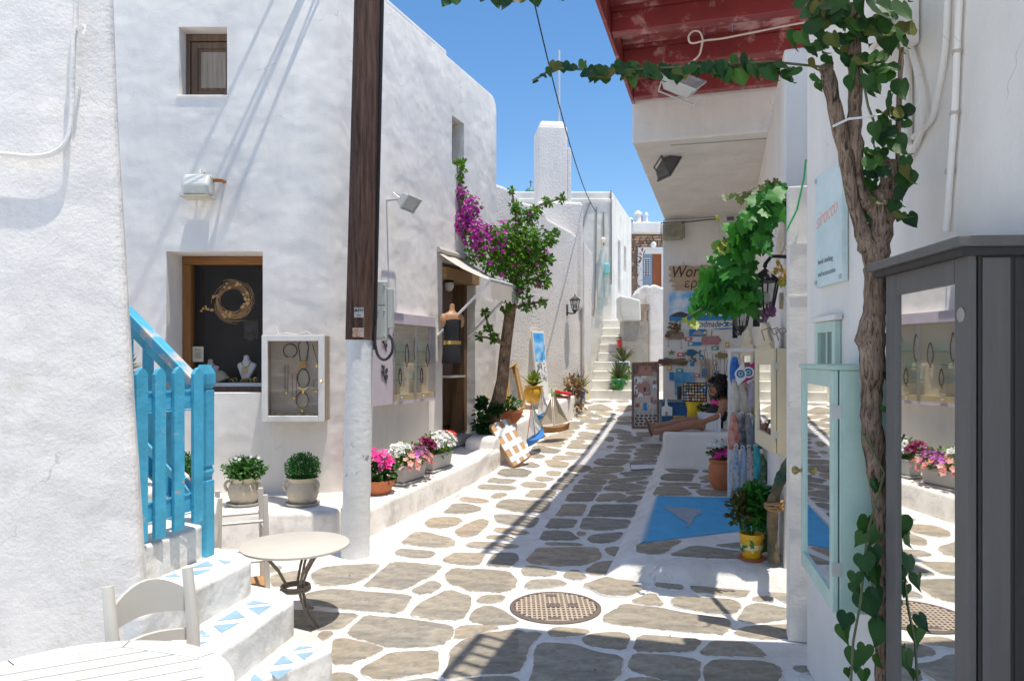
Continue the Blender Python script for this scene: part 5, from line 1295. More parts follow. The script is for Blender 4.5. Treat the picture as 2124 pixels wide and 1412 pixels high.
stepw([(-1.142, 3.825), (-1.275, 3.06), (-1.285, 2.99), (-1.7, 2.99), (-2.0, 4.2), (-1.6, 4.16), (-1.26, 3.98)], z3 - .05, z2_)
stepw([(-1.405, 3.925), (-1.56, 3.15), (-1.575, 3.07), (-1.7, 3.07), (-2.3, 4.25), (-1.7, 4.2), (-1.52, 4.08)], z2_ - .05, z1_)
stepw([(-1.70, 3.95), (-1.83, 3.3), (-2.6, 3.3), (-2.6, 4.9), (-1.95, 4.8), (-1.78, 4.35)], z1_ - .05, z0_)
for i in range(5):
    stepw([(-1.98 - .26 * i, 4.0 + .07 * i), (-2.1 - .26 * i, 3.3), (-4.2, 3.3), (-4.2, 5.0), (-2.3 - .26 * i, 5.0), (-2.05 - .26 * i, 4.6)], z0_ + .18 * i - .05, z0_ + .18 * (i + 1))
TRI = mat('triangle_blue', (.27, .42, .53), .7, var=.15, vscale=10, col2=(.72, .72, .70), c2scale=14, c2pos=.64, c2w=.03)
def tri(pts, z):
    q = [st_w(x, y, z) for x, y in pts]
    b = MB(); b.prism([(v.x + 1.14, v.y - 3.5) for v in q], z + .0012, z + .0022); b.build('painted_triangle', TRI, sr)
def c3(x, y): return (x / 2.654, 880 + y / 2.654)
for z, tl in ((z3, [[(1610, 1245), (1655, 1218), (1725, 1225)], [(1635, 1262), (1735, 1250), (1675, 1298)], [(1500, 1325), (1560, 1270), (1618, 1312)], [(1480, 1360), (1610, 1345), (1530, 1405)], [(1380, 1400), (1400, 1372), (1450, 1412), (1380, 1440)]]),
              (z2_, [[(1350, 995), (1395, 968), (1480, 985)], [(1365, 1010), (1495, 997), (1425, 1047)], [(1195, 1082), (1300, 1020), (1350, 1062)], [(1172, 1107), (1318, 1092), (1220, 1147)], [(1060, 1172), (1110, 1130), (1158, 1165)], [(1060, 1200), (1145, 1195), (1060, 1228)]]),
              (z1_, [[(1200, 745), (1278, 755), (1235, 768)], [(1045, 790), (1140, 752), (1175, 778)], [(1010, 810), (1168, 797), (1080, 830)], [(900, 840), (960, 820), (1000, 840)]])):
    for tr in tl: tri([c3(*p) for p in tr], z)
# newel post, gate, handrail
nb = st_w(425, 1152, z1_)
nw_ = thing('newel_post', 'turned blue newel post with peeling paint at the foot of the railing', 'post', nb, RAD(-12))
b = MB(); s = .036
for z0, z1 in ((0, .42), (.50, .92)): b.box(-s, s, -s, s, z0, z1)
b.build('shaft', BLUE, nw_, bevel=.004)
b = MB(); b.add([(-s * .75, -s * .75, .42), (s * .75, -s * .75, .42), (s * .75, s * .75, .42), (-s * .75, s * .75, .42), (-s * .75, -s * .75, .44), (s * .75, -s * .75, .44), (s * .75, s * .75, .44), (-s * .75, s * .75, .44), (-s, -s, .47), (s, -s, .47), (s, s, .47), (-s, s, .47), (-s * .7, -s * .7, .5), (s * .7, -s * .7, .5), (s * .7, s * .7, .5), (-s * .7, s * .7, .5)],
      [(a + i, a + (i + 1) % 4, a + 4 + (i + 1) % 4, a + 4 + i) for a in (0, 4, 8) for i in range(4)]); b.build('turning', BLUE, nw_)
b = MB(); b.add([(-s * .7, -s * .7, .92), (s * .7, -s * .7, .92), (s * .7, s * .7, .92), (-s * .7, s * .7, .92), (-s * 1.1, -s * 1.1, .955), (s * 1.1, -s * 1.1, .955), (s * 1.1, s * 1.1, .955), (-s * 1.1, s * 1.1, .955), (-s * 1.1, -s * 1.1, 1.01), (s * 1.1, -s * 1.1, 1.01), (s * 1.1, s * 1.1, 1.01), (-s * 1.1, s * 1.1, 1.01), (-s * .6, -s * .6, 1.06), (s * .6, -s * .6, 1.06), (s * .6, s * .6, 1.06), (-s * .6, s * .6, 1.06)],
      [(3, 2, 1, 0), (12, 13, 14, 15)] + [(a + i, a + (i + 1) % 4, a + 4 + (i + 1) % 4, a + 4 + i) for a in (0, 4, 8) for i in range(4)]); b.build('cap', BLUE, nw_)
# gate: runs from the newel towards the camera and left
g1 = P(402, 1080, 3.85); g0 = P(262, 1125, 3.45)
gt = thing('picket_gate', 'blue wooden picket gate standing open at the steps', 'gate', (g1.x, g1.y, g1.z), math.atan2(g1.y - g0.y, g1.x - g0.x))
def gz(py, Y): return EYE - (py - HY) / F * Y - g1.z
pk = [(402, 762, 1082), (352, 760, 1097), (306, 762, 1112), (266, 762, 1122), (225, 762, 1130)]
for i, (px, yt, yb) in enumerate(pk):
    Y = 3.85 - i * .105; X = (px - CX) / F * Y
    xl = -math.hypot(X - g1.x, Y - g1.y)
    zt, zb = gz(yt, Y), gz(yb, Y)
    w = .034
    b = MB(); b.plate([(xl - w, zb), (xl + w, zb), (xl + w, zt - .035), (xl + w * .55, zt - .012), (xl, zt), (xl - w * .55, zt - .012), (xl - w, zt - .035)], -.035, -.012); b.build('picket', BLUE, gt, bevel=.003)
for zz in (gz(828, 3.85), gz(1040, 3.85)):
    b = MB(); b.box(-.62, .02, -.010, .018, zz - .045, zz + .045); b.box(-.62, .02, -.016, -.010, zz - .055, zz - .048); b.box(-.62, .02, -.016, -.010, zz + .048, zz + .055); b.build('rail', BLUE, gt, bevel=.003)
b = MB(); M_ = Matrix.Translation((-.32, .03, (gz(828, 3.85) + gz(1040, 3.85)) / 2)) @ Matrix.Rotation(RAD(44), 4, 'Y'); b.box(-.40, .40, -.012, .012, -.035, .035, M_); b.build('brace', BLUE, gt, bevel=.003)
hr = thing('stair_handrail', 'worn blue handrail with balusters climbing behind the leaning wall', 'handrail', nb, 0)
ha = P(398, 790, 4.05) - nb; hb = P(225, 610, 4.35) - nb
hd = (hb - ha)
MQ = Matrix.Translation(ha) @ hd.to_track_quat('X', 'Z').to_matrix().to_4x4()
L0 = hd.length * 1.6
b = MB(); b.box(-.02, L0, -.035, .035, -.02, .035, MQ); b.build('top_rail', BLUE_R, hr, bevel=.008)
b = MB(); b.box(-.02, L0, -.02, .02, -.075, -.022, MQ); b.build('under_rail', BLUE, hr, bevel=.004)
la = P(400, 1030, 4.05) - nb; M2_ = Matrix.Translation(la) @ hd.to_track_quat('X', 'Z').to_matrix().to_4x4()
b = MB(); b.box(0, L0, -.03, .03, -.035, .035, M2_); b.build('lower_rail', BLUE, hr, bevel=.006)
for i in range(6):
    t = .14 + i * .135
    a = Vector(ha) + hd * (t / hd.length) * 1.6; q = Vector(la) + hd * (t / hd.length) * 1.6
    MB().box(a.x - .026, a.x + .026, a.y - .018, a.y + .018, q.z, a.z - .04).build('baluster', BLUE, hr, bevel=.003)
dp = thing('dry_plant', 'dry spiky plant showing behind the blue railing', 'plant', P(262, 770, 4.9), 0)
b = MB()
for i in range(40): 
    a = random.uniform(0, 6.28); b.add(LEAF_V, LEAF_F, Matrix.Rotation(a, 4, 'Z') @ Matrix.Rotation(random.uniform(.3, 1.2), 4, 'X') @ Matrix.Diagonal((.03, random.uniform(.08, .16), .03, 1)))
b.build('leaves', G_OLIVE, dp); MB().lathe([(.05, -.16), (.07, 0)], 12).build('pot', TERRA, dp)
# ================================================================== furniture in the foreground
TAUPE = mat('taupe_paint', (.60, .56, .49), .45, var=.04)
TAUPED = mat('taupe_metal', (.24, .20, .16), .5)
OFFW = mat('offwhite_paint', (.62, .59, .52), .5, var=.03)
bt = thing('bistro_table', 'small round beige bistro table with scrolled iron legs beside the steps', 'table', (P(613, 0, 4.5).x, 4.5, 0))
zt = P(0, 1127, 4.5).z
MB().lathe([(.322, zt - .018), (.33, zt - .014), (.33, zt - .003), (.326, zt), (.001, zt)], 40).build('tabletop', TAUPE, bt, smooth=True)
for k in range(3):
    a = RAD(-38 + 120 * k); ca, sa = math.cos(a), math.sin(a)
    prof = [(.22, zt - .02), (.17, zt - .07), (.10, zt - .16), (.06, zt - .24), (.065, zt - .30), (.12, .08), (.2, .02), (.23, .0)]
    for off in (-.012, .012):
        MB().tube([(r * ca - off * sa, r * sa + off * ca, max(.008, z)) for r, z in prof], .009, 6).build('leg', TAUPED, bt, smooth=True)
b = MB(); b.tube([(math.cos(t) * .085, math.sin(t) * .085, zt - .28) for t in [2 * PI * i / 18 for i in range(19)]], .011, 6); b.tube([(math.cos(t) * .085, math.sin(t) * .085, zt - .262) for t in [2 * PI * i / 18 for i in range(19)]], .008, 6); b.build('ring', TAUPED, bt, smooth=True)
sl = thing('upturned_stool', 'beige wooden stool standing upside down behind the bistro table', 'stool', (P(500, 0, 5.05).x, 5.05, 0), RAD(25))
b = MB(); b.box(-.17, .17, -.17, .17, .02, .06); b.build('seat', wood('rush_seat', (.35, .18, .07), (.5, .3, .14), .8, axis='X'), sl, bevel=.01)
for sx in (-1, 1):
    for sy in (-1, 1):
        b = MB(); b.tube([(sx * .16, sy * .16, .0), (sx * .145, sy * .145, .70)], .024, 4); b.build('leg', TAUPE, sl, bevel=.004)
for zz, r in ((.25, .155), (.46, .15), (.52, .15)):
    for (x0, y0, x1, y1) in ((-r, -r, r, -r), (-r, r, r, r)) if zz != .46 else ((-r, -r, -r, r), (r, -r, r, r)):
        MB().tube([(x0, y0, zz), (x1, y1, zz)], .012, 6).build('rung', TAUPE, sl)
# ladder back chair
chx = thing('taverna_chair', 'off-white wooden ladder-back chair pushed to the slatted table', 'chair', (-1.205, 2.45, 0), math.atan2(.26, .20))
hwid = .135
for sx in (-1, 1):
    b = MB(); b.tube([(sx * hwid, .05, 0), (sx * hwid, .0, .45), (sx * hwid, .012, .70), (sx * hwid, .05, .885)], [.020, .023, .023, .019], 8); b.build('back_post', OFFW, chx, smooth=True)
    b = MB(); b.tube([(sx * .19, -.36, 0), (sx * .19, -.36, .45)], .019, 8); b.build('leg', OFFW, chx, smooth=True)
def slat(z0, h, bow, arch):
    b = MB(); n = 10; vs = []
    for i in range(n + 1):
        t = i / n; x = -hwid + 2 * hwid * t; y = .02 + bow * math.sin(PI * t) + (z0 - .6) * .12; top = h * (.55 + .45 * math.sin(PI * t) ** .8) if arch else h
        dz = .02 * math.sin(PI * t)
        vs += [(x, y - .008, z0 + dz), (x, y + .008, z0 + dz), (x, y + .008, z0 + top + dz * .6), (x, y - .008, z0 + top + dz * .6)]
    fs = []
    for i in range(n):
        for j in range(4): fs.append((i * 4 + j, i * 4 + (j + 1) % 4, (i + 1) * 4 + (j + 1) % 4, (i + 1) * 4 + j))
    b.add(vs, [f[::-1] for f in fs]); b.build('back_slat', OFFW, chx, smooth=True)
slat(.735, .125, .03, True); slat(.635, .042, .03, False); slat(.545, .042, .03, False)
b = MB(); b.prism([(-.135, .0), (.135, .0), (.19, -.38), (-.19, -.38)], .44, .465); b.build('seat', wood('rush_seat', (.35, .18, .07), (.5, .3, .14), .8, axis='X'), chx, bevel=.006)
for yy in (-.36,):
    MB().tube([(-.19, yy, .2), (.19, yy, .2)], .011, 6).build('rung', OFFW, chx)
for sx in (-1, 1): MB().tube([(sx * .135, .02, .24), (sx * .19, -.36, .24)], .011, 6).build('rung', OFFW, chx)
# slatted round table
rt = thing('slatted_table', 'round off-white slatted wooden table in the bottom left corner', 'table', (-1.17, 1.875, 0), RAD(28))
WT = wood('white_table_wood', (.55, .54, .49), (.68, .67, .61), .5, axis='X', bump=.08)
Ro, Ri, zt = .425, .345, .74
def annulus(b, a0, a1, n=6):
    vs = []; fs = []
    for i in range(n + 1):
        a = a0 + (a1 - a0) * i / n
        ri = Ri / max(.2, math.cos(((a + PI / 8) % (PI / 4)) - PI / 8)) * .985
        for (r, z) in ((ri, zt - .028), (Ro - .004, zt - .028), (Ro, zt - .02), (Ro, zt - .006), (Ro - .006, zt), (ri, zt)): vs.append((r * math.cos(a), r * math.sin(a), z))
    for i in range(n):
        for j in range(6): fs.append((i * 6 + j, (i + 1) * 6 + j, (i + 1) * 6 + (j + 1) % 6, i * 6 + (j + 1) % 6))
    b.add(vs, [f[::-1] for f in fs])
for k in range(8):
    b = MB(); annulus(b, RAD(22.5 + 45 * k) + .004, RAD(67.5 + 45 * k) - .004, 8); b.build('rim_segment', WT, rt, smooth=True)
nsl = 10
for k in range(nsl):
    y0 = -Ri + 2 * Ri * k / nsl + .003; y1 = -Ri + 2 * Ri * (k + 1) / nsl - .003
    def hx(y): return min(Ri, Ri * math.sqrt(2) - abs(y)) if abs(y) > Ri * .414 else Ri
    pl = [(-hx(y0) + .002, y0), (hx(y0) - .002, y0), (hx(y1) - .002, y1), (-hx(y1) + .002, y1)]
    b = MB(); b.prism(pl, zt - .024, zt - .0015); b.build('slat', WT, rt, bevel=.0015)
MB().tube([(0, 0, .02), (0, 0, zt - .028)], .04, 12).build('pedestal', OFFW, rt, smooth=True)
for k in range(3):
    a = RAD(30 + 120 * k); MB().tube([(0, 0, .12), (.16 * math.cos(a), .16 * math.sin(a), .07), (.27 * math.cos(a), .27 * math.sin(a), .02)], [.03, .025, .02], 8).build('foot', OFFW, rt, smooth=True)
MB().box(-.03, .03, -.33, .33, zt - .05, zt - .029).build('batten', OFFW, rt)

# foreground wall cable
wl_ = Wall((-1.52, 3.08), (3.5, .55))
def fwp(px, py):
    q = P(px, py, 3.0); return q
cbx_ = thing('wall_cable', 'white painted cable looping down the leaning wall', 'cable', (-1.85, 2.95, 1.0))
pts = [(158, -10), (156, 60), (152, 90), (150, 180), (148, 240), (140, 290), (115, 315), (75, 325), (30, 322), (-10, 318)]
def fwall(px, py):  # ray to the leaning wall's face
    lo, hi = 1.5, 4.5
    for _ in range(40):
        m = (lo + hi) / 2; q = P(px, py, m); ln = .075 * q.z - .004 * q.z * q.z; x = q.x + 1.52 + ln
        yw = 3.08 + ln * .15 + (.55) / 3.5 * x * (1.0)
        if m < yw: lo = m
        else: hi = m
    return P(px, py, lo - .035)
MB().tube(smooth_path([fwall(*p) - cbx_.location for p in pts]), .011, 8).build('cable', FOREW, cbx_, smooth=True)
b = MB(); q = fwall(158, 62) - cbx_.location; b.tube([q, q + Vector((.04, -.02, .01))], .008, 6); b.tube([q + Vector((.04, 0, .02)), q + Vector((.042, -.02, -.03))], .006, 5); b.build('clip', FOREW, cbx_)

# ================================================================== manhole
mc = gnd(1152, 1260)
mh = thing('manhole_cover', 'round cast manhole cover with square lattice set in the foreground paving', 'manhole', mc)
RIM = mat('cast_iron', (.17, .13, .11), .7, var=.2, vscale=20, metal=.2)
TAN = mat('dusty_iron', (.46, .37, .28), .85, var=.12, vscale=15)
R0 = .30
MB().lathe([(R0, -.02), (R0, .008), (R0 - .008, .013), (R0 - .028, .013), (R0 - .032, .004)], 48, cap=False).build('rim', RIM, mh, smooth=True)
MB().lathe([(R0 - .03, .006), (.001, .006)], 40, cap=False).build('plate', mat('iron_dark', (.07, .045, .045), .8), mh)
b = MB(); rr = R0 - .035
for i in range(-8, 9):
    x = i * .0315; h = math.sqrt(max(0, rr * rr - x * x))
    b.box(x - .006, x + .006, -h, h, .006, .012)
for i in range(-6, 7):
    y = i * .042; h = math.sqrt(max(0, rr * rr - y * y))
    b.box(-h, h, y - .008, y + .008, .006, .0115)
b.build('lattice', TAN, mh)
for (x0, x1, y0, y1) in ((-.06, .035, -.02, .05), (.085, .15, -.02, .05), (-.05, .02, .19, .24), (-.06, .02, -.245, -.205)):
    MB().box(x0, x1, y0, y1, .007, .0145).build('badge', RIM, mh, bevel=.002)



# ================================================================== bougainvillea
bg = thing('bougainvillea_tree', 'bougainvillea with slanting trunk and magenta flowers beside the shop door', 'tree', (P(1020, 0, 10.0).x, 10.0, .5))
O = bg.location
def bp(px, py, Y): return P(px, py, Y) - O
tr = [bp(1016, 905, 10.0), bp(1022, 865, 9.95), bp(1034, 830, 9.9), bp(1042, 790, 9.85), bp(1046, 745, 9.8), bp(1051, 700, 9.8), bp(1058, 650, 9.75), bp(1064, 600, 9.7), bp(1070, 560, 9.7), bp(1076, 510, 9.7)]
b = MB(); b.tube(tr, [.13, .115, .10, .085, .08, .078, .075, .07, .065, .05], 10)
for p_ in ((990, 908), (1003, 912)): b.tube([bp(p_[0], p_[1], 9.9), bp(1008, 875, 9.9), bp(1028, 845, 9.9)], [.05, .06, .05], 8)
me_ = b.build('trunk', BARK2, bg, smooth=True)
b = MB()
for pts in ([(1072, 550), (1030, 500), (985, 480), (955, 440), (945, 380), (950, 330)], [(985, 480), (950, 450), (930, 400), (925, 360)], [(1076, 520), (1090, 470), (1120, 425), (1170, 410)], [(1076, 520), (1070, 450), (1062, 395)], [(1078, 540), (1120, 520), (1150, 495)], [(1070, 600), (1100, 580), (1135, 585)], [(1058, 640), (1095, 630), (1130, 625)], [(1048, 715), (1020, 700), (1010, 665), (1002, 640)], [(1048, 715), (1010, 700), (990, 698)], [(1078, 545), (1050, 530), (1010, 540)], [(1080, 530), (1110, 560), (1130, 540)]):
    b.tube([bp(x, y, 9.65 - .02 * i) for i, (x, y) in enumerate(pts)], [.022 - .015 * i / len(pts) for i in range(len(pts))], 5)
for k in range(60):
    a = random.uniform(0, 6.28); x, y = 1078 + math.cos(a) * random.uniform(20, 62), 520 + math.sin(a) * random.uniform(20, 60)
    b.tube([bp(1076 + random.uniform(-8, 8), 530 + random.uniform(-20, 20), 9.65), bp((1076 + x) / 2, (525 + y) / 2 - 4, 9.6), bp(x, y, 9.6 + random.uniform(-.2, .2))], [.010, .006, .003], 4)
b.build('branches', BARK2, bg, smooth=True)
lf = MB(); fl_ = MB(); S = 154.
def blob(px, py, r, nl, nf, Y=9.6, ls=.055, fs=.036):
    c = bp(px, py, Y); R = r / S
    leaves(lf, c, (R, R * .8, R), int(nl * 1.45), ls, .3)
    for _ in range(nf):
        d = Vector((random.gauss(0, 1), random.gauss(0, 1) - .4, random.gauss(0, 1))).normalized()
        blossom(fl_, c + d * R * random.uniform(.7, 1.1), fs * random.uniform(.7, 1.2), d + Vector((0, -.4, .3)), 3)
for a in ((1075, 520, 48, 520, 14), (1050, 495, 40, 330, 34), (1100, 500, 40, 340, 10), (1085, 560, 42, 380, 10), (1050, 550, 36, 300, 6), (1115, 540, 30, 200, 6), (1012, 500, 34, 190, 60), (985, 480, 30, 110, 80), (958, 460, 26, 50, 90), (975, 430, 24, 80, 60), (952, 400, 18, 80, 34), (945, 370, 16, 90, 6), (955, 345, 14, 70, 0), (935, 470, 18, 24, 36), (930, 430, 9, 18, 10), (926, 390, 8, 18, 8), (922, 355, 6, 14, 3), (985, 525, 22, 120, 10), (1020, 545, 24, 160, 3), (1085, 450, 20, 110, 10), (1070, 430, 12, 60, 0), (1062, 395, 6, 22, 0), (1110, 440, 16, 70, 6), (1135, 420, 10, 40, 0), (1165, 412, 9, 30, 0), (1140, 500, 12, 50, 2), (1150, 485, 8, 30, 0), (1125, 580, 20, 110, 12), (1135, 540, 14, 60, 4), (1075, 600, 22, 130, 4), (1095, 630, 16, 70, 10), (1125, 627, 8, 30, 2), (1048, 640, 8, 30, 2), (1005, 650, 7, 40, 0), (1012, 680, 8, 45, 0), (1025, 700, 9, 50, 0), (995, 698, 7, 30, 0), (1060, 620, 12, 60, 4)):
    a = list(a); a[4] = int(a[4] * (.3 if a[0] > 1070 else .8 if a[0] > 1040 else 1.1)); a[3] = int(a[3] * (1.05 if a[0] > 1030 else .9))
    blob(*a)
cr = lf.build('crown', leaf_mat('leaf_bougain', (.05, .18, .02), (.24, .44, .05), trans=.4), bg); cr['kind'] = 'stuff'
fo = fl_.build('flowers', MAGENTA, bg); fo['kind'] = 'stuff'
t = thing('ivy_shrub', 'dark ivy clump at the foot of the bougainvillea trunk', 'shrub', P(1000, 905, 9.75))
b = MB()
for (px, py, r) in ((1003, 850, 16), (997, 880, 14), (1012, 895, 16), (1000, 835, 10), (1030, 850, 8)): leaves(b, P(px, py, 9.7) - t.location, (r / S, r / S * .7, r / S), 70, .085, .3)
b.build('leaves', G_DARK, t)

# ================================================================== things on and before the gallery ledge
def quad_board(name, label, cat, pts, thick, m, group=None):
    """flat board from four picture corners with depths (bottom-left, bottom-right, top-right, top-left)"""
    q = [P(*p) for p in pts]
    c = (q[0] + q[1]) / 2
    t = thing(name, label, cat, c, 0, group)
    n = (q[1] - q[0]).cross(q[3] - q[0]).normalized()
    if n.y > 0: n = -n
    vs = [v - c for v in q] + [v - c - n * thick for v in q]
    return t, q, n, c, vs
BOXF = [(0, 1, 2, 3), (7, 6, 5, 4), (0, 4, 5, 1), (1, 5, 6, 2), (2, 6, 7, 3), (3, 7, 4, 0)]
CARD = mat('cardboard', (.52, .31, .15), .8, var=.06)
TAPE = mat('packing_tape', (.66, .66, .68), .25)
t, q, n, c, vs = quad_board('taped_parcel', 'flat cardboard parcel crossed with silver tape leaning on the planter rim', 'parcel', [(1066, 967, 9.3), (1101, 944, 9.45), (1056, 866, 9.75), (1015, 881, 9.6)], .09, CARD)
b = MB(); b.add(vs, BOXF); b.build('box', CARD, t, bevel=.006)
def onq(u, v, up=.002): return (q[0].lerp(q[1], u)).lerp(q[3].lerp(q[2], u), v) - c + n * up
for k, (a0, a1_) in enumerate(((.22, .40), (.62, .80))):
    MB().add([onq(a0, -.003, .0025), onq(a1_, -.003, .0025), onq(a1_, 1.003, .0025), onq(a0, 1.003, .0025)], [(0, 1, 2, 3)]).build('tape', TAPE, t)
for k, (a0, a1_) in enumerate(((.08, .2), (.36, .50), (.68, .82))):
    MB().add([onq(-.003, a0, .004), onq(1.003, a0, .004), onq(1.003, a1_, .004), onq(-.003, a1_, .004)], [(0, 1, 2, 3)]).build('tape', TAPE, t)
def art_mat(name, cols, scale=10, w=None):
    m = bpy.data.materials.new(name); m.use_nodes = True; nt = m.node_tree; bs = nt.nodes['Principled BSDF']; bs.inputs['Roughness'].default_value = .6
    tc = nt.nodes.new('ShaderNodeTexCoord'); nz = nt.nodes.new('ShaderNodeTexNoise'); nz.inputs['Scale'].default_value = scale; nz.inputs['Detail'].default_value = 6
    nt.links.new(tc.outputs['Object'], nz.inputs['Vector']); cr = nt.nodes.new('ShaderNodeValToRGB'); e = cr.color_ramp.elements
    e[0].color = (*cols[0], 1); e[0].position = .3; e[1].color = (*cols[-1], 1); e[1].position = .7
    for i, cc in enumerate(cols[1:-1]): x = e.new(.3 + .4 * (i + 1) / (len(cols) - 1)); x.color = (*cc, 1)
    nt.links.new(nz.outputs[0], cr.inputs[0]); nt.links.new(cr.outputs[0], bs.inputs['Base Color']); return m
SKYB = art_mat('painted_sky', [(.03, .28, .70), (.10, .42, .80), (.45, .66, .85)], 6)
INKB = mat('painted_navy', (.03, .10, .28), .6); INKW = mat('painted_white', (.78, .77, .74), .6); INKR = mat('painted_pink', (.42, .22, .18), .6); INKK = mat('painted_black', (.06, .055, .05), .6); INKG = mat('painted_grey', (.35, .35, .36), .6); SEAB = mat('painted_blue', (.02, .22, .48), .6, var=.3, vscale=15)
def village(t, q, c, n, sky, ztop, seed, pave=True, roofs=False):
    """white cube village painting: little cubes, doors and crazy paving, as raised paint"""
    rnd = random.Random(seed)
    def pt(u, v, up): return (q[0].lerp(q[1], u)).lerp(q[3].lerp(q[2], u), v) - c + n * up
    def patch(name, poly, m, up): MB().add([pt(u, v, up) for u, v in poly], [list(range(len(poly)))]).build(name, m, t)
    patch('painted_sky', [(.05, ztop), (.95, ztop), (.95, .97), (.05, .97)], sky, .002)
    patch('painted_ground', [(.05, .03), (.95, .03), (.95, ztop), (.05, ztop)], INKW if not roofs else mat('painted_cream', (.55, .48, .42), .6, var=.2, vscale=20), .002)
    up = .003
    for k in range(22):
        u = rnd.uniform(.06, .8); v = rnd.uniform(.30, ztop - .02); w = rnd.uniform(.08, .2); h = rnd.uniform(.04, .09)
        patch('painted_cube', [(u, v), (min(.95, u + w), v), (min(.95, u + w), v + h), (u, v + h)], rnd.choice([INKW, INKW, INKG] + ([INKR, INKR] if roofs else [])), up); up += .0006
        if rnd.random() < .75: patch('painted_door', [(u + w * .3, v), (u + w * .6, v), (u + w * .6, v + h * .6), (u + w * .3, v + h * .6)], rnd.choice([INKB, INKK, SEAB, INKK]), up); up += .0004
    if pave:
        for r in range(6):
            for cc in range(5):
                u0 = .08 + cc * .17 + .04 * (r % 2); v0 = .045 + r * .042
                patch('painted_stone', [(u0 + .01, v0 + .006), (min(.94, u0 + .14), v0 + .004), (min(.94, u0 + .13), v0 + .034), (u0 + .02, v0 + .036)], INKK if r < 4 else INKG, .0035)
    return patch
t, q, n, c, vs = quad_board('tall_canvas', 'tall narrow canvas of a white village under blue sky leaning on the rough wall', 'painting', [(1117, 832, 11.25), (1139, 830, 11.4), (1128, 687, 11.72), (1104, 686, 11.55)], .04, INKW)
b = MB(); b.add(vs, BOXF); b.build('canvas', INKW, t)
village(t, q, c, n, SKYB, .55, 3, False)
# painting in a wooden frame, right of the lane
t, q, n, c, vs = quad_board('framed_village_painting', 'tall framed painting of a village lane standing beside the workshop bench', 'painting', [(1312, 888, 10.75), (1366, 888, 10.6), (1366, 752, 10.85), (1312, 754, 11.0)], .05, INKW)
FRW = wood('rough_frame', (.13, .08, .055), (.30, .20, .15), .8, axis='Z')
b = MB(); b.add(vs, BOXF); b.build('panel', FRW, t)
pf = village(t, q, c, n, art_mat('painted_dusk', [(.30, .12, .08), (.45, .25, .18), (.20, .10, .08)], 8), .80, 11, True, True)
pf('painted_dome', [(.3, .5), (.3, .62), (.4, .7), (.55, .72), (.66, .66), (.7, .5)], INKR, .018); pf('painted_blue_door', [(.42, .27), (.56, .27), (.56, .38), (.42, .38)], SEAB, .019); pf('painted_arch', [(.2, .45), (.24, .52), (.32, .54), (.4, .52), (.42, .45), (.36, .48), (.28, .48)], INKW, .0195); pf('painted_window', [(.44, .56), (.52, .56), (.52, .62), (.44, .62)], INKK, .0205)
for (u0, u1, v0, v1) in ((-.02, .05, -.01, 1.01), (.95, 1.02, -.01, 1.01), (.05, .95, -.01, .03), (.05, .95, .97, 1.01)):
    vv = [(q[0].lerp(q[1], u)).lerp(q[3].lerp(q[2], u), v) - c for u, v in ((u0, v0), (u1, v0), (u1, v1), (u0, v1))]
    MB().add([x + n * .03 for x in vv] + [x + n * .0 for x in vv], BOXF).build('frame_bar', FRW, t)
# rattan mirror
t, q, n, c, vs = quad_board('rattan_mirror', 'tall rattan framed mirror leaning behind the potted yellow plant', 'mirror', [(1056, 862, 10.55), (1086, 846, 10.7), (1068, 756, 10.95), (1050, 768, 10.8)], .02, CARD)
b = MB(); b.add(vs, BOXF); b.build('mirror_glass', MIRROR, t)
RAT = mat('rattan', (.62, .38, .16), .6, var=.15, vscale=30)
b = MB(); b.tube([q[i % 4] - c + n * .02 for i in range(5)], .035, 8); b.build('frame', RAT, t, smooth=True)
b = MB()
for i in range(4):
    L_n = (q[(i + 1) % 4] - q[i]).length
    for k in range(int(L_n / .035)): b.ball(q[i].lerp(q[(i + 1) % 4], k * .035 / L_n) - c + n * .05, .017, 6, 4)
b.build('beading', RAT, t)
def plant_pot(name, lab, p, prof, potm, fol, group=None, handle=False):
    t = thing(name, lab, 'potted plant', p, 0, group)
    MB().lathe(prof, 20).build('pot', potm, t, smooth=True)
    fol(t); return t
def f_leaf(m, c, r, n, s, nm='foliage'):
    def f(t): b = MB(); leaves(b, c, r, n, s, .3); b.build(nm, m, t)
    return f
def f_spike(m, n, ln, z0, w=.25, spread=1.0):
    def f(t):
        b = MB()
        for i in range(n):
            a = random.uniform(0, 6.28); el = random.uniform(.15, 1.1) * spread; L_n = ln * random.uniform(.7, 1.1)
            b.add(LEAF_V, LEAF_F, Matrix.Translation((0, 0, z0)) @ Matrix.Rotation(a, 4, 'Z') @ Matrix.Rotation(PI / 2 - el, 4, 'X') @ Matrix.Diagonal((L_n * w, L_n, L_n * .5, 1)))
        b.build('leaves', m, t)
    return f
zl = lambda px, py, Y: P(px, py, Y)
plant_pot('yellow_jar', 'mustard yellow glazed jar with broad green leaves on the gallery ledge', P(1107, 835, 11.2), [(.09, 0), (.14, .06), (.16, .14), (.15, .20), (.13, .23), (.15, .25), (.15, .265), (.12, .26)], mat('mustard_glaze', (.65, .36, .03), .25), f_spike(leaf_mat('leaf_yellowgreen', (.14, .24, .03), (.35, .38, .08)), 38, .26, .25, .45))
plant_pot('succulent_bowl', 'terracotta bowl of succulents beside the taped parcel', P(1058, 877, 10.2), [(.09, 0), (.15, .07), (.17, .14), (.185, .15), (.185, .175), (.15, .17)], TERRA, f_leaf(G_MID, (0, 0, .26), (.17, .15, .10), 120, .07))
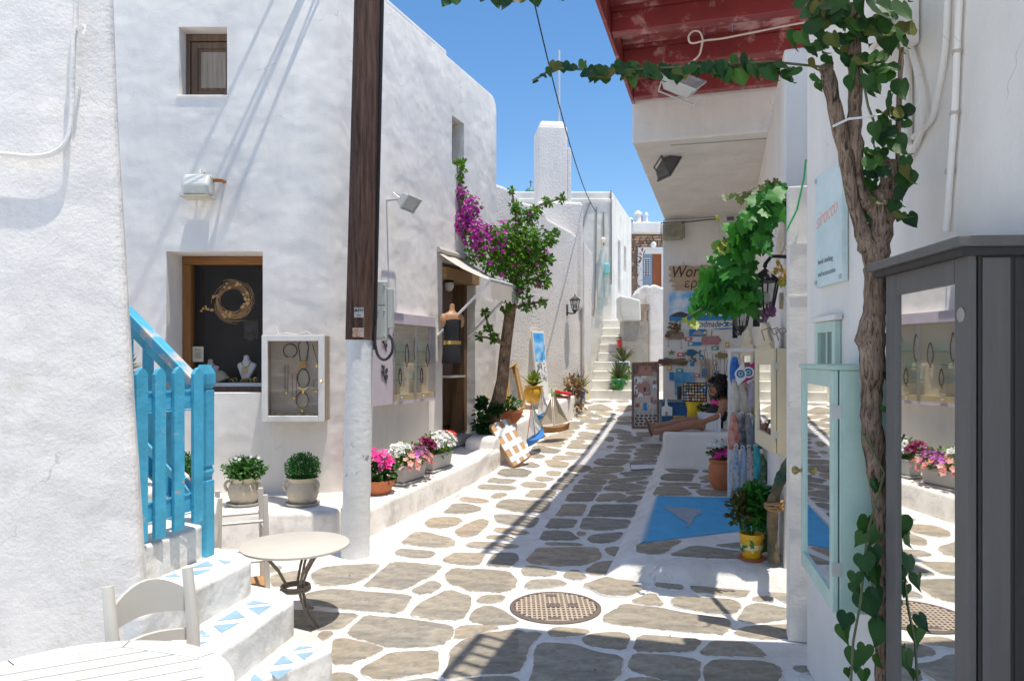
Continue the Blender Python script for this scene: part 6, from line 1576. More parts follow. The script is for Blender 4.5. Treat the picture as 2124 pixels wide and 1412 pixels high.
# model boats
def boat(name, lab, px, py, Y, hull_m, sail_m, sc, rz, tilt, extra=None):
    t = thing(name, lab, 'model boat', P(px, py, Y), rz, 'model sailing boats', sc)
    t.rotation_euler = (0, tilt, rz)
    b = MB(); n = 8; vs = []; fs = []
    for i in range(n + 1):
        u = -1 + 2 * i / n; w = .11 * (1 - abs(u) ** 2.2) + .004; sheer = .05 * u * u
        vs += [(u * .28, 0, sheer * .6), (u * .3, -w, .10 + sheer), (u * .3, w, .10 + sheer)]
    for i in range(n): fs += [(i * 3, i * 3 + 3, i * 3 + 4, i * 3 + 1), (i * 3, i * 3 + 2, i * 3 + 5, i * 3 + 3), (i * 3 + 1, i * 3 + 4, i * 3 + 5, i * 3 + 2)]
    b.add(vs, fs); b.build('hull', hull_m, t)
    MB().tube([(0, 0, .05), (0, 0, .78)], .008, 5).build('mast', RAT, t)
    b = MB(); b.add([(.02, 0, .14), (.28, .02, .16), (.02, 0, .74), (.14, .045, .40)], [(0, 1, 3), (1, 2, 3), (2, 0, 3)]); b.build('mainsail', sail_m, t)
    b = MB(); b.add([(-.02, 0, .16), (-.27, .01, .16), (-.02, 0, .62), (-.12, .03, .34)], [(0, 1, 3), (1, 2, 3), (2, 0, 3)]); b.build('jib', sail_m, t)
    if extra: extra(t)
    return t
SAILW = mat('sailcloth', (.78, .77, .74), .8); SAILC = mat('sailcloth_cream', (.55, .47, .35), .8)
HULLB = mat('hull_blue', (.02, .20, .62), .5, var=.3, vscale=20); HULLW = wood('hull_wood', (.25, .12, .04), (.42, .23, .09), .6, axis='X')
def ropes(t):
    b = MB(); b.tube([(-.28, 0, .16), (0, 0, .7)], .006, 4); b.build('red_rope', mat('rope_red', (.6, .05, .06), .7), t)
    b = MB(); b.tube([(.28, -.02, .16), (0, -.02, .66)], .006, 4); b.build('green_rope', mat('rope_green', (.03, .35, .12), .7), t)
boat('striped_boat', 'slim white model boat with coloured ropes leaning on the gallery ledge', 1112, 918, 10.1, HULLB, SAILW, .82, RAD(60), RAD(-14), ropes)
boat('blue_boat', 'small blue hulled model boat with white sails on the gallery ledge', 1128, 868, 10.9, HULLB, SAILW, .62, RAD(55), RAD(-10))
boat('wooden_boat', 'wooden model boat with cream sail at the corner of the gallery ledge', 1150, 897, 10.7, HULLW, SAILC, .85, RAD(20), RAD(-4))
t = thing('folded_cloth', 'folded red and green cloth lying on the gallery ledge', 'cloth', P(1170, 818, 11.9))
MB().box(-.16, .12, -.1, .1, 0, .05, Matrix.Rotation(.2, 4, 'Y')).build('red_fold', mat('red_cloth', (.62, .02, .03), .7), t, bevel=.015); MB().box(-.2, .0, .02, .16, .01, .075, Matrix.Rotation(-.25, 4, 'Y')).build('green_fold', mat('green_cloth', (.12, .5, .08), .7), t, bevel=.015)
q0 = W_FAR.hit(1200, 840)
t, q, n, c, vs = quad_board('cream_plank', 'cream painted plank leaning against the rough wall by the far steps', 'plank', [(1214, 829, 12.85), (1226, 826, 12.9), (1213, 727, 13.1), (1204, 731, 13.05)], .05, CREAM)
b = MB(); b.add(vs, BOXF); b.build('board', mat('cream_board', (.66, .58, .38), .6), t)
t = thing('black_lantern', 'black coach lantern on the rough stucco wall', 'lantern', W_FAR.hit(1176, 634), W_FAR.rz, 'wall lanterns')
def lantern_parts(t, s, glass=None):
    b = MB(); b.lathe([(.001, .17 * s), (.025 * s, .15 * s), (.09 * s, .10 * s), (.095 * s, .085 * s)], 6, (0, -.16 * s, 0)); b.ball((0, -.16 * s, .18 * s), .014 * s, 6, 5); b.build('roof', BLACKM, t)
    b = MB(); b.lathe([(.078 * s, .085 * s), (.045 * s, -.08 * s)], 6, (0, -.16 * s, 0)); b.build('glass', glass or glass_mat('lantern_glass', (.75, .78, .75), .12), t)
    b = MB()
    for k in range(6):
        a = PI * k / 3; b.tube([(math.cos(a) * .08 * s, -.16 * s + math.sin(a) * .08 * s, .085 * s), (math.cos(a) * .047 * s, -.16 * s + math.sin(a) * .047 * s, -.08 * s)], .006 * s, 4)
    b.build('cage', BLACKM, t)
    b = MB(); b.lathe([(.05 * s, -.08 * s), (.035 * s, -.11 * s), (.012 * s, -.13 * s), (.001, -.16 * s)], 6, (0, -.16 * s, 0)); b.build('base', BLACKM, t)
    b = MB(); b.tube(bez((0, 0, -.10 * s), (0, -.08 * s, -.17 * s), (0, -.16 * s, -.12 * s)), .012 * s, 6); b.box(-.02 * s, .02 * s, -.012, 0, -.17 * s, .02 * s); b.build('bracket', BLACKM, t)
    b = MB(); b.ball((0, -.16 * s, -.01 * s), .03 * s, 8, 6, (1, 1, 1.3)); b.build('bulb', WGLOSS, t, smooth=True)
lantern_parts(t, 1.0)

dpx = thing('drain_pipe', 'white drain pipe down the rough stucco wall', 'pipe', W_FAR.hit(1206, 840), W_FAR.rz)
MB().tube([(0, -.04, 0), (0, -.04, 2.9)], .035, 8).build('pipe', SMOOTH, dpx, smooth=True)
t = thing('dried_bush', 'dried brown bush in a pot at the end of the gallery ledge', 'plant', P(1192, 846, 12.2))
b = MB(); leaves(b, (0, 0, .34), (.19, .17, .26), 260, .07, .2); leaves(b, (.05, -.1, .02), (.12, .1, .06), 60, .06, .2); b.build('leaves', leaf_mat('leaf_dead', (.22, .13, .05), (.35, .24, .11)), t)
plant_pot('blue_pot', 'bright blue pot with spiky leaves beside the dried bush', P(1203, 826, 12.75), [(.08, 0), (.105, .15), (.115, .155), (.11, .17)], mat('pot_blue', (.02, .10, .42), .35), f_spike(G_OLIVE, 22, .36, .15, .12))
# pots on the far steps
SP = 'potted plants on the far steps'
FZ = .9
def stp(i, dx): return fs.matrix_world @ Vector((0, 0, 0)) if False else Vector((1.82, 13.2, .9)) + Matrix.Rotation(RAD(-8), 3, 'Z') @ Vector((dx, .12 + i * .235, .172 * (i + 1)))
plant_pot('green_pot', 'green pot with spiky aloe on the bottom of the far steps', stp(0, .12), [(.09, 0), (.13, .18), (.14, .19), (.13, .2)], mat('pot_green', (.01, .22, .05), .4), f_spike(G_OLIVE, 40, .36, .2, .16), SP)
plant_pot('teal_pot', 'teal pot with tall spiky plant in the middle of the far steps', stp(2, .22), [(.07, 0), (.1, .14), (.11, .15), (.1, .16)], mat('pot_teal', (.01, .13, .28), .4), f_spike(G_OLIVE, 30, .34, .16, .16), SP)
plant_pot('red_pot', 'red pot with white flower print on the far steps', stp(4, .24), [(.11, 0), (.145, .22), (.155, .225), (.15, .25)], mat('pot_red', (.62, .02, .02), .35), f_leaf(G_MID, (0, 0, .28), (.1, .1, .05), 30, .06), SP)
b = MB(); o_ = bpy.data.objects['red_pot']
for k in range(4): blossom(b, (-.05 + .035 * k, -.14, .10 + .03 * (k % 2)), .03, (0, -1, 0), 5)
b.build('flower_print', INKW, o_)
plant_pot('grey_pot', 'pale blue pot with a twig on the upper far steps', stp(5, .26), [(.1, 0), (.13, .17), (.14, .18), (.13, .2)], mat('pot_greyblue', (.32, .45, .48), .5), f_leaf(RED_L, (0, 0, .3), (.12, .1, .14), 18, .05), SP)
t = thing('wayside_bush', 'bright green bush at the right of the far steps', 'shrub', P(1283, 815, 13.3))
b = MB(); leaves(b, (0, 0, .12), (.13, .12, .16), 160, .06, .2); leaves(b, (.13, .3, .3), (.2, .2, .2), 240, .08, .3); b.build('leaves', G_LITE, t)
t = thing('dry_climber', 'dried brown climber on the rubble house wall', 'climber', P(1316, 610, 20.6))
b = MB()
for i in range(60): b.add(LEAF_V, LEAF_F, Matrix.Translation((random.uniform(-.15, .25), random.uniform(-.2, .1), random.uniform(-.2, 1.5))) @ rmat() @ Matrix.Diagonal((.1, .14, .1, 1)))
b.build('leaves', leaf_mat('leaf_rusty', (.16, .07, .05), (.30, .16, .10)), t)
t = thing('church_dome', 'tiny green church dome with cross beyond the roofs', 'dome', P(1101, 400, 60), scale=.8)
b = MB(); b.lathe([(.62, -1), (.62, .0), (.55, .3), (.3, .52), (.001, .6)], 14); b.build('dome', mat('dome_green', (.10, .22, .20), .5), t, smooth=True)
b = MB(); b.tube([(0, 0, .6), (0, 0, 1.3)], .04, 5); b.tube([(-.2, 0, 1.1), (.2, 0, 1.1)], .04, 5); b.build('cross', BLACKM, t)
# ================================================================== red roof over the lane
pg = thing('red_roof', 'weathered red painted timber roof with joists jutting over the lane', 'roof', (1.243, 7.48, 4.27), W_OVER.rz, scale=1.1)
REDU = mat('red_board', (.30, .065, .06), .5, var=.2, vscale=6, bump=.25, bscale=25, col2=(.56, .34, .31), c2scale=4.5, c2pos=.52, c2w=.05)
REDB = mat('red_beam', (.25, .038, .038), .4, var=.2, vscale=5, bump=.25, bscale=18, col2=(.50, .26, .23), c2scale=6, c2pos=.60, c2w=.05)
for i, yy in enumerate((-.12, -.80, -1.48, -2.12)):
    MB().box(.03, 1.78, yy - .05, yy + .05, .0, .15).build('joist', REDB, pg, bevel=.006)
    MB().box(.03, 1.78, yy - .085, yy + .085, .151, .178).build('ledger_board', REDB, pg)
for i in range(8):
    MB().box(.03 + i * .215, .03 + i * .215 + .213, -2.20, -.012, .18, .205).build('plank', REDU, pg, bevel=.003)
MB().box(.0, .028, -2.20, -.012, -.01, .215).build('fascia', REDB, pg, bevel=.004)
f1 = flood('roof_floodlight', 'grey square floodlight hanging from the red roof', P(1408, 190, 6.15), RAD(-20), RAD(-55), .31, .24, .10, LTGREY)
LEDm = mat('led_yellow', (.9, .42, .02), .4)
MB().box(-.02, .02, -.125, -.121, -.03, .03, Matrix.Rotation(RAD(-55), 4, 'X')).build('led', LEDm, f1)
f1.rotation_euler = (0, RAD(28), RAD(-20))
MB().tube([(0, 0, .02), (-.02, .0, .20)], .02, 6).build('stem', LTGREY, f1)
t = thing('roof_cable', 'white cable looping below the red roof to the floodlight', 'cable', P(1450, 90, 5.85))
q = [(1700, 42), (1640, 52), (1560, 68), (1500, 80), (1465, 84), (1435, 90), (1428, 78), (1436, 66), (1450, 66), (1457, 80), (1455, 98), (1450, 115), (1436, 128), (1420, 140)]
MB().tube(smooth_path([P(x, y, 5.85) - t.location for x, y in q]), .008, 6).build('cable', mat('cable_cream', (.70, .62, .50), .5), t, smooth=True)
f2_ = flood('soffit_floodlight', 'dark grey floodlight hanging under the white overhang', P(1376, 336, 7.95), RAD(30), RAD(60), .29, .19, .10, DKGREY)
f2_.rotation_euler = (RAD(20), RAD(-50), RAD(40))
MB().tube([(0, .0, 0), (.08, .06, .12)], .012, 6).build('stem', DKGREY, f2_)
t = thing('soffit_cable', 'thin grey cable tacked round the edge of the soffit', 'cable', P(1645, 283, 1500 * 2.22 / (745 - 283)))
MB().tube([P(x, y, 1500 * 2.226 / (745 - y)) - t.location for x, y in ((1390, 302), (1480, 296), (1560, 290), (1636, 285), (1645, 289), (1632, 330), (1622, 370))], .006, 5).build('cable', GREYPL, t)

# ================================================================== near right: pilaster, signs, cabinets
pi_ = thing('white_pilaster', 'narrow white boxed pilaster between the near house and the workshop', 'pilaster', P(1671, 1325, 4.2), W_SHOP.rz)
b = MB(); b.box(-.06, .06, -.10, .1, 0, 2.62); b.build('post', SMOOTH, pi_, bevel=.008)
for zz in (1.98, 2.28): MB().box(-.064, .064, -.104, .1, zz, zz + .012).build('joint', SMOOTH, pi_)
W_N = Wall((1.55, 3.82), (-.06, -1))
def nrw(px, py, out=0): return W_N.hit(px, py, out)
def nloc(px, py, out=0): return W_N.loc(nrw(px, py, out))
def on_n(name, label, cat, px, py, out=0.0, group=None): return thing(name, label, cat, nrw(px, py, out), W_N.rz, group)
sb = on_n('teal_signboard', 'pale teal washed signboard with coral lettering on the near wall', 'sign', 1718, 595)
a_ = nrw(1691, 600, .03); b_ = nrw(1746, 575, .03)
x0, x1 = W_N.loc(a_).x, W_N.loc(b_).x; cx = W_N.loc(nrw(1718, 595)).x
zt_, zb_ = nrw(1718, 350, .03).z - sb.location.z, nrw(1718, 590, .03).z - sb.location.z
MB().box(x0 - cx, x1 - cx, -.03, -.002, zb_, zt_).build('board', mat('teal_wash', (.52, .70, .70), .6, var=.12, vscale=6, col2=(.72, .78, .77), c2scale=5, c2pos=.5, c2w=.2), sb, bevel=.003)
wS = x1 - x0; hS = zt_ - zb_
M_ = Matrix.Translation((x0 - cx + wS * .06, -.031, zb_ + hS * .52)) @ Matrix.Rotation(RAD(8), 4, 'Y').inverted() @ Matrix.Diagonal((1, 1, 1.2, 1))
text_mb('sirocco', wS * .27, shear=.35, M=M_).build('coral_lettering', mat('coral_paint', (.80, .46, .40), .6), sb)
text_mb('hand clothing', wS * .105, M=Matrix.Translation((x0 - cx + wS * .12, -.031, zb_ + hS * .20))).build('grey_lettering', mat('grey_ink', (.25, .27, .28), .7), sb)
text_mb('and accessories', wS * .105, M=Matrix.Translation((x0 - cx + wS * .12, -.031, zb_ + hS * .09))).build('grey_lettering', MATS['grey_ink'], sb)
for xx in (.04, .96):
    for zz in (.04, .96): MB().lathe([(.012, 0), (.012, .006)], 8, M=Matrix.Translation((x0 - cx + wS * xx, -.03, zb_ + hS * zz)) @ Matrix.Rotation(PI / 2, 4, 'X')).build('screw', LTGREY, sb)
wi = on_n('wall_niche_window', 'small pale green framed window above the mint cabinet', 'window', 1720, 760)
xa_, xb_ = nloc(1702, 700).x, nloc(1745, 700).x; cx = nloc(1720, 760).x; zt_ = nrw(1720, 668).z - wi.location.z
GRNF = mat('pale_green_paint', (.52, .66, .58), .5, var=.08)
for (u0, u1, v0, v1) in ((0, .15, -.3, zt_), (.85, 1, -.3, zt_), (.151, .849, zt_ - .05, zt_)):
    MB().box(xa_ - cx + (xb_ - xa_) * u0, xa_ - cx + (xb_ - xa_) * u1, -.03, -.001, v0, v1).build('frame', GRNF, wi, bevel=.003)
MB().box(xa_ - cx + (xb_ - xa_) * .15, xa_ - cx + (xb_ - xa_) * .85, -.012, -.004, -.3, zt_ - .05).build('pane', mat('grey_green_pane', (.20, .27, .24), .25), wi)
MB().box(xa_ - cx + (xb_ - xa_) * .48, xa_ - cx + (xb_ - xa_) * .53, -.02, -.013, -.3, zt_ - .05).build('glazing_bar', GRNF, wi)
MB().box(xa_ - cx - .03, xb_ - cx + .03, -.045, -.002, zt_ + .002, zt_ + .03).build('plaster_lip', SMOOTH, wi, bevel=.01)

MINT = mat('mint_paint', (.45, .61, .53), .5, var=.10, vscale=5, bump=.2, bscale=35, col2=(.60, .66, .60), c2scale=9, c2pos=.70, c2w=.02)
def cabinet(name, label, A, B, z0, z1, depth, m, frame, hinge=True, top=None, mirror=True, knob=None, right_panel=None):
    """A near corner, B far corner of the mirrored front (x,y)"""
    A, B = Vector(A), Vector(B); d = (A - B); L = d.length
    t = thing(name, label, 'cabinet', (B.x, B.y, z0), math.atan2(d.y, d.x))
    H = z1 - z0
    MB().box(0, L, .022, depth, 0, H).build('carcass', m, t, bevel=.003)
    dr = MB(); fwid = frame
    for (a, b, c, e) in ((0, fwid, 0, H), (L - fwid, L, 0, H), (fwid + .0005, L - fwid - .0005, 0, fwid * 1.15), (fwid + .0005, L - fwid - .0005, H - fwid * 1.15, H)): dr.box(a + .001, b - .001, -.002, .018, c, e)
    do = dr.build('door', m, t, bevel=.003)
    if mirror: MB().box(fwid - .002, L - fwid + .002, .008, .012, fwid * 1.1, H - fwid * 1.1).build('mirror', MIRROR, do)
    if hinge:
        for zz in (H * .15, H * .8): MB().box(L - .006, L + .0015, -.0035, .03, zz, zz + .05).build('hinge', LTGREY, do)
    return t, L, H, do
# mint cabinet
Am = P(1728, 0, 2.62); Bm = P(1662, 0, 3.26)
zc0, zc1 = P(0, 1270, 2.62).z, P(0, 768, 2.62).z
mc_, L, H, do = cabinet('mint_cabinet', 'mint green wall cabinet with mirrored door on the near wall', (Am.x, Am.y), (Bm.x, Bm.y), zc0, zc1, .30, MINT, .055)
MB().box(-.01, L + .01, -.01, .31, H + .001, H + .02).build('top_board', MINT, mc_, bevel=.004)
b = MB(); b.lathe([(.008, 0), (.008, .012), (.017, .02), (.02, .032), (.012, .042), (.001, .044)], 12, M=Matrix.Translation((.028, -.002, H * .48)) @ Matrix.Rotation(PI / 2, 4, 'X')); b.build('knob', mat('brass_old', (.35, .26, .10), .4, metal=.6), do, smooth=True)
# dark cabinet
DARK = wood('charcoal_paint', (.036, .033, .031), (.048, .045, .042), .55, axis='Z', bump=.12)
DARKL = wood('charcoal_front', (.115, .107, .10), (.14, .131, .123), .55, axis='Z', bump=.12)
Ad = P(2012, 0, 1.92); Bd = P(1838, 0, 2.42)
dk, L, H, do = cabinet('charcoal_cabinet', 'charcoal grey jewellery cabinet with mirrored door at the right edge', (Ad.x, Ad.y), (Bd.x, Bd.y), .22, P(0, 515, 1.92).z, .42, DARK, .075, hinge=False)
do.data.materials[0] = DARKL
b = MB(); b.box(-.05, L + .03, -.045, .44, H + .002, H + .03); b.build('cornice', DARKL, dk, bevel=.004)
MB().box(-.03, L + .015, -.028, .44, H - .02, H + .001).build('cornice_step', DARK, dk)
MB().box(L + .0005, L + .006, .03, .10, .01, H - .025).build('side_stile', DARKL, dk, bevel=.002)
MB().box(L + .0005, L + .004, .112, .42, .01, H - .025).build('side_panel', DARK, dk, bevel=.002)
b = MB(); b.lathe([(.012, 0), (.009, .012), (.009, .022), (.013, .03), (.013, .036)], 14, M=Matrix.Translation((L - .037, -.002, .50)) @ Matrix.Rotation(PI / 2, 4, 'X')); b.build('knob', mat('steel', (.5, .5, .5), .35, metal=.9), do, smooth=True)
b = MB(); b.lathe([(.02, 0), (.02, .003), (.008, .004), (.001, .0045)], 18, M=Matrix.Translation((L - .037, -.002, 1.23 - .22 + .52)) @ Matrix.Rotation(PI / 2, 4, 'X')); b.build('key_escutcheon', mat('steel', (.5, .5, .5), .35, metal=.9), do, smooth=True)

# ================================================================== gnarled vine by the near wall
vt = thing('climbing_vine', 'gnarled brown vine trunk with heart-shaped leaves climbing the near wall', 'vine', P(1835, 1400, 2.5))
vt.location.z = 0
O2 = vt.location.copy()
def vp(px, py, Y=2.5): return P(px, py, Y) - O2
def limb(pts, name='trunk', n=9, knots=.12):
    out = []; rr = []
    for i in range(len(pts) - 1):
        (x0, y0, w0), (x1, y1, w1) = pts[i], pts[i + 1]
        for k in range(5):
            t = k / 5; out.append(vp(x0 + (x1 - x0) * t, y0 + (y1 - y0) * t)); w = w0 + (w1 - w0) * t; rr.append(w / 2 / 600 * .84 * (1 + random.uniform(-knots, knots) + (.22 if random.random() < .08 else 0)))
    out.append(vp(*pts[-1][:2])); rr.append(pts[-1][2] / 1200)
    return MB().tube(out, rr, n).build(name, BARK, vt, smooth=True)
limb([(1842, 1660, 40), (1835, 1400, 40), (1828, 1200, 40), (1832, 1100, 38), (1815, 950, 46), (1806, 860, 50), (1810, 760, 56), (1806, 690, 62), (1815, 640, 56), (1818, 560, 52), (1826, 470, 58), (1830, 430, 60), (1835, 400, 55)])
limb([(1815, 560, 40), (1795, 500, 38), (1770, 420, 34), (1755, 330, 34), (1735, 240, 34), (1718, 160, 36), (1712, 135, 30)], 'branch')
limb([(1815, 440, 44), (1790, 410, 36), (1778, 360, 32), (1772, 260, 32), (1775, 180, 34), (1772, 100, 30), (1778, 40, 30), (1785, -40, 28)], 'branch')
limb([(1838, 410, 50), (1845, 370, 42), (1850, 335, 36)], 'branch')
limb([(1862, 400, 10), (1862, 300, 12), (1866, 180, 12), (1870, 100, 10)], 'branch')
for pts in ([(1715, 140), (1600, 128), (1500, 135), (1400, 140), (1300, 145), (1220, 145), (1150, 140), (1105, 168)], [(1180, -8), (1100, -6), (1000, -12), (920, -5)], [(1790, 900), (1835, 980), (1800, 1100), (1785, 1250), (1770, 1330), (1765, 1420)], [(1830, 300), (1800, 220), (1785, 140)]):
    MB().tube([vp(x, y, 2.46) for x, y in pts], .0045, 5).build('shoot', mat('green_stem', (.10, .12, .05), .6), vt, smooth=True)
VL = []
G_VINE2 = leaf_mat('leaf_vine_bright', (.03, .11, .02), (.09, .20, .03), rough=.5, trans=.35)
G_VINE3 = leaf_mat('leaf_vine_yellow', (.09, .13, .02), (.16, .14, .03), rough=.6, trans=.35)
for cu, fo_, wa, ti, mm in ((.10, .25, .015, .3, G_VINE), (.25, .45, .03, .5, G_VINE), (-.10, .15, .03, .6, G_VINE), (.15, .6, .02, .2, G_VINE2), (.3, .3, .04, .6, G_VINE2), (.35, .7, .05, .8, G_VINE3)):
    hm = MB(); hm.add(*heart_leaf(cu, fo_, wa, ti)); me_ = hm.mesh('leaf'); me_.materials.append(mm); me_.polygons.foreach_set('use_smooth', [True] * len(me_.polygons)); VL.append(me_)
VLW = [VL[i] for i in (0, 0, 0, 1, 1, 1, 2, 2, 2, 3, 4, 5)]
hme = None
def put_leaf(root, me, p, size, hang=True, yaw=None, name='leaf', droop=None):
    if me is None: me = random.choice(VLW); size *= .92
    o = bpy.data.objects.new(name, me); COL.objects.link(o); o.parent = root; o.location = p
    yaw = random.uniform(-.9, .9) if yaw is None else yaw
    dr = droop if droop is not None else random.uniform(.15, .6)
    M = Matrix.Rotation(yaw, 4, 'Z') @ Matrix.Rotation(-PI / 2 - dr * random.choice((1, 1, -.3)), 4, 'X') @ Matrix.Rotation(random.uniform(-.5, .5), 4, 'Z')
    o.rotation_euler = M.to_euler(); s = size * random.uniform(.9, 1.1); o.scale = (s * random.uniform(.85, 1.1), s, s)
    return o
def leafrow(spec, Y=2.44):
    for (x, y, w) in spec: put_leaf(vt, hme, vp(x, y - w * .4, Y + random.uniform(-.04, .04)), w / 600. * (Y / 2.5) * 1.05)
leafrow([(1152, 138, 26), (1168, 140, 26), (1183, 145, 28), (1140, 150, 22), (1128, 160, 16), (1110, 172, 12), (1222, 158, 38), (1250, 150, 30), (1255, 165, 32), (1290, 152, 38), (1320, 165, 38), (1300, 160, 30), (1360, 165, 38), (1385, 150, 36), (1412, 155, 38), (1352, 150, 26), (1460, 150, 36), (1478, 150, 36), (1490, 142, 36), (1500, 158, 32), (1530, 130, 36), (1548, 130, 38), (1520, 150, 26), (1585, 150, 40), (1570, 158, 30), (1628, 148, 44), (1615, 140, 26), (1690, 165, 30), (1700, 180, 22),
         (928, 2, 30), (945, 4, 22), (1005, 0, 26), (1030, 0, 28), (1052, 4, 34), (1078, 2, 32), (1112, 0, 36), (1155, -2, 34), (985, -2, 24)])
leafrow([(1210 + 17 * k + random.uniform(-6, 6), random.uniform(140, 165), random.uniform(28, 44)) for k in range(27)])
leafrow([(1672, 30, 44), (1680, 60, 40), (1700, 60, 48), (1712, 85, 46), (1700, 105, 40), (1725, 20, 50), (1745, 45, 50), (1752, 90, 44), (1735, 110, 40), (1760, 130, 40), (1720, 130, 36), (1690, 135, 30), (1755, 10, 50), (1790, 15, 52), (1810, 25, 56), (1830, 10, 50), (1840, 60, 52), (1850, 35, 46), (1775, 150, 36), (1770, 175, 34), (1800, 60, 44), (1700, 20, 40), (1660, 10, 36), (1768, 70, 40), (1820, 70, 40)])
leafrow([(1842, 150, 48), (1835, 165, 42), (1870, 185, 44), (1850, 215, 44), (1855, 240, 46), (1875, 235, 40), (1815, 185, 34), (1808, 200, 30), (1830, 255, 36), (1845, 280, 46), (1815, 270, 34), (1832, 290, 40), (1855, 305, 44), (1868, 315, 38), (1815, 300, 24), (1805, 320, 26), (1825, 335, 26), (1805, 345, 36), (1812, 370, 40), (1800, 390, 34), (1868, 375, 62), (1890, 365, 40), (1880, 340, 36), (1870, 405, 36), (1815, 420, 26), (1858, 430, 30), (1862, 450, 30), (1800, 170, 36), (1780, 130, 34), (1850, 560, 26), (1870, 450, 24)])
leafrow([(1812, 1002, 20), (1820, 1010, 24), (1825, 1048, 22), (1800, 1090, 44), (1815, 1105, 46), (1790, 1120, 34), (1810, 1150, 40), (1790, 1165, 38), (1800, 1180, 40), (1775, 1200, 30), (1815, 1195, 40), (1770, 1220, 28), (1792, 1250, 58), (1756, 1285, 36), (1750, 1310, 34), (1830, 1280, 40), (1775, 1365, 46), (1795, 1355, 42), (1830, 1310, 54), (1820, 1370, 40), (1760, 1395, 26), (1790, 1400, 30), (1800, 880, 14), (1835, 850, 18), (1836, 700, 20), (1838, 780, 20), (1815, 1230, 30)], 2.47)
for k in range(46):
    x = random.uniform(1650, 1880); y = random.uniform(-25, 120) - (x - 1765) ** 2 * .0012; put_leaf(vt, hme, vp(x, y, 2.5 + random.uniform(-.12, .12)), random.uniform(34, 56) / 600.)
for k in range(22):
    put_leaf(vt, hme, vp(random.uniform(1795, 1885), random.uniform(130, 450), 2.5 + random.uniform(-.06, .08)), random.uniform(26, 48) / 600.)
t = thing('vine_tie', 'white plastic tie binding the vine branches', 'tie', vp(1770, 245) + O2)
MB().tube([vp(1728, 262, 2.44) - vp(1770, 245), vp(1760, 247, 2.44) - vp(1770, 245), vp(1800, 243, 2.44) - vp(1770, 245), vp(1830, 237, 2.46) - vp(1770, 245)], .004, 5).build('strap', WGLOSS, t)
# boxes and conduits on the near wall
jb = on_n('junction_box', 'white plastered junction box with cables high on the near wall', 'junction box', 1885, 100)
sx_ = 1 / 620.
b = MB(); b.box(-.09, .09, -.10, -.001, -.02, .28); b.build('box', SMOOTH, jb, bevel=.012)
b = MB(); b.box(-.07, .07, -.13, -.101, .02, .10); b.box(-.07, .07, -.125, -.101, .12, .28); b.build('cover', SMOOTH, jb, bevel=.01)
for i, pts in enumerate(([(1890, 100), (1905, 160), (1915, 220), (1912, 270), (1885, 330)], [(1965, -10), (1962, 80), (1955, 140), (1945, 190), (1930, 250), (1895, 285)], [(1990, -10), (1985, 100), (1980, 230), (1972, 340), (1962, 480)], [(1880, 110), (1883, 200), (1882, 300)])):
    lab = ['thick white cable curving down from the junction box', 'white cable bending down beside the junction box', 'long painted conduit down the near wall', 'straight white conduit behind the vine'][i]
    p0 = nrw(*pts[0], .02); t = thing('wall_conduit', lab, 'cable', p0, 0, 'conduits on the near wall')
    b = MB(); b.tube(smooth_path([nrw(x, y, .014) - p0 for x, y in pts]), .011 if i != 3 else .016, 8); b.build('cable', SMOOTH, t, smooth=True)
    b = MB()
    if i == 2:
        for (x, y) in ((1985, 108), (1980, 235), (1970, 355)): b.ball(nrw(x, y, .012) - p0, .016, 8, 5)
        b.build('clips', mat('rusty_clip', (.5, .42, .35), .8), t)

# ================================================================== workshop: platform dressing
# dolphin painted on the platform
def gpl(px, py, up=.004): return gnd(px, py, .12 + up)
ring = [(1322, 1126), (1400, 1118), (1480, 1108), (1560, 1098), (1640, 1088), (1640, 1034), (1520, 1031), (1420, 1029), (1362, 1028), (1352, 1048), (1338, 1086)]
q = [gpl(x, y) for x, y in ring]; c = sum(q, Vector()) / len(q)
dm = thing('dolphin_painting', 'sky blue ground painting with grey dolphin on the workshop platform', 'ground painting', c)
b = MB()
cols_ = 10
def strip(ptsA, ptsB):
    for i in range(len(ptsA) - 1): b.add([ptsA[i] - c, ptsA[i + 1] - c, ptsB[i + 1] - c, ptsB[i] - c], [(0, 1, 2, 3)])
rowsN = 9
L_e = [(1322 + (1362 - 1322) * (k / rowsN), 1126 + (1028 - 1126) * (k / rowsN)) for k in range(rowsN + 1)]
R_e = [(1640, 1088 + (1034 - 1088) * (k / rowsN)) for k in range(rowsN + 1)]
for k in range(rowsN):
    ra = [gpl(L_e[k][0] + (R_e[k][0] - L_e[k][0]) * i / 8, L_e[k][1] + (R_e[k][1] - L_e[k][1]) * i / 8) for i in range(9)]
    rb = [gpl(L_e[k + 1][0] + (R_e[k + 1][0] - L_e[k + 1][0]) * i / 8, L_e[k + 1][1] + (R_e[k + 1][1] - L_e[k + 1][1]) * i / 8) for i in range(9)]
    strip(ra, rb)
b.build('blue_paint', mat('ground_blue', (.07, .40, .68), .75, var=.14, vscale=6, bump=.1), dm)
b = MB(); dol = [(1371, 1050), (1385, 1049), (1402, 1052), (1420, 1052), (1440, 1054), (1452, 1057), (1455, 1063), (1448, 1068), (1440, 1072), (1438, 1082), (1430, 1090), (1422, 1094), (1426, 1084), (1418, 1078), (1408, 1075), (1400, 1066), (1388, 1058)]
b.add([gpl(x, y, .009) - c for x, y in dol], [list(range(len(dol)))]); b.build('dolphin', mat('dolphin_grey', (.30, .36, .42), .75, var=.1), dm)
b = MB()
for k in range(16):
    t_ = k / 15.; x = 1318 + 36 * t_; y = 1130 - 96 * t_
    a0, a1_, a2 = gpl(x + 3, y + 1), gpl(x + 26 - 12 * t_, y - 14 + 4 * t_), gpl(x + 5, y - 6)
    b.add([v - c + Vector((0, 0, .004)) for v in (a0, a1_, a2)], [(0, 1, 2)])
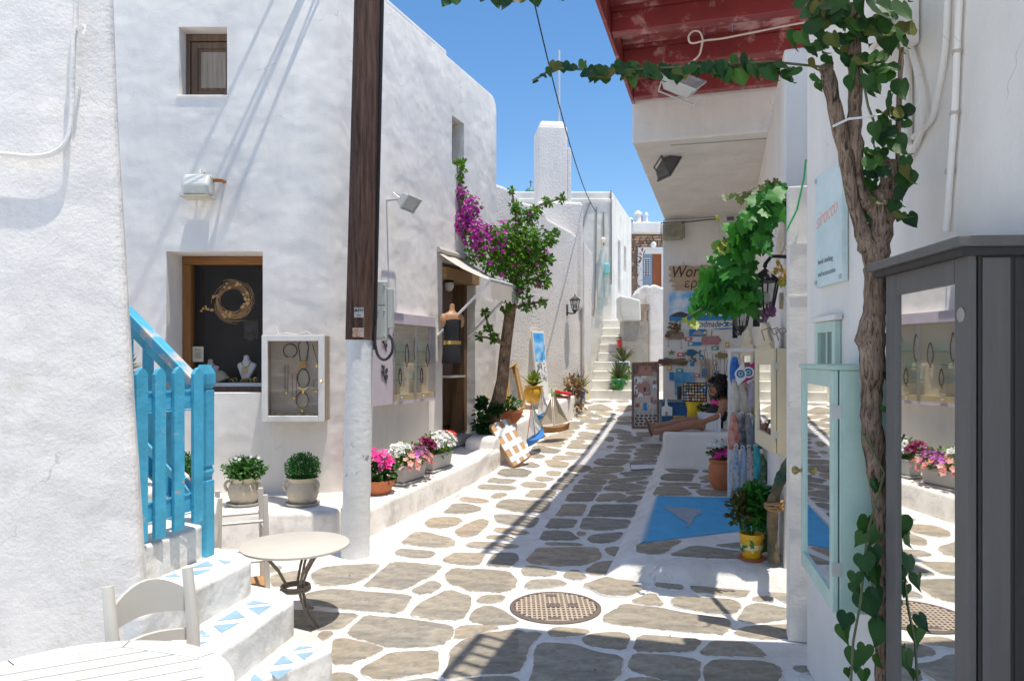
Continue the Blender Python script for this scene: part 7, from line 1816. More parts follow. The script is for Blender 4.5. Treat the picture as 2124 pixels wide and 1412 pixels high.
b.build('painted_surf', mat('surf_white', (.66, .74, .76), .75), dm)

# bench
bn = thing('white_bench', 'solid white masonry bench in front of the workshop', 'bench', (1.86, 8.92, 0), W_OVER.rz)
zb0 = G(8.9) + .10
b = MB(); b.box(.0, 1.35, 0, .72, zb0, .735); b.build('block', SMOOTH, bn, bevel=.035, seg=3)

# signs on the back wall
def bw(px, py, out=0.0): return W_BACK.hit(px, py, out)
def on_b(name, label, cat, px, py, out=.0, group=None): return thing(name, label, cat, bw(px, py, out), W_BACK.rz, group, 1.1)
SB = 10.45 / 1500.
PLNK = wood('sign_plank', (.40, .27, .17), (.56, .41, .28), .7, axis='X')
ws = on_b('workshop_sign', 'wavy edged wooden sign lettered Work over Greek letters, half hidden by vine', 'sign', 1386, 603)
def wp(px, py): return ((px - 1386) * SB, (603 - py) * SB)
MB().plate([wp(*p) for p in ((1388, 552), (1400, 554), (1420, 551), (1440, 555), (1460, 552), (1480, 555), (1530, 553), (1535, 602), (1480, 601), (1440, 603), (1396, 602), (1405, 598), (1391, 594), (1408, 588), (1387, 584), (1393, 577), (1386, 571), (1394, 565), (1387, 559))], -.03, -.002).build('board', PLNK, ws, bevel=.003)
BRN = mat('burnt_brown', (.085, .045, .025), .7)
text_mb('Workshop', .235, shear=.25, M=Matrix.Translation((wp(1391, 0)[0], -.032, wp(0, 576)[1])) @ Matrix.Diagonal((.82, 1, 1, 1)), bold=.002).build('lettering', BRN, ws)
text_mb('εργαστήρι', .18, shear=.1, M=Matrix.Translation((wp(1418, 0)[0], -.032, wp(0, 598)[1])) @ Matrix.Diagonal((.9, 1, 1, 1)), bold=.001).build('lettering', BRN, ws)
MB().tube([(wp(1416, 552)[0], -.01, wp(0, 552)[1]), (wp(1417, 546)[0], -.01, wp(0, 544)[1])], .008, 5).build('hook', LTGREY, ws)
sp = on_b('seascape_panel', 'painted seascape panel with island and sailing boat on the workshop wall', 'painting', 1388, 666)
def sp_(px, py): return ((px - 1388) * SB, (666 - py) * SB)
MB().plate([sp_(*p) for p in ((1388, 606), (1536, 606), (1536, 666), (1388, 666))], -.02, -.001).build('panel', art_mat('cloud_sky', [(.04, .30, .66), (.25, .52, .80), (.72, .78, .82), (.8, .82, .82)], 4.5), sp)
MB().plate([sp_(*p) for p in ((1388.4, 656), (1535.6, 653), (1535.6, 665.6), (1388.4, 665.6))], -.022, -.0195).build('painted_sea', SEAB, sp)
MB().plate([sp_(*p) for p in ((1389, 656), (1395, 652), (1404, 648), (1414, 647), (1424, 651), (1440, 655), (1455, 654), (1465, 657), (1440, 658), (1410, 658))], -.024, -.0221).build('painted_island', INKK, sp)
MB().plate([sp_(*p) for p in ((1480, 654), (1508, 652), (1504, 657), (1484, 657))], -.024, -.0221).build('painted_boat', INKW, sp)
MB().plate([sp_(*p) for p in ((1496, 651), (1497, 636), (1505, 650))], -.024, -.0221).build('painted_sail', INKW, sp)
for k in range(3): MB().plate([sp_(*p) for p in ((1428 + k * 6, 650 - k), (1431 + k * 6, 650 - k), (1431 + k * 6, 652), (1428 + k * 6, 652))], -.0255, -.0245).build('painted_house', [INKR, INKW, INKR][k], sp)
hs_ = on_b('handmade_sign', 'white strip lettered Handmade with a painted eye under the seascape', 'sign', 1380, 685)
def hp(px, py): return ((px - 1380) * SB, (685 - py) * SB)
MB().box(0, hp(1526, 0)[0], -.015, -.001, 0, hp(0, 668.5)[1]).build('board', INKW, hs_)
text_mb('Handmade', .125, shear=.15, M=Matrix.Translation((hp(1435, 0)[0], -.0165, hp(0, 679)[1])) @ Matrix.Diagonal((.72, 1, 1, 1)), bold=.001).build('lettering', mat('navy_ink', (.02, .03, .07), .7), hs_)
b = MB(); b.plate([hp(*p) for p in ((1490, 675), (1496, 671), (1503, 669.5), (1511, 672), (1516, 675), (1508, 678), (1499, 678.5))], -.018, -.0155); b.build('eye_outline', mat('navy_ink', (.02, .03, .07), .7), hs_)
b = MB(); b.plate([hp(*p) for p in ((1493, 675), (1498, 672.5), (1504, 671.5), (1510, 673.5), (1513, 675), (1506, 676.8), (1499, 677))], -.020, -.0182); b.build('eye_white', INKW, hs_)
b = MB(); b.lathe([(.025, 0), (.025, .002)], 12, M=Matrix.Translation((hp(1503, 674.3)[0], -.0205, hp(0, 674.3)[1])) @ Matrix.Rotation(PI / 2, 4, 'X')); b.build('iris', SEAB, hs_)
b = MB(); b.plate([hp(*p) for p in ((1470, 684), (1500, 681), (1520, 682), (1510, 684), (1490, 684.6))], -.018, -.0155); b.build('blue_stroke', SEAB, hs_)
# wall ornaments
ORN = 'driftwood ornaments on the workshop wall'
def deco(name, lab, cat, px, py, fn):
    t = on_b(name, lab, cat, px, py, 0, ORN); fn(t); return t
DRIFT = wood('driftwood_dark', (.13, .08, .05), (.30, .20, .13), .9, axis='X')
def fishshape(L, H, m, tail=True, ribs=False):
    def f(t):
        ol = [(-L * .5 + L * .8 * u, H * .5 * math.sin(PI * min(1, u * 1.02)) ** .7) for u in [i / 8 for i in range(9)]]
        ol2 = [(x, -z) for x, z in ol[::-1]]
        pl = ol + [(L * .5, H * .45), (L * .42, 0), (L * .5, -H * .45)] + ol2[:-1]
        if not ribs: MB().plate(pl, -.03, -.005).build('body', m, t, bevel=.004)
        else:
            b = MB(); b.box(-L * .4, L * .4, -.02, -.01, -.008, .008); b.build('spine', m, t)
            for k in range(6):
                x = -L * .25 + k * L * .1; MB().box(x - .012, x + .012, -.03, -.021, -H * .45 * (1 - k * .1), H * .45 * (1 - k * .1)).build('rib', m, t)
            MB().plate([(-L * .5, 0), (-L * .38, H * .35), (-L * .3, 0), (-L * .38, -H * .35)], -.03, -.005).build('head', m, t)
        b = MB(); b.ball((-L * .36, -.032, H * .12), .012, 6, 5); b.build('eye', INKW, t)
    return f
def sticks(n, L, H, m):
    def f(t):
        b = MB()
        for i in range(n): z = random.uniform(-H / 2, H / 2); a = random.uniform(-.4, .4); x = random.uniform(-.1, .1) * L; b.tube([(x - L * .4, -.02, z - a * .08), (x + L * .4, -.03, z + a * .08)], random.uniform(.006, .012), 5)
        b.build('sticks', m, t)
        b = MB(); b.plate([(-L * .55, -H * .2), (-L * .35, -H * .45), (-L * .28, 0), (-L * .35, H * .45), (-L * .5, H * .3)], -.045, -.005); b.build('head', wood('driftwood_red', (.16, .07, .04), (.28, .14, .08), .8, axis='X'), t)
    return f
def rect(w, h, m, more=None):
    def f(t):
        MB().box(-w / 2, w / 2, -.025, -.001, -h / 2, h / 2).build('panel', m, t, bevel=.003)
        if more: more(t)
    return f
def dried(t):
    b = MB(); leaves(b, (0, -.05, .0), (.085, .04, .075), 90, .045, .2); b.build('petals', leaf_mat('leaf_dead', (.22, .13, .05), (.35, .24, .11)), t)
deco('dried_flower', 'dried brown flower cluster at the top left of the workshop wall', 'ornament', 1401, 678, dried)
deco('driftwood_spray', 'grey driftwood fish under the dried flower', 'ornament', 1400, 696, sticks(14, .26, .09, GREYW))
def isl(t): MB().plate([(-.08, -.03), (-.04, .015), (.02, .03), (.08, 0), (.085, -.03)], -.028, -.0255).build('painted_island', INKG, t)
deco('island_picture', 'small blue picture of an island on the workshop wall', 'picture', 1447, 690, rect(.235, .10, SEAB, isl))
deco('blue_plank_sign', 'narrow blue plank sign on the workshop wall', 'sign', 1441, 713, rect(.19, .05, SEAB, lambda t: MB().box(-.08, -.03, -.028, -.0255, -.015, .015).build('white_mark', INKW, t)))
def pinks(t): text_mb('open', .07, shear=.3, M=Matrix.Translation((-.1, -.028, -.02))).build('lettering', INKK, t); MB().tube([(0, -.01, .06), (.01, -.01, .14)], .005, 4).build('string', BLACKC, t)
t = on_b('pink_arrow_sign', 'pink wooden arrow sign hanging on the workshop wall', 'sign', 1475, 706, 0, ORN)
MB().plate([(-.13, -.055), (.09, -.065), (.14, .0), (.10, .065), (-.12, .05), (-.135, 0)], -.03, -.003).build('board', mat('dusty_pink', (.42, .20, .20), .7, var=.1), t, bevel=.004); pinks(t)
def bead(t): MB().lathe([(.001, 0), (.022, .003), (.022, .009), (.001, .012)], 12, M=Matrix.Rotation(PI / 2, 4, 'X')).build('bead', INKW, t); MB().ball((0, -.013, 0), .01, 8, 5).build('pupil', INKB, t); MB().tube([(0, -.006, .02), (0, -.006, .09)], .003, 4).build('thread', BLACKC, t)
for (x, y, l) in ((1386, 717, 'eye bead hanging near the left edge of the workshop wall'), (1413, 721, 'eye bead hanging above the driftwood fish'), (1464, 726, 'eye bead hanging beside the blue fish')): deco('eye_bead', l, 'ornament', x, y, bead)
def star(t): MB().plate([(math.cos(a) * (.06 if i % 2 == 0 else .025), math.sin(a) * (.045 if i % 2 == 0 else .02)) for i, a in enumerate([PI * k / 5 + .3 for k in range(10)])], -.02, -.002).build('body', mat('star_green', (.22, .24, .10), .7), t)
deco('wooden_star', 'small green wooden star on the workshop wall', 'ornament', 1393, 731, star)
deco('blue_fish', 'blue painted wooden fish on the workshop wall', 'ornament', 1437, 731, fishshape(.24, .10, mat('fish_blue', (.02, .13, .22), .5, var=.3, vscale=25)))
deco('rib_fish', 'yellow skeleton fish on the workshop wall', 'ornament', 1501, 737, fishshape(.25, .10, mat('fish_yellow', (.30, .20, .05), .6), ribs=True))
deco('twig_fish', 'long brown fish of twigs with carved head on the workshop wall', 'ornament', 1397, 750, sticks(22, .42, .08, DRIFT))
def potp(t): MB().box(-.03, .03, -.05, -.026, -.05, .0).build('pot', SEAB, t); b = MB(); leaves(b, (0, -.05, .04), (.05, .03, .04), 40, .03); b.build('leaves', G_OLIVE, t)
deco('pot_picture', 'small white plaque with a blue flowerpot on the workshop wall', 'plaque', 1436, 752, rect(.11, .16, INKW, potp))
def vil(t): MB().box(-.05, .03, -.028, -.0255, -.12, 0).build('painted_door', SEAB, t); MB().box(-.06, .06, -.028, -.0255, .03, .09).build('painted_wall', INKG, t)
deco('village_plaque', 'cream plaque with a blue door on the workshop wall', 'plaque', 1463, 764, rect(.155, .27, mat('plaque_cream', (.55, .45, .30), .7), vil))
deco('blue_tile', 'small dark blue tile low on the workshop wall', 'tile', 1393, 780, rect(.065, .115, SEAB))
def grasses(t):
    b = MB()
    for k in range(14): b.tube([(-.1 + k * .016, -.03, -.16), (-.1 + k * .016 + random.uniform(-.01, .01), -.03, random.uniform(-.02, .05))], .006, 4)
    b.build('white_reeds', INKG, t)
deco('reed_picture', 'blue canvas with white reeds low on the workshop wall', 'picture', 1420, 795, rect(.28, .32, art_mat('reed_sky', [(.02, .2, .5), (.1, .36, .6), (.4, .5, .55)], 7), grasses))
cols = [mat('trinket_%d' % i, cc, .6, var=.2, vscale=30) for i, cc in enumerate(((.02, .20, .45), (.60, .12, .06), (.62, .45, .10), (.05, .32, .34), (.55, .50, .42)))]
for x, y, k, l in ((1385, 699, 4, 'pale tile at the left edge beside the grey driftwood fish'), (1428, 703, 1, 'red tile left of the blue plank sign'), (1462, 690, 2, 'yellow tile right of the island picture'), (1483, 722, 3, 'teal tile under the pink arrow sign'), (1412, 735, 1, 'red tile left of the blue fish'), (1455, 742, 0, 'blue tile right of the blue fish'), (1484, 752, 4, 'pale tile right of the cream plaque'), (1388, 763, 2, 'yellow tile under the twig fish'), (1410, 768, 3, 'teal tile above the reed canvas'), (1446, 778, 1, 'red tile below the blue flowerpot plaque'), (1487, 775, 0, 'blue tile low on the right of the workshop wall'), (1508, 715, 2, 'yellow tile above the skeleton fish')):
    w, h = (.10, .05) if k % 2 else (.06, .075)
    deco('trinket_tile', 'small ' + l, 'tile', x, y, rect(w, h, cols[k], lambda t: MB().box(-w * .25, w * .2, -.028, -.0255, -h * .25, h * .2).build('mark', INKW, t)))
wm = on_b('wall_meter', 'white meter cabinet with grey window high on the workshop wall', 'meter box', 1515, 500)
MB().box(-.15, .15, -.12, -.001, -.12, .38).build('box', mat('meter_white', (.62, .62, .58), .5), wm, bevel=.01)
MB().box(-.06, .06, -.125, -.121, .10, .34).build('window_frame', mat('meter_rim', (.5, .5, .47), .4), wm); MB().box(-.045, .045, -.128, -.1255, .27, .32).build('display', DKGREY, wm); MB().box(-.045, .045, -.128, -.1255, .13, .25).build('label', INKW, wm)
t = thing('old_floodlight', 'old yellowed floodlight in a wire guard above the workshop sign', 'floodlight', bw(1395, 480, .18), W_BACK.rz, 'floodlights', 1.1)
OLD = mat('old_beige', (.34, .31, .22), .5, var=.25, vscale=14)
MB().box(-.14, .14, -.05, .09, -.12, .11).build('housing', OLD, t, bevel=.02)
for k in range(4): MB().torus((0, -.06, 0), .04 + .022 * k, .006, 14, 4, sy=.9).build('reflector_ring', OLD, t)
b = MB(); b.tube([(-.16, .0, -.1), (-.16, .0, .13), (.16, .0, .13), (.16, 0, -.1)], .009, 5); b.build('bracket', DKGREY, t)
b = MB(); b.tube([(.1, 0, .1), (.16, .05, .13), (.5, .1, .16), (.7, .1, .16)], .009, 5); b.build('cable', DKGREY, t)
# ================================================================== grape vine over the workshop wall
gv = thing('grape_vine', 'bright green grape vine drooping over the workshop sign', 'vine', P(1640, 430, 4.75))
O3 = gv.location.copy()
def gp(px, py, Y): return P(px, py, Y) - O3
MB().tube([gp(1700, 460, 4.2), gp(1660, 445, 4.5), gp(1640, 430, 4.7), gp(1615, 415, 4.8), gp(1590, 440, 4.85), gp(1550, 500, 4.9), gp(1500, 590, 5.0), gp(1455, 640, 5.05)], [.022, .022, .02, .015, .013, .011, .008, .004], 7).build('stem', BARK, gv, smooth=True)
for pts in ([(1615, 415), (1590, 380), (1540, 400), (1500, 410)], [(1600, 400), (1610, 375), (1625, 385)], [(1550, 500), (1520, 490), (1482, 508)], [(1500, 590), (1540, 640), (1570, 660)], [(1455, 640), (1430, 655), (1415, 662)]):
    MB().tube([gp(x, y, 4.85) for x, y in pts], .004, 5).build('shoot', MATS['green_stem'], gv)
# lobed grape leaf
gl = [(0, 0), (.22, -.16), (.46, -.08), (.40, .12), (.58, .34), (.36, .46), (.34, .70), (.14, .72), (0, 1.0), (-.14, .72), (-.34, .70), (-.36, .46), (-.58, .34), (-.40, .12), (-.46, -.08), (-.22, -.16)]
vs = [(x, y, .10 * abs(x) * 1.5 - .10 * max(0, y - .4) + .03 * math.sin(7 * x + 5 * y)) for x, y in gl] + [(0, .38, -.02)]
lm = MB().add(vs, [(i, (i + 1) % 16, 16) for i in range(16)]); gme = lm.mesh('leaf'); gme.materials.append(G_GRAPE)
gme.polygons.foreach_set('use_smooth', [True] * len(gme.polygons))
gme2 = gme.copy(); gme2.materials.clear(); gme2.materials.append(leaf_mat('leaf_grape_young', (.20, .32, .03), (.32, .34, .05)))
gme3 = gme.copy(); gme3.materials.clear(); gme3.materials.append(leaf_mat('leaf_grape_olive', (.06, .11, .02), (.14, .15, .03)))
for (px, py, r, n, Y, sz) in ((1618, 405, 18, 14, 4.8, 26), (1592, 425, 28, 22, 4.8, 34), (1570, 460, 32, 26, 4.8, 38), (1545, 505, 38, 32, 4.85, 38), (1518, 550, 42, 34, 4.9, 38), (1492, 595, 40, 30, 4.95, 38), (1530, 600, 36, 24, 4.9, 36), (1460, 632, 24, 14, 5.0, 34), (1515, 628, 26, 14, 4.95, 34), (1562, 628, 16, 9, 4.9, 34), (1442, 648, 12, 6, 5.0, 26), (1575, 505, 20, 10, 4.8, 34)):
    for k in range(n):
        a = random.uniform(0, 6.28); rr = r * math.sqrt(random.random())
        put_leaf(gv, gme, gp(px + math.cos(a) * rr, py - 12 + math.sin(a) * rr, Y + random.uniform(-.12, .12)), sz / 312. * random.uniform(.75, 1.15), droop=random.uniform(.0, .7))
for (px, py, sz) in ((1505, 405, 18), (1520, 402, 20), (1535, 408, 22), (1550, 400, 22), (1565, 395, 24), (1580, 385, 24), (1592, 375, 26), (1600, 380, 22), (1610, 372, 20), (1570, 410, 22)): put_leaf(gv, gme3, gp(px, py, 4.8), sz / 312.)
for (px, py, sz) in ((1484, 505, 16), (1495, 512, 22), (1505, 515, 24), (1500, 500, 18), (1515, 505, 22), (1420, 660, 14), (1432, 665, 20), (1440, 668, 22), (1625, 580, 20), (1640, 572, 18), (1648, 600, 18), (1655, 590, 14), (1488, 448, 16)): put_leaf(gv, gme2, gp(px, py, 4.82), sz / 312.)
t = thing('dried_grapes', 'bunch of purple dried grapes under the big lantern', 'fruit', P(1597, 650, 4.85))
b = MB()
for k in range(26): b.ball((random.uniform(-.03, .03), random.uniform(-.03, .03), random.uniform(-.05, .07)), .014, 6, 5)
b.build('berries', mat('grape_purple', (.13, .05, .13), .6), t, smooth=True)
t = thing('yellow_flower', 'cluster of wilted yellow leaves above the big lantern', 'flower', P(1622, 566, 4.8))
b = MB(); leaves(b, (0, 0, 0), (.06, .03, .05), 40, .04, .2); b.build('leaves', leaf_mat('leaf_gold', (.5, .28, .05), (.6, .42, .1)), t)
# lanterns
def shop_lantern(lab, px, py, Y, s):
    t = thing('shop_lantern', lab, 'lantern', W_SHOP.hit(px, py), W_SHOP.rz, 'wall lanterns')
    lantern_parts(t, s); return t
for lab, px, py, Y, s in (('large black coach lantern on the workshop side wall', 1587, 615, 4.9, 1.15), ('smaller black lantern further along the workshop wall', 1537, 655, 6.8, 1.2)):
    t = thing('shop_lantern', lab, 'lantern', P(px, py, Y), 0, 'wall lanterns')
    M_ = Matrix.Translation((0, .16 * s, 0))
    lantern_parts(t, s)
    for ch in t.children: ch.location = (0, .16 * s, 0)
    MB().tube([(0, .0, .19 * s), (.05, .02, .24 * s), (.22, .06, .24 * s)], .013, 6).build('wall_arm', BLACKM, t)
# small plaque and stone on the side wall
t = thing('cardboard_notice', 'torn cardboard notice with ST lettering on the workshop side wall', 'notice', W_SHOP.hit(1628, 515), W_SHOP.rz)
wl0 = W_SHOP.loc(W_SHOP.hit(1614, 500)).x - W_SHOP.loc(W_SHOP.hit(1628, 515)).x; wl1 = W_SHOP.loc(W_SHOP.hit(1642, 500)).x - W_SHOP.loc(W_SHOP.hit(1628, 515)).x
MB().plate([(wl0, -.02), (wl1, .0), (wl1, .26), (wl1 - .05, .24), (wl0, .25)], -.02, -.002).build('card', mat('card_tan', (.60, .42, .24), .8, col2=(.75, .72, .66), c2scale=5, c2pos=.5), t)
text_mb('ST', .16, M=Matrix.Translation((wl0 + .08, -.022, .06))).build('lettering', INKW, t)
t = thing('wall_stone', 'small brown stone fixed to the workshop side wall', 'stone', W_SHOP.hit(1625, 627), W_SHOP.rz)
MB().plate(smooth_poly([(-.05, -.05), (.05, -.045), (.06, .06), (0, .075), (-.045, .05)], 1), -.03, 0).build('stone', st_m, t, bevel=.008)

# ================================================================== beige mirrored cabinets
BEI = mat('beige_paint', (.62, .54, .38), .5, var=.05)
def beige(name, label, A, B, zb, zt, depth):
    t, L, H, do = cabinet(name, label, A, B, zb, zt, depth, BEI, .10, hinge=True)
    t['group'] = 'beige mirrored cabinets'
    b = MB(); b.plate([(L * .15, H), (L * .85, H), (L * .82, H + .06), (L * .72, H + .10), (L * .66, H + .16), (L * .55, H + .20), (L * .5, H + .17), (L * .45, H + .20), (L * .34, H + .16), (L * .28, H + .10), (L * .18, H + .06)], -.002, .03); b.build('crest', BEI, t, bevel=.004)
    MB().box(L * .15, L * .85, -.012, -.003, H + .02, H + .035).build('crest_line', BEI, t)
    return t
Ab, Bb = P(1605, 0, 5.0), P(1566, 0, 5.72)
beige('beige_cabinet', 'near beige cabinet with crested top and mirrored door on the workshop wall', (Ab.x, Ab.y), (Bb.x, Bb.y), P(0, 942, 5.0).z, P(0, 722, 5.0).z, .10)
Ab, Bb = P(1562, 0, 7.7), P(1536, 0, 8.2)
beige('beige_cabinet', 'far beige cabinet with crested top behind the hanging scarves', (Ab.x, Ab.y), (Bb.x, Bb.y), P(0, 890, 7.7).z, P(0, 715, 7.7).z, .10)
t = thing('wire_hooks', 'twisted wire hooks above the near beige cabinet', 'hooks', P(1600, 700, 5.1))
for k in range(3):
    MB().tube([(-.05 + .05 * k, 0, -.02), (-.07 + .05 * k, 0, .05), (-.01 + .05 * k, 0, .07), (.02 + .05 * k, 0, .02), (.05 + .05 * k, 0, .04)], .005, 5).build('hook', mat('wire', (.3, .26, .22), .5, metal=.5), t)

# ================================================================== scarf stand
sc0 = P(1549, 1015, 7.5)
ss = thing('scarf_stand', 'white wooden rack carrying the hanging scarves', 'rack', (sc0.x, sc0.y, G(7.5) + .12), RAD(-20))
h_ = P(0, 725, 7.5).z - ss.location.z
for sx in (-.17, .17):
    MB().box(sx - .016, sx + .016, -.14, -.11, 0, h_, Matrix.Rotation(RAD(-4), 4, 'X')).build('leg', WPAINTW, ss)
    MB().box(sx - .016, sx + .016, .10, .13, 0, h_, Matrix.Rotation(RAD(4), 4, 'X')).build('leg', WPAINTW, ss)
for zz in (.35, .8, 1.2, h_ - .02):
    MB().box(-.19, .19, -.10, -.075, zz, zz + .03).build('bar', WPAINTW, ss)
def scarf_mat(name, c1, c2, c3=None, scale=14):
    d = lambda c: tuple(max(.004, v ** 1.45) for v in c)
    return art_mat('scarf_' + name, [d(c1), d(c2)] + ([d(c3)] if c3 else []), scale)
def scarf(px, py, h, w, Y, m, lab):
    t = thing('scarf', lab, 'scarf', P(px + 7, py, Y), random.uniform(-.3, .3), 'scarves on the white rack')
    hm, wm_ = h / 200., w / 165.
    b = MB(); n = 14; vs = []; rows = 8
    sd_ = random.uniform(0, 9)
    for i in range(rows + 1):
        u = i / rows; wd = wm_ * (.30 + .70 * min(1, (u * 1.6)) ** .7) * (1 - .25 * max(0, u - .8) * 5) * .5
        for k in range(n):
            a = 2 * PI * k / n; r = wd * (1 + .16 * math.sin(4 * a + sd_ + 3 * u)) ; vs.append((math.cos(a) * r + .02 * math.sin(3 * u + sd_), math.sin(a) * r * .7, -hm * u))
    fs_x = [(i * n + k, (i + 1) * n + k, (i + 1) * n + (k + 1) % n, i * n + (k + 1) % n) for i in range(rows) for k in range(n)] + [[k for k in range(n)], [rows * n + k for k in range(n)][::-1]]
    b.add(vs, fs_x); b.build('cloth', m, t, smooth=True, autosm=False)
    b = MB(); b.torus((0, 0, 0), .018, .006, 8, 4); b.build('loop', WGLOSS, t)
for a in ((1520, 740, 60, 22, 7.35, scarf_mat('sky', (.02, .15, .5), (.1, .35, .7)), 'deep blue scarf at the top of the rack'),
          (1516, 790, 62, 20, 7.3, scarf_mat('cream', (.6, .56, .48), (.75, .72, .66)), 'cream scarf at the left of the second tier'),
          (1533, 792, 64, 20, 7.3, scarf_mat('sand', (.55, .5, .42), (.72, .68, .6)), 'sand coloured scarf in the middle of the second tier'),
          (1548, 792, 62, 18, 7.3, scarf_mat('lilac', (.5, .42, .55), (.68, .62, .68)), 'lilac scarf in the second tier'),
          (1560, 790, 68, 20, 7.3, scarf_mat('lime', (.42, .46, .12), (.62, .62, .25)), 'lime green scarf at the right of the second tier'),
          (1514, 855, 74, 22, 7.25, scarf_mat('coral', (.62, .14, .10), (.7, .4, .33), (.6, .55, .5)), 'coral striped scarf at the left of the third tier'),
          (1531, 858, 70, 22, 7.25, scarf_mat('charcoal', (.06, .06, .08), (.3, .28, .28), (.6, .55, .48)), 'charcoal striped scarf in the third tier'),
          (1547, 860, 72, 20, 7.25, scarf_mat('stone', (.2, .26, .32), (.48, .44, .4)), 'stone grey scarf in the third tier'),
          (1562, 858, 70, 22, 7.25, scarf_mat('teal', (.02, .30, .34), (.10, .42, .5)), 'teal scarf at the right of the third tier'),
          (1520, 925, 88, 18, 7.2, scarf_mat('floralblue', (.18, .32, .6), (.6, .64, .68), (.55, .4, .2), 22), 'blue floral scarf at the left of the bottom tier'),
          (1533, 928, 88, 18, 7.2, scarf_mat('floralwhite', (.6, .6, .6), (.4, .5, .65), (.65, .5, .25), 22), 'pale floral scarf in the bottom tier'),
          (1546, 926, 90, 18, 7.2, scarf_mat('rose', (.6, .3, .3), (.66, .6, .56), (.4, .12, .14), 22), 'rose floral scarf in the bottom tier'),
          (1560, 925, 66, 20, 7.2, scarf_mat('aqua', (.05, .42, .42), (.2, .58, .56)), 'aqua scarf at the right of the bottom tier'),
          (1571, 940, 62, 20, 7.2, scarf_mat('redgreen', (.4, .02, .03), (.10, .3, .14), (.55, .45, .4), 22), 'red and green floral scarf at the foot of the rack')):
    scarf(*a)
def eyecloth(px, py, w, h, m, lab, rot):
    t = thing('eye_pouch', lab, 'pouch', P(px, py, 7.2), RAD(-15), 'evil eye pouches on the rack')
    s = w / 200.; R2 = Matrix.Rotation(rot, 4, 'Y')
    b = MB(); b.plate([(-s * .5, 0), (-.1 * s, -h / 200. * .5), (s * .5, -h / 200. * .15), (s * .15, h / 200. * .5)], -.02, .02, R2); b.build('cloth', m, t, bevel=.012)
    for r, mm, d in ((.055, mat('eye_white_cloth', (.75, .75, .74), .8), .024), (.04, INKB, .027), (.024, mat('eye_pale', (.35, .6, .75), .7), .030), (.012, INKK, .033)):
        MB().lathe([(r, 0), (r, .003)], 14, M=R2 @ Matrix.Translation((0, -d, 0)) @ Matrix.Rotation(PI / 2, 4, 'X')).build('ring', mm, t)
eyecloth(1536, 775, 24, 50, mat('pouch_white', (.74, .73, .72), .8), 'white pouch with blue evil eye at the top of the rack', .1)
eyecloth(1552, 772, 24, 52, mat('pouch_magenta', (.45, .02, .18), .8), 'magenta pouch with evil eye at the top of the rack', .4)
# flower pots on the platform
p = gnd(1496, 1014, .12)
plant_pot('terracotta_pot', 'ribbed terracotta pot of white and pink flowers beside the scarf rack', p, [(.08, 0), (.115, .06), (.135, .16), (.13, .24), (.115, .28), (.13, .30), (.13, .325), (.105, .32)], TERRA, lambda t: flowerset(t, (0, 0, .40), (.12, .11, .09), [('pink_flowers', PINK, (.02, -.04, .36), (.12, .08, .07), 22, .03), ('white_flowers', WHITEP, (-.03, 0, .47), (.11, .1, .06), 26, .026)], G_MID, 120, .05))
p = gnd(1559, 1160, .12)
lp = plant_pot('lemon_pot', 'yellow pot painted with lemons holding a bushy herb at the platform edge', p, [(.060, .015), (.066, .03), (.082, .16), (.09, .165), (.09, .20), (.078, .20), (.07, .17)], mat('pot_yellow', (.78, .46, .02), .4, var=.05), lambda t: None)
b = MB(); b.lathe([(.085, 0), (.095, .012), (.10, .022), (.07, .014)], 20); b.build('saucer', TERRA, lp, smooth=True)
b = MB()
for k in range(9):
    a = RAD(-90 + random.uniform(-70, 70)); z = random.uniform(.05, .13); r = .071 + (z - .03) * .12
    b.add(LEAF_V, LEAF_F, Matrix.Translation((math.cos(a) * (r + .004), math.sin(a) * (r + .004), z)) @ Matrix.Rotation(a + PI / 2, 4, 'Z') @ Matrix.Rotation(PI / 2, 4, 'X') @ Matrix.Rotation(random.uniform(0, 6), 4, 'Z') @ Matrix.Diagonal((.035, .05, .01, 1)))
b.build('painted_leaves', mat('painted_green', (.04, .20, .05), .5), lp)
b = MB(); [b.ball((math.cos(a) * .073, math.sin(a) * .073, z), .015, 8, 6, (1, 1, 1.3)) for a, z in ((RAD(-100), .075), (RAD(-70), .11), (RAD(-130), .12))]; b.build('painted_lemons', mat('lemon', (.85, .62, .05), .4), lp, smooth=True)
b = MB(); b.lathe([(.078, .085), (.086, .125)], 20, cap=False); b.build('pale_band', mat('pot_cream_band', (.78, .70, .45), .4), lp, smooth=True)
b = MB(); leaves(b, (.02, 0, .40), (.14, .13, .17), 520, .055, .25); leaves(b, (.09, 0, .48), (.08, .08, .1), 160, .05, .25); b.build('herb', leaf_mat('leaf_herb', (.015, .12, .015), (.04, .22, .02)), lp)
b = MB(); leaves(b, (-.10, -.04, .40), (.10, .09, .13), 170, .05, .3); b.build('geranium', leaf_mat('leaf_bronze', (.05, .06, .015), (.10, .11, .02)), lp)
b = MB(); [b.tube([(0, 0, .15), (random.uniform(-.1, .1), random.uniform(-.08, .08), .42)], .004, 4) for k in range(12)]; b.build('stems', MATS['green_stem'], lp)
p = gnd(1582, 1148, .12)
plant_pot('green_glazed_pot', 'dark green pot half hidden behind the lemon pot', p, [(.055, 0), (.08, .14), (.085, .17), (.075, .17)], mat('glaze_green', (.10, .14, .03), .3), f_leaf(G_DARK, (0, 0, .24), (.08, .08, .08), 60, .05))
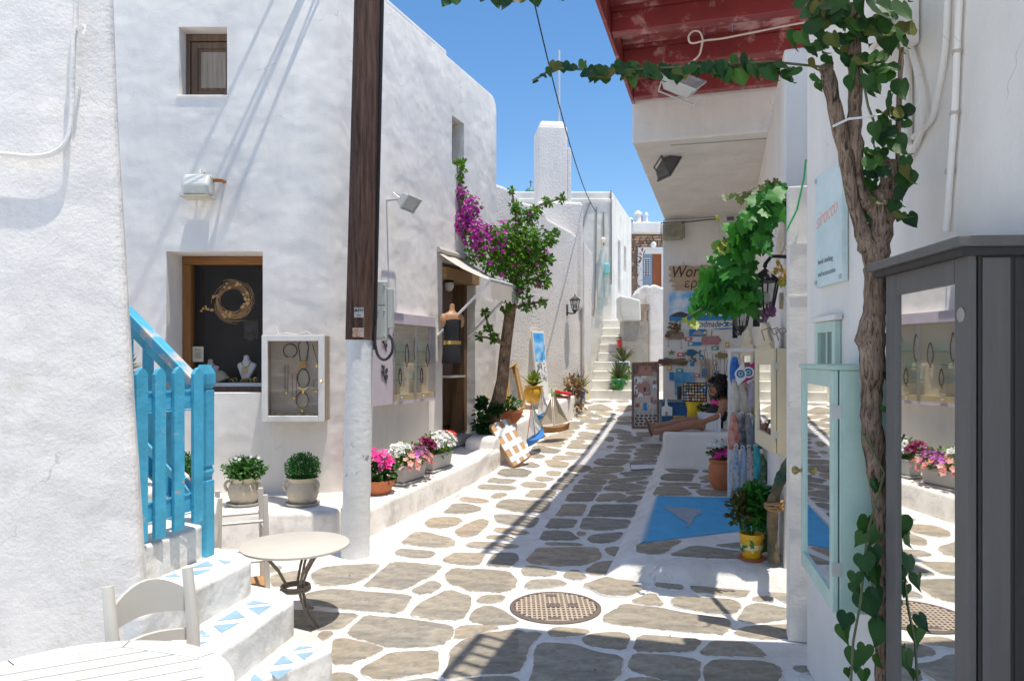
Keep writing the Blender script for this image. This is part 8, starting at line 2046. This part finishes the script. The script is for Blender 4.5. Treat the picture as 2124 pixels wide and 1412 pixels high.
# rope-wrapped old trunk
tk = thing('roped_trunk', 'old green stained vine trunk bound with rope leaning to the workshop wall', 'trunk', gnd(1605, 1158, .12))
def tp(px, py, Y): return P(px, py, Y) - tk.location
b = MB(); pts = [(1605, 1165, 5.25, 34), (1603, 1130, 5.25, 27), (1602, 1080, 5.22, 26), (1604, 1040, 5.2, 28), (1613, 1010, 5.15, 28), (1622, 985, 5.1, 27), (1636, 962, 5.0, 28), (1652, 940, 4.85, 30), (1668, 920, 4.7, 28)]
fin = []; rr = []
for i in range(len(pts) - 1):
    for k in range(4):
        t_ = k / 4; q0, q1 = pts[i], pts[i + 1]; v = [q0[j] + (q1[j] - q0[j]) * t_ for j in range(4)]; fin.append(tp(*v[:3])); rr.append(v[3] / 2 / 285 * .78 * random.uniform(.86, 1.14))
b.tube(fin, rr, 10); b.build('trunk', mat('green_bark', (.20, .14, .085), .9, var=.4, vscale=10, bump=1.0, bscale=24, col2=(.02, .055, .04), c2scale=3, c2pos=.5, c2w=.1), tk, smooth=True)
ROPE = mat('rope', (.36, .22, .10), .9, bump=.6, bscale=80)
b = MB()
for k in range(3):
    c0 = tp(1605, 1052 - 5 * k, 5.2); b.tube([c0 + Vector((math.cos(a) * .058, math.sin(a) * .058, .012 * math.sin(a + k))) for a in [2 * PI * i / 14 for i in range(15)]], .010, 6)
b.tube([tp(1608, 1048, 5.13), tp(1618, 1046, 5.1), tp(1622, 1058, 5.1), tp(1612, 1056, 5.1)], .012, 6); b.build('rope', ROPE, tk, smooth=True)
for (px, py, s) in ((1592, 1155, .035), (1617, 1158, .03), (1600, 1162, .025)):
    t = thing('loose_pebble', {1592: 'brown pebble left of the roped trunk foot', 1617: 'pale pebble right of the roped trunk foot', 1600: 'small dark pebble in front of the roped trunk'}[px], 'pebble', gnd(px, py, .12), random.uniform(0, 3), 'pebbles by the roped trunk')
    MB().ball((0, 0, s * .5), s, 9, 6, (1.3, .9, .6)).build('pebble', [st_m, PAINT, STONE][int(s * 200) % 3], t, smooth=True)
# green twine and dried branch at pilaster
t = thing('green_twine', 'green twine hanging from a hook above the pilaster', 'twine', P(1690, 325, 4.1))
MB().tube([(0, 0, 0), (-.05, 0, -.02), (-.06, 0, -.12), (-.10, 0, -.30), (-.16, 0, -.42)], .006, 5).build('twine', mat('rope_green', (.03, .35, .12), .7), t)

# ================================================================== furniture and wares inside the workshop
tb = thing('grey_table', 'weathered blue grey display table behind the seated woman', 'table', (P(1450, 0, 10.6).x, 10.6, G(10.6) + .12), W_BACK.rz)
zt = P(0, 797, 10.6).z - tb.location.z
GB = mat('grey_blue_wood', (.16, .22, .25), .7, var=.2)
MB().box(-.32, .36, -.22, .22, zt - .03, zt).build('tabletop', GB, tb, bevel=.004)
for sx in (-.28, .32):
    for sy in (-.18, .18): MB().box(sx - .02, sx + .02, sy - .02, sy + .02, 0, zt - .031).build('leg', BLACKM, tb)
b_ = thing('blue_bench', 'low weathered blue bench by the village painting', 'bench', (P(1405, 0, 10.3).x, 10.3, G(10.3) + .12), W_BACK.rz)
zt = P(0, 829, 10.3).z - b_.location.z
MB().box(-.25, .30, -.14, .14, zt - .035, zt).build('seat', GB, b_, bevel=.004); MB().box(-.24, .29, -.11, .11, .08, zt - .04).build('panel', mat('deep_blue', (.01, .10, .28), .6, var=.3), b_)
for sx in (-.22, .27): MB().box(sx - .02, sx + .02, -.13, -.112, 0, zt - .036).build('leg', GB, b_)
st = thing('small_stool', 'teal painted low stool by the woman’s feet', 'stool', (P(1420, 0, 9.75).x, 9.75, G(9.75) + .12), W_BACK.rz)
zt = P(0, 870, 9.75).z - st.location.z
MB().box(-.18, .18, -.14, .14, zt - .03, zt).build('seat', mat('teal_wood', (.06, .20, .22), .7, var=.25), st, bevel=.004)
for sx in (-.15, .15):
    for sy in (-.11, .11): MB().box(sx - .018, sx + .018, sy - .018, sy + .018, 0, zt - .031).build('leg', GB, st)
mg = thing('magnet_board', 'black board covered with souvenir magnets propped on the bench', 'board', (P(1443, 0, 9.95).x, 9.95, P(0, 833, 9.95).z), W_BACK.rz)
MB().box(-.17, .15, -.01, .01, 0, .27, Matrix.Rotation(RAD(-14), 4, 'X')).build('board', BLACKC, mg)
rnd = random.Random(5); mcol = [mat('mag_%d' % i, cc, .5) for i, cc in enumerate(((.7, .68, .62), (.6, .22, .08), (.1, .3, .5), (.7, .5, .12), (.55, .5, .45), (.25, .32, .35)))]
for r in range(6):
    for cc in range(8):
        MB().box(-.16 + cc * .038, -.16 + cc * .038 + rnd.uniform(.02, .032), -.022, -.011, .012 + r * .043, .012 + r * .043 + rnd.uniform(.02, .034), Matrix.Rotation(RAD(-14), 4, 'X')).build('magnet', mcol[rnd.randrange(6)], mg)
yj = thing('yellow_stand', 'bright yellow drum under the magnet board', 'drum', (P(1440, 0, 10.0).x, 10.0, P(0, 868, 10.0).z))
MB().lathe([(.085, 0), (.10, .03), (.095, .12), (.115, .21), (.12, .235)], 18).build('drum', mat('sun_yellow', (.80, .55, .02), .4), yj, smooth=True)
for i, (px, Y) in enumerate(((1437, 10.45), (1458, 10.5))):
    t = thing('white_dish', ['left', 'right'][i] + ' white dish on the weathered display table', 'dish', (P(px, 0, Y).x, Y, P(0, 797, 10.6).z + .001), 0, 'white dishes on the display table')
    MB().lathe([(.04, 0), (.075, .018), (.08, .022), (.07, .02), (.035, .006)], 16).build('dish', WGLOSS, t, smooth=True)
tw = thing('twig_bundle', 'bundle of bare branches standing behind the woman', 'branches', P(1490, 830, 9.9))
b = MB()
for k in range(30):
    x, y = random.uniform(-.16, .22), random.uniform(-.08, .08); b.tube([(x * .3, y, -.2), (x * .8 + random.uniform(-.03, .03), y, .2), (x * 1.5 + random.uniform(-.06, .06), y, random.uniform(.35, .7))], [.008, .006, .003], 4)
b.build('twigs', mat('twig_grey', (.28, .20, .15), .9), tw)
cch = thing('church_cutout', 'little white chapel cut-out in front of the blue bench', 'ornament', P(1385, 862, 10.1))
MB().plate([(-.08, 0), (.06, 0), (.06, .12), (.0, .14), (-.01, .2), (-.02, .24), (-.03, .2), (-.04, .14), (-.08, .12)], -.015, .015).build('chapel', WGLOSS, cch); MB().box(-.035, -.005, -.02, -.016, 0, .06).build('door', INKG, cch)
t = thing('wicker_tray', 'small orange wicker tray by the bench', 'tray', P(1409, 868, 9.9)); MB().lathe([(.07, 0), (.09, .035), (.085, .035), (.06, .008)], 14).build('tray', RAT, t)
plant_pot('bench_plant', 'small leafy plant on the bench end behind the woman', P(1470, 872, 9.6), [(.05, 0), (.07, .08), (.06, .08)], GREYPL, f_leaf(G_DARK, (0, 0, .14), (.15, .08, .07), 110, .05))
hat = thing('service_hatch', 'white metal inspection hatch set in the paving by the platform', 'hatch', gnd(1330, 970))
qq = [gnd(1307, 965), gnd(1309, 976), gnd(1360, 974), gnd(1362, 964)]
b = MB(); b.add([v - hat.location + Vector((0, 0, .012)) for v in qq], [(0, 1, 2, 3)]); b.build('lid', WGLOSS, hat)
b = MB(); b.tube([v - hat.location + Vector((0, 0, .012)) for v in qq + qq[:1]], .006, 4); b.build('rim', DKGREY, hat)

# ================================================================== seated woman
pw = thing('person', 'woman in pink and black top and white shorts sitting with legs stretched on the bench', 'person', P(1492, 893, 9.15))
OP = pw.location.copy()
def sp3(px, py, Y): return P(px - 9, py, Y) - OP
def skin_mesh(name, verts, edges, radii, m, root=0, sub=2, smooth=True):
    me = bpy.data.meshes.new(name); me.from_pydata([tuple(v) for v in verts], edges, [])
    o = bpy.data.objects.new(name, me); COL.objects.link(o)
    o.parent = pw
    sk = o.modifiers.new('skin', 'SKIN'); sk.use_smooth_shade = True
    lay = me.skin_vertices[0].data if me.skin_vertices else None
    if lay is None:
        bm = bmesh.new(); bm.from_mesh(me); bm.verts.layers.skin.verify(); bm.to_mesh(me); bm.free(); lay = me.skin_vertices[0].data
    for i, r in enumerate(radii):
        lay[i].radius = (r, r) if not isinstance(r, tuple) else r
        lay[i].use_root = (i == root)
    s = o.modifiers.new('sub', 'SUBSURF'); s.levels = sub; s.render_levels = sub
    bpy.context.view_layer.update()
    realize(o); o.data.materials.clear(); o.data.materials.append(m)
    for p in o.data.polygons: p.use_smooth = True
    return o
SK = mat('skin_tan', (.36, .17, .10), .5, sub=.1)
hipc = sp3(1490, 876, 9.15)
V = [hipc, sp3(1496, 856, 9.17), sp3(1505, 836, 9.2), sp3(1506, 826, 9.2), sp3(1505, 818, 9.2),           # pelvis, waist, chest, neck base, neck
     sp3(1484, 880, 9.05), sp3(1442, 880, 9.0), sp3(1385, 893, 9.0), sp3(1363, 898, 9.0), sp3(1357, 884, 9.0),       # near leg: hip, knee, ankle, heel-ball, toe
     sp3(1484, 878, 9.25), sp3(1440, 872, 9.25), sp3(1382, 882, 9.25), sp3(1359, 886, 9.25), sp3(1353, 872, 9.25),   # far leg
     sp3(1511, 834, 9.03), sp3(1502, 862, 8.98), sp3(1470, 874, 8.98), sp3(1455, 876, 9.0), sp3(1447, 878, 9.0),     # near arm
     sp3(1500, 834, 9.37), sp3(1480, 856, 9.4), sp3(1455, 868, 9.35), sp3(1446, 871, 9.33)]
E = [(0, 1), (1, 2), (2, 3), (3, 4), (0, 5), (5, 6), (6, 7), (7, 8), (8, 9), (0, 10), (10, 11), (11, 12), (12, 13), (13, 14), (2, 15), (15, 16), (16, 17), (17, 18), (18, 19), (2, 20), (20, 21), (21, 22), (22, 23)]
Rr = [.105, .09, .095, .06, .048, .088, .062, .042, .04, .028, .088, .062, .042, .04, .028, .055, .046, .036, .028, .018, .055, .046, .036, .02]
body = skin_mesh('body', V, E, Rr, SK)
# fingers on the near and far hands
for hnd, base in enumerate((sp3(1447, 878, 9.0), sp3(1446, 871, 9.33))):
    pass
b = MB()
for base in (sp3(1449, 877, 9.0), sp3(1448, 871, 9.33)):
    for k in range(4):
        y = -.03 + k * .018; b.tube([base + Vector((.01, y, .005)), base + Vector((-.035, y * 1.1, .002)), base + Vector((-.065 - .008 * (k in (1, 2)), y * 1.15, -.015))], [.009, .008, .006], 6)
    b.tube([base + Vector((.02, -.04, .0)), base + Vector((-.015, -.055, -.005)), base + Vector((-.035, -.055, -.012))], [.010, .009, .007], 6)
b.build('fingers', SK, body, smooth=True)
hc = sp3(1500, 803, 9.2)
b = MB(); b.ball(hc, .095, 16, 12, (1.0, .85, 1.2)); b.ball(hc + Vector((-.095, -.01, -.012)), .018, 8, 6, (1.2, .7, 1.3)); b.ball(hc + Vector((-.06, 0, -.085)), .045, 10, 8, (1, .9, .7)); b.ball(hc + Vector((.0, -.085, -.01)), .022, 8, 6, (.8, .4, 1.3)); b.build('head', SK, body, smooth=True)
b = MB(); b.ball(hc + Vector((-.088, -.035, .012)), .010, 8, 6); b.ball(hc + Vector((-.088, .035, .012)), .010, 8, 6); b.build('eyes', INKK, body)
b = MB(); b.box(-.006, .004, -.025, .025, -.004, .004, Matrix.Translation(hc + Vector((-.092, 0, -.058)))); b.build('mouth', mat('lips', (.35, .08, .07), .5), body)
HAIR = mat('hair_black', (.012, .009, .008), .6)
b = MB()
for k in range(420):
    d = Vector((random.gauss(.35, 1), random.gauss(0, 1), random.gauss(.25, 1))).normalized()
    if d.x < -.45 and d.z < .45: continue
    p0 = hc + Vector((d.x * .10, d.y * .09, d.z * .115)) + Vector((.01, 0, .01)); L_n = random.uniform(.04, .085)
    q1 = p0 + d * L_n * .5 + Vector((random.uniform(-.03, .03), random.uniform(-.03, .03), random.uniform(-.03, .02))); q2 = p0 + d * L_n + Vector((random.uniform(-.04, .04), random.uniform(-.04, .04), -.03))
    b.tube([p0, q1, q2], [.014, .012, .006], 5)
b.ball(hc + Vector((.02, 0, .02)), .112, 14, 10, (1, .9, 1.15)); b.build('hair', HAIR, body)
def garment(name, verts, edges, radii, m): return skin_mesh(name, verts, edges, radii, m)
garment('black_top', [sp3(1491, 872, 9.15), sp3(1496, 857, 9.17), sp3(1503, 843, 9.19)], [(0, 1), (1, 2)], [.150, .142, .142], mat('black_cotton', (.02, .02, .024), .85))
garment('pink_top', [sp3(1501, 847, 9.185), sp3(1504.5, 836, 9.2), sp3(1506, 829.5, 9.2)], [(0, 1), (1, 2)], [.146, .142, .095], mat('pink_cotton', (.75, .05, .25), .8))
garment('white_shorts', [sp3(1492, 878, 9.15), sp3(1482, 880.5, 9.05), sp3(1463, 880.5, 9.02), sp3(1482, 878, 9.25), sp3(1463, 876, 9.25)], [(0, 1), (1, 2), (0, 3), (3, 4)], [.150, .112, .102, .112, .102], mat('white_denim', (.72, .72, .74), .85))
for nm, ax, ay, Y in (('sandal', 1360, 893, 9.0), ('sandal', 1356, 881, 9.25)):
    b = MB(); c0 = sp3(ax, ay, Y); b.box(-.03, -.012, -.04, .04, -.06, .10, Matrix.Translation(c0) @ Matrix.Rotation(RAD(-18), 4, 'Y')); b.build(nm, mat('sandal_brown', (.06, .04, .03), .6), pw, bevel=.006)

# fallen leaves and petals blown along the ledges
fl = MB(); rnd = random.Random(9)
for k in range(150):
    u = rnd.random()
    if u < .5: px, py = rnd.gauss(1060, 45), rnd.uniform(930, 1010)
    elif u < .8: px, py = rnd.uniform(780, 1040), 0; py = 1112 - (px - 770) * .55 + rnd.uniform(2, 26)
    else: px, py = rnd.uniform(700, 1600), rnd.uniform(1150, 1400)
    g = gnd(px, py); s = rnd.uniform(.010, .022)
    fl.add(LEAF_V, LEAF_F, Matrix.Translation((g.x, g.y, g.z + .018)) @ Matrix.Rotation(rnd.uniform(0, 6), 4, 'Z') @ Matrix.Rotation(rnd.uniform(-.3, .3), 4, 'X') @ Matrix.Diagonal((s, s, s, 1)))
tag(fl.build('fallen_leaves', leaf_mat('leaf_litter', (.22, .12, .05), (.42, .10, .26))), 'small dry leaves and petals scattered on the paving', 'leaf litter', kind='stuff')
